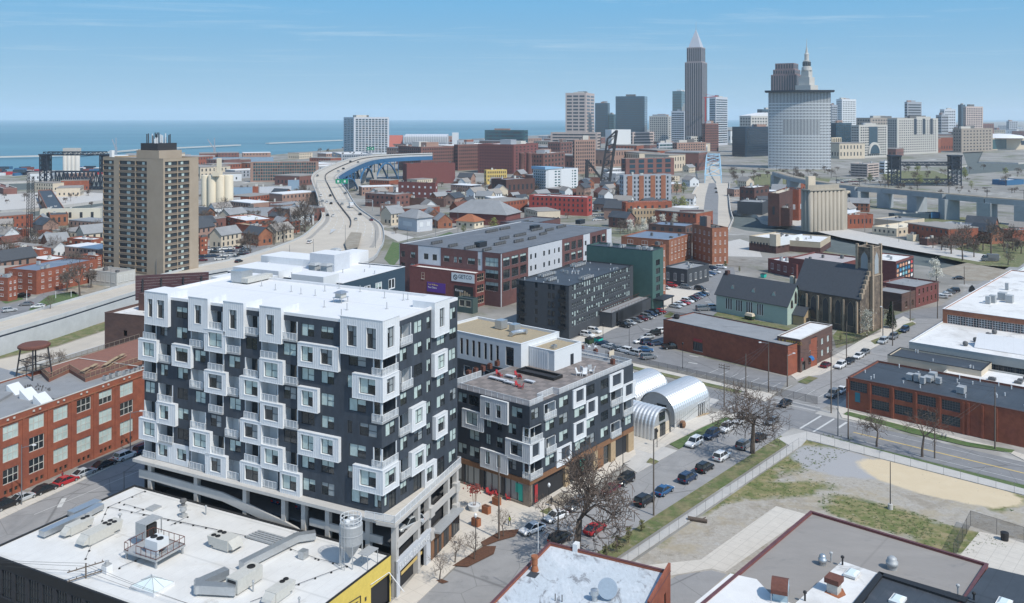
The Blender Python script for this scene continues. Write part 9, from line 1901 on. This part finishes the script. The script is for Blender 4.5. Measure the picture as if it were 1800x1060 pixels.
def person(px,py,label,h=1.75,top='black',legs='steel_dark',face=0.0,step=.18,z=.12):
	o=thing('person',label,'person',(*G(px,py),z),R(face));s=h/1.75
	V=[(0,0,.95),(0,0,1.2),(0,0,1.43),(0,.01,1.54),(0,.02,1.66),(.10,0,.90),(.12,step,.48),(.12,step*.6,.07),(.12,step*.6+.14,.04),(-.10,0,.90),(-.12,-step*.3,.48),(-.12,-step*1.3,.09),(-.12,-step*1.2+.12,.04),(.20,0,1.40),(.26,-.05,1.14),(.25,.12,.92),(-.20,0,1.40),(-.26,.05,1.14),(-.25,.2,.94)]
	E=[(0,1),(1,2),(2,3),(3,4),(0,5),(5,6),(6,7),(7,8),(0,9),(9,10),(10,11),(11,12),(2,13),(13,14),(14,15),(2,16),(16,17),(17,18)];RD=[.15,.14,.15,.06,.105,.10,.07,.05,.045,.10,.07,.05,.045,.075,.05,.04,.075,.05,.04]
	me=bpy.data.meshes.new('body');me.from_pydata([tuple(c*s for c in v)for v in V],E,[]);[me.materials.append(M[legs])for _ in(0,)];b_=link('body',me,o);sk=b_.modifiers.new('skin','SKIN')
	for i,r in enumerate(RD):me.skin_vertices[0].data[i].radius=(r*s,r*s*.85)
	me.skin_vertices[0].data[0].use_root=True;su=b_.modifiers.new('smooth','SUBSURF');su.levels=su.render_levels=1
	mb=MB();mb.lathe((0,0,.98*s),[(.185*s,0),(.19*s,.25*s),(.21*s,.43*s),(.10*s,.5*s)],12);c=mb.build('jacket',M[top],o,True);c.scale=(1,.8,1);one('lathe',('hair',M['mulch'],o,True),(0,.02,1.63*s),[(.10*s,0),(.112*s,.06*s),(.09*s,.12*s),(.03*s,.145*s)],10);return o
M['vest']=mat('vest',(.62,.72,.05),.6)
person(896,926,'person in a yellow safety vest walking beside the mulch bed',top='vest',face=140);person(969,891,'person in dark clothes standing behind the black lamp post',face=30,step=.03);person(110,845,'person in a red top on the pavement before the brick factory',top='red',face=150)
for px,py,l in((800,990,'thin young tree in the mulch bed by the kerb'),(834,985,'slender sapling with a stake near the lamp post'),(773,1022,'bare sapling in the square tree pit'),(955,915,'thin twin-stemmed young tree on the plaza corner'),(885,945,'sapling beside the tall wooden pole')):tree('b1',G(px,py),4.5,l)
# -- small houses and sheds that fill the streets farther off
q=random.Random(31);HM={}
def house_meshes(i):
	if i in HM:return HM[i]
	r=random.Random(i);W_,L_,h=r.uniform(7,9),r.uniform(10,15),r.uniform(4.5,6.5);flat=i%3==2
	if flat:W_,L_,h=r.uniform(12,20),r.uniform(16,30),r.uniform(4,8)
	a,b_=MB(),MB();a.box(-L_/2,L_/2,-W_/2,W_/2,0,h,0,(1,))
	if flat:b_.box(-L_/2-.1,L_/2+.1,-W_/2-.1,W_/2+.1,h,h+.4)
	else:
		rz=h+W_*.38
		for x in(-L_/2,L_/2):a.face([(x,-W_/2,h),(x,W_/2,h),(x,0,rz)])
		for s in(-1,1):b_.hexa([(-L_/2-.4,s*(W_/2+.4),h-.3),(L_/2+.4,s*(W_/2+.4),h-.3),(L_/2+.4,0,rz),(-L_/2-.4,0,rz),(-L_/2-.4,s*(W_/2+.4),h-.1),(L_/2+.4,s*(W_/2+.4),h-.1),(L_/2+.4,0,rz+.2),(-L_/2-.4,0,rz+.2)])
	w_=MB()
	for s in(-1,1):
		for k in range(int(L_/3)):x=-L_/2+1.5+3*k;w_.box(x-.5,x+.5,s*W_/2-.05,s*W_/2+.05,1.2,2.8);h>5.5 and w_.box(x-.5,x+.5,s*W_/2-.05,s*W_/2+.05,h-2.2,h-.7)
	for s in(-1,1):
		for k in range(int(W_/3)):y=-W_/2+1.5+3*k;w_.box(s*L_/2-.05,s*L_/2+.05,y-.5,y+.5,1.2,2.8)
	wm=r.choice(('brick_red','far_brick','beige','white_wall','far_brick_light','grey_panel','brick_dark','brick_orange'));rm=r.choice(('white_roof_clean','white_roof_dirty','grey_roof','brown_roof'))if flat else r.choice(('slate','grey_roof','rust','brown_roof','membrane'))
	HM[i]=(a.mesh('wall',M[wm]),b_.mesh('roof',M[rm]),w_.mesh('windows',M['glass_far']),flat);return HM[i]
TAKEN=[(*b.world(b.L/2,b.W/2),math.hypot(b.L,b.W)/2)for l in FB.values()for b in l]+[(*b.world(b.L/2,b.W/2),math.hypot(b.L,b.W)/2)for b in(AT,GE,CX1,DG,TB,ST,CH,MU)]
TAKEN+=[((a[0]+c[0])/2,(a[1]+c[1])/2,20)for a,c in zip(mlw,mrw)]+[((a[0]+c[0])/2,(a[1]+c[1])/2,11)for a,c in zip(slw,srw)]
WET=holes[1:]
def inside(p,poly):
	c=False
	for(x0,y0),(x1,y1)in zip(poly,poly[1:]+poly[:1]):
		if(y0>p[1])!=(y1>p[1])and p[0]<(x1-x0)*(p[1]-y0)/(y1-y0)+x0:c=not c
	return c
def fill(poly,n,lab,grp,sc_=1.0,flat=None,tall=1.0):
	xs,ys=[p[0]for p in poly],[p[1]for p in poly];k=0
	for _ in range(n*9):
		if k>=n:break
		px,py=q.uniform(min(xs),max(xs)),q.uniform(min(ys),max(ys))
		if not inside((px,py),poly):continue
		x,y=G(px,py);r=9*sc_
		if any((x-a)**2+(y-b_)**2<(r+c*.8)**2 for a,b_,c in TAKEN)or any(inside((x,y),w_)for w_ in WET):continue
		i=q.randrange(24)
		a,b_,w_,fl=house_meshes(i)
		if flat is not None and fl!=flat:continue
		TAKEN.append((x,y,r));k+=1;o=thing('house' if not fl else 'low_building',lab%('gabled house' if not fl else 'flat-roofed building'),'house' if not fl else 'building',(x,y,0),R(q.choice((20,50,64))+q.choice((0,90))),grp);s=sc_*q.uniform(.85,1.2);o.scale=(s,s,s*q.uniform(.9,1.2)*q.uniform(min(1,tall),tall))
		link('wall',a,o);link('roof',b_,o);tag(link('windows',w_,o),kind='stuff')
fill([(0,395),(180,395),(182,470),(0,500)],26,'small %s among the brick flats of the estate','small buildings of the estate');fill([(345,375),(540,330),(545,420),(345,440)],24,'small %s on the low ground beside the motorway','small buildings beside the motorway')
fill([(640,325),(1000,310),(1000,385),(700,410),(660,380)],46,'small %s in the old quarter below downtown','small buildings of the old quarter');fill([(1000,305),(1220,300),(1215,395),(1090,400),(1000,340)],26,'small %s between the arch bridge and the brick lofts','small buildings by the arch bridge',1.1)
fill([(1285,330),(1480,325),(1560,372),(1480,400),(1290,365)],18,'small %s by the bend of the river','small buildings by the river bend');fill([(1640,402),(1800,412),(1800,432),(1650,430)],5,'small %s in front of the rail viaduct','small buildings before the viaduct')
fill([(700,250),(1240,240),(1240,300),(700,300)],60,'small %s at the foot of downtown','small buildings at the foot of downtown',2.0,True,1.5);fill([(1440,240),(1800,225),(1800,258),(1440,282)],44,'distant %s on the plain beyond the stone complex','distant buildings on the plain',2.2,True,1.7);fill([(200,285),(600,270),(600,325),(430,330),(340,310)],30,'low %s of the port and lake shore','low buildings of the port',1.6,True);fill([(0,318),(180,312),(180,400),(0,400)],14,'low %s along the old river','low buildings along the old river',1.2,True)
FT=[branch_tree(90+i,10,3,.62,6,.2,'twig_grey',.05)for i in range(4)];WD={'v':[],'f':[]}
def woods(poly,n,h0,h1):
	xs,ys=[p[0]for p in poly],[p[1]for p in poly];k=0
	for _ in range(n*6):
		if k>=n:break
		px,py=q.uniform(min(xs),max(xs)),q.uniform(min(ys),max(ys))
		if not inside((px,py),poly):continue
		x,y=G(px,py)
		if any((x-a)**2+(y-b_)**2<(c*.9)**2 for a,b_,c in TAKEN)or any(inside((x,y),w_)for w_ in WET):continue
		k+=1;s,a=q.uniform(h0,h1)/10,q.uniform(0,6.28);c,n_=math.cos(a)*s*1.2,math.sin(a)*s*1.2
		for me in q.choice(FT):
			o=len(WD['v']);WD['v']+=[(x+v.co.x*c-v.co.y*n_,y+v.co.x*n_+v.co.y*c,v.co.z*s)for v in me.vertices];WD['f']+=[tuple(o+i for i in p.vertices)for p in me.polygons]
woods([(0,395),(182,395),(184,500),(0,520)],40,7,14);woods([(345,350),(560,330),(555,400),(500,440),(345,440)],46,8,15);woods([(640,318),(1000,305),(1000,390),(700,415),(670,385)],60,6,12)
woods([(1000,300),(1215,300),(1205,400),(1085,412),(1000,345)],46,7,13);fill([(1250,225),(1560,220),(1560,262),(1250,262)],16,'mid-rise %s between the towers of downtown','mid-rise blocks of downtown',2.4,True,3.4);fill([(1640,222),(1800,220),(1800,250),(1640,245)],14,'mid-rise %s on the skyline past the stone complex','mid-rise blocks past the stone complex',2.4,True,3.0)
woods([(1285,300),(1800,290),(1800,340),(1640,345),(1300,370)],60,6,13);woods([(1640,400),(1800,410),(1800,445),(1640,440)],45,6,13);woods([(1440,222),(1800,216),(1800,262),(1440,262)],60,10,18);woods([(640,240),(1250,236),(1250,300),(640,305)],50,9,14)
mb=MB();mb.v,mb.f,mb.m=WD['v'],WD['f'],[0]*len(WD['f']);print('woods',len(mb.f));tag(mb.build('far_bare_trees',M['twig_grey']),'thin brown bare trees filling the gaps of the far town and river flats','trees',None,'stuff')
# -- weeds, tufts and stones on the vacant lot
q=random.Random(77);gb,sb_=MB(),MB();sx,sy=SAND[0],SAND[1]
def tufts(px0,px1,py0,py1,n,hmax=.17):
	for i in range(n):
		x,y=G(q.uniform(px0,px1),q.uniform(py0,py1));dx_,dy_=x-sx,y-sy;u,v=dx_*.743-dy_*.669,dx_*.669+dy_*.743
		if(u/14)**2+(v/7)**2<1 or(x-SA[0])*sa-(y-SA[1])*ca<18.4:continue
		if not any(((x-e[0])*math.cos(R(e[4]))+(y-e[1])*math.sin(R(e[4])))**2/e[2]**2+((y-e[1])*math.cos(R(e[4]))-(x-e[0])*math.sin(R(e[4])))**2/e[3]**2<.9 for e in GRASSY):continue
		for k in range(5):a,h=q.uniform(0,6.28),q.uniform(.06,hmax);c,s=math.cos(a)*q.uniform(.1,.3),math.sin(a)*q.uniform(.1,.3);gb.face([(x+c*.3-s*.4,y+s*.3+c*.4,.01),(x+c*.3+s*.4,y+s*.3-c*.4,.01),(x+c*1.5,y+s*1.5,h)],q.choice((0,0,1)))
tufts(1240,1500,762,885,900);tufts(1440,1640,880,945,420);tufts(1600,1800,900,975,260);tufts(1100,1330,880,990,240);tufts(1490,1790,800,900,160)
tag(gb.build('weeds',[M['grass_green'],M['grass']]),'tufts of weeds growing through the gravel of the vacant lot','weeds',None,'stuff')
for i in range(420):
	x,y=G(q.uniform(1120,1790),q.uniform(800,985))
	if(x-SA[0])*sa-(y-SA[1])*ca<18.6:continue
	r=q.uniform(.03,.08);sb_.hexa([(x-r,y-r,0),(x+r,y-r*.8,0),(x+r*.9,y+r,0),(x-r,y+r*.7,0),(x-r*.5,y-r*.5,r),(x+r*.5,y-r*.4,r),(x+r*.4,y+r*.5,r),(x-r*.5,y+r*.4,r)],q.choice((0,1)))
tag(sb_.build('gravel_stones',[M['concrete'],M['dirt']]),'loose stones scattered over the vacant lot','stones',None,'stuff')
# -- air
hm=bpy.data.materials.new('air');hm.use_nodes=True;ht=hm.node_tree;ht.nodes.remove(ht.nodes['Principled BSDF']);hv=ht.nodes.new('ShaderNodeVolumePrincipled')
hv.inputs['Color'].default_value=(.80,.92,1.0,1);hv.inputs['Density'].default_value=0.000055;hv.inputs['Anisotropy'].default_value=0.0;ht.links.new(hv.outputs[0],ht.nodes['Material Output'].inputs['Volume'])
mb=MB();mb.box(-41000,31000,-2000,31000,-16,330);tag(mb.build('haze',hm),kind='stuff')
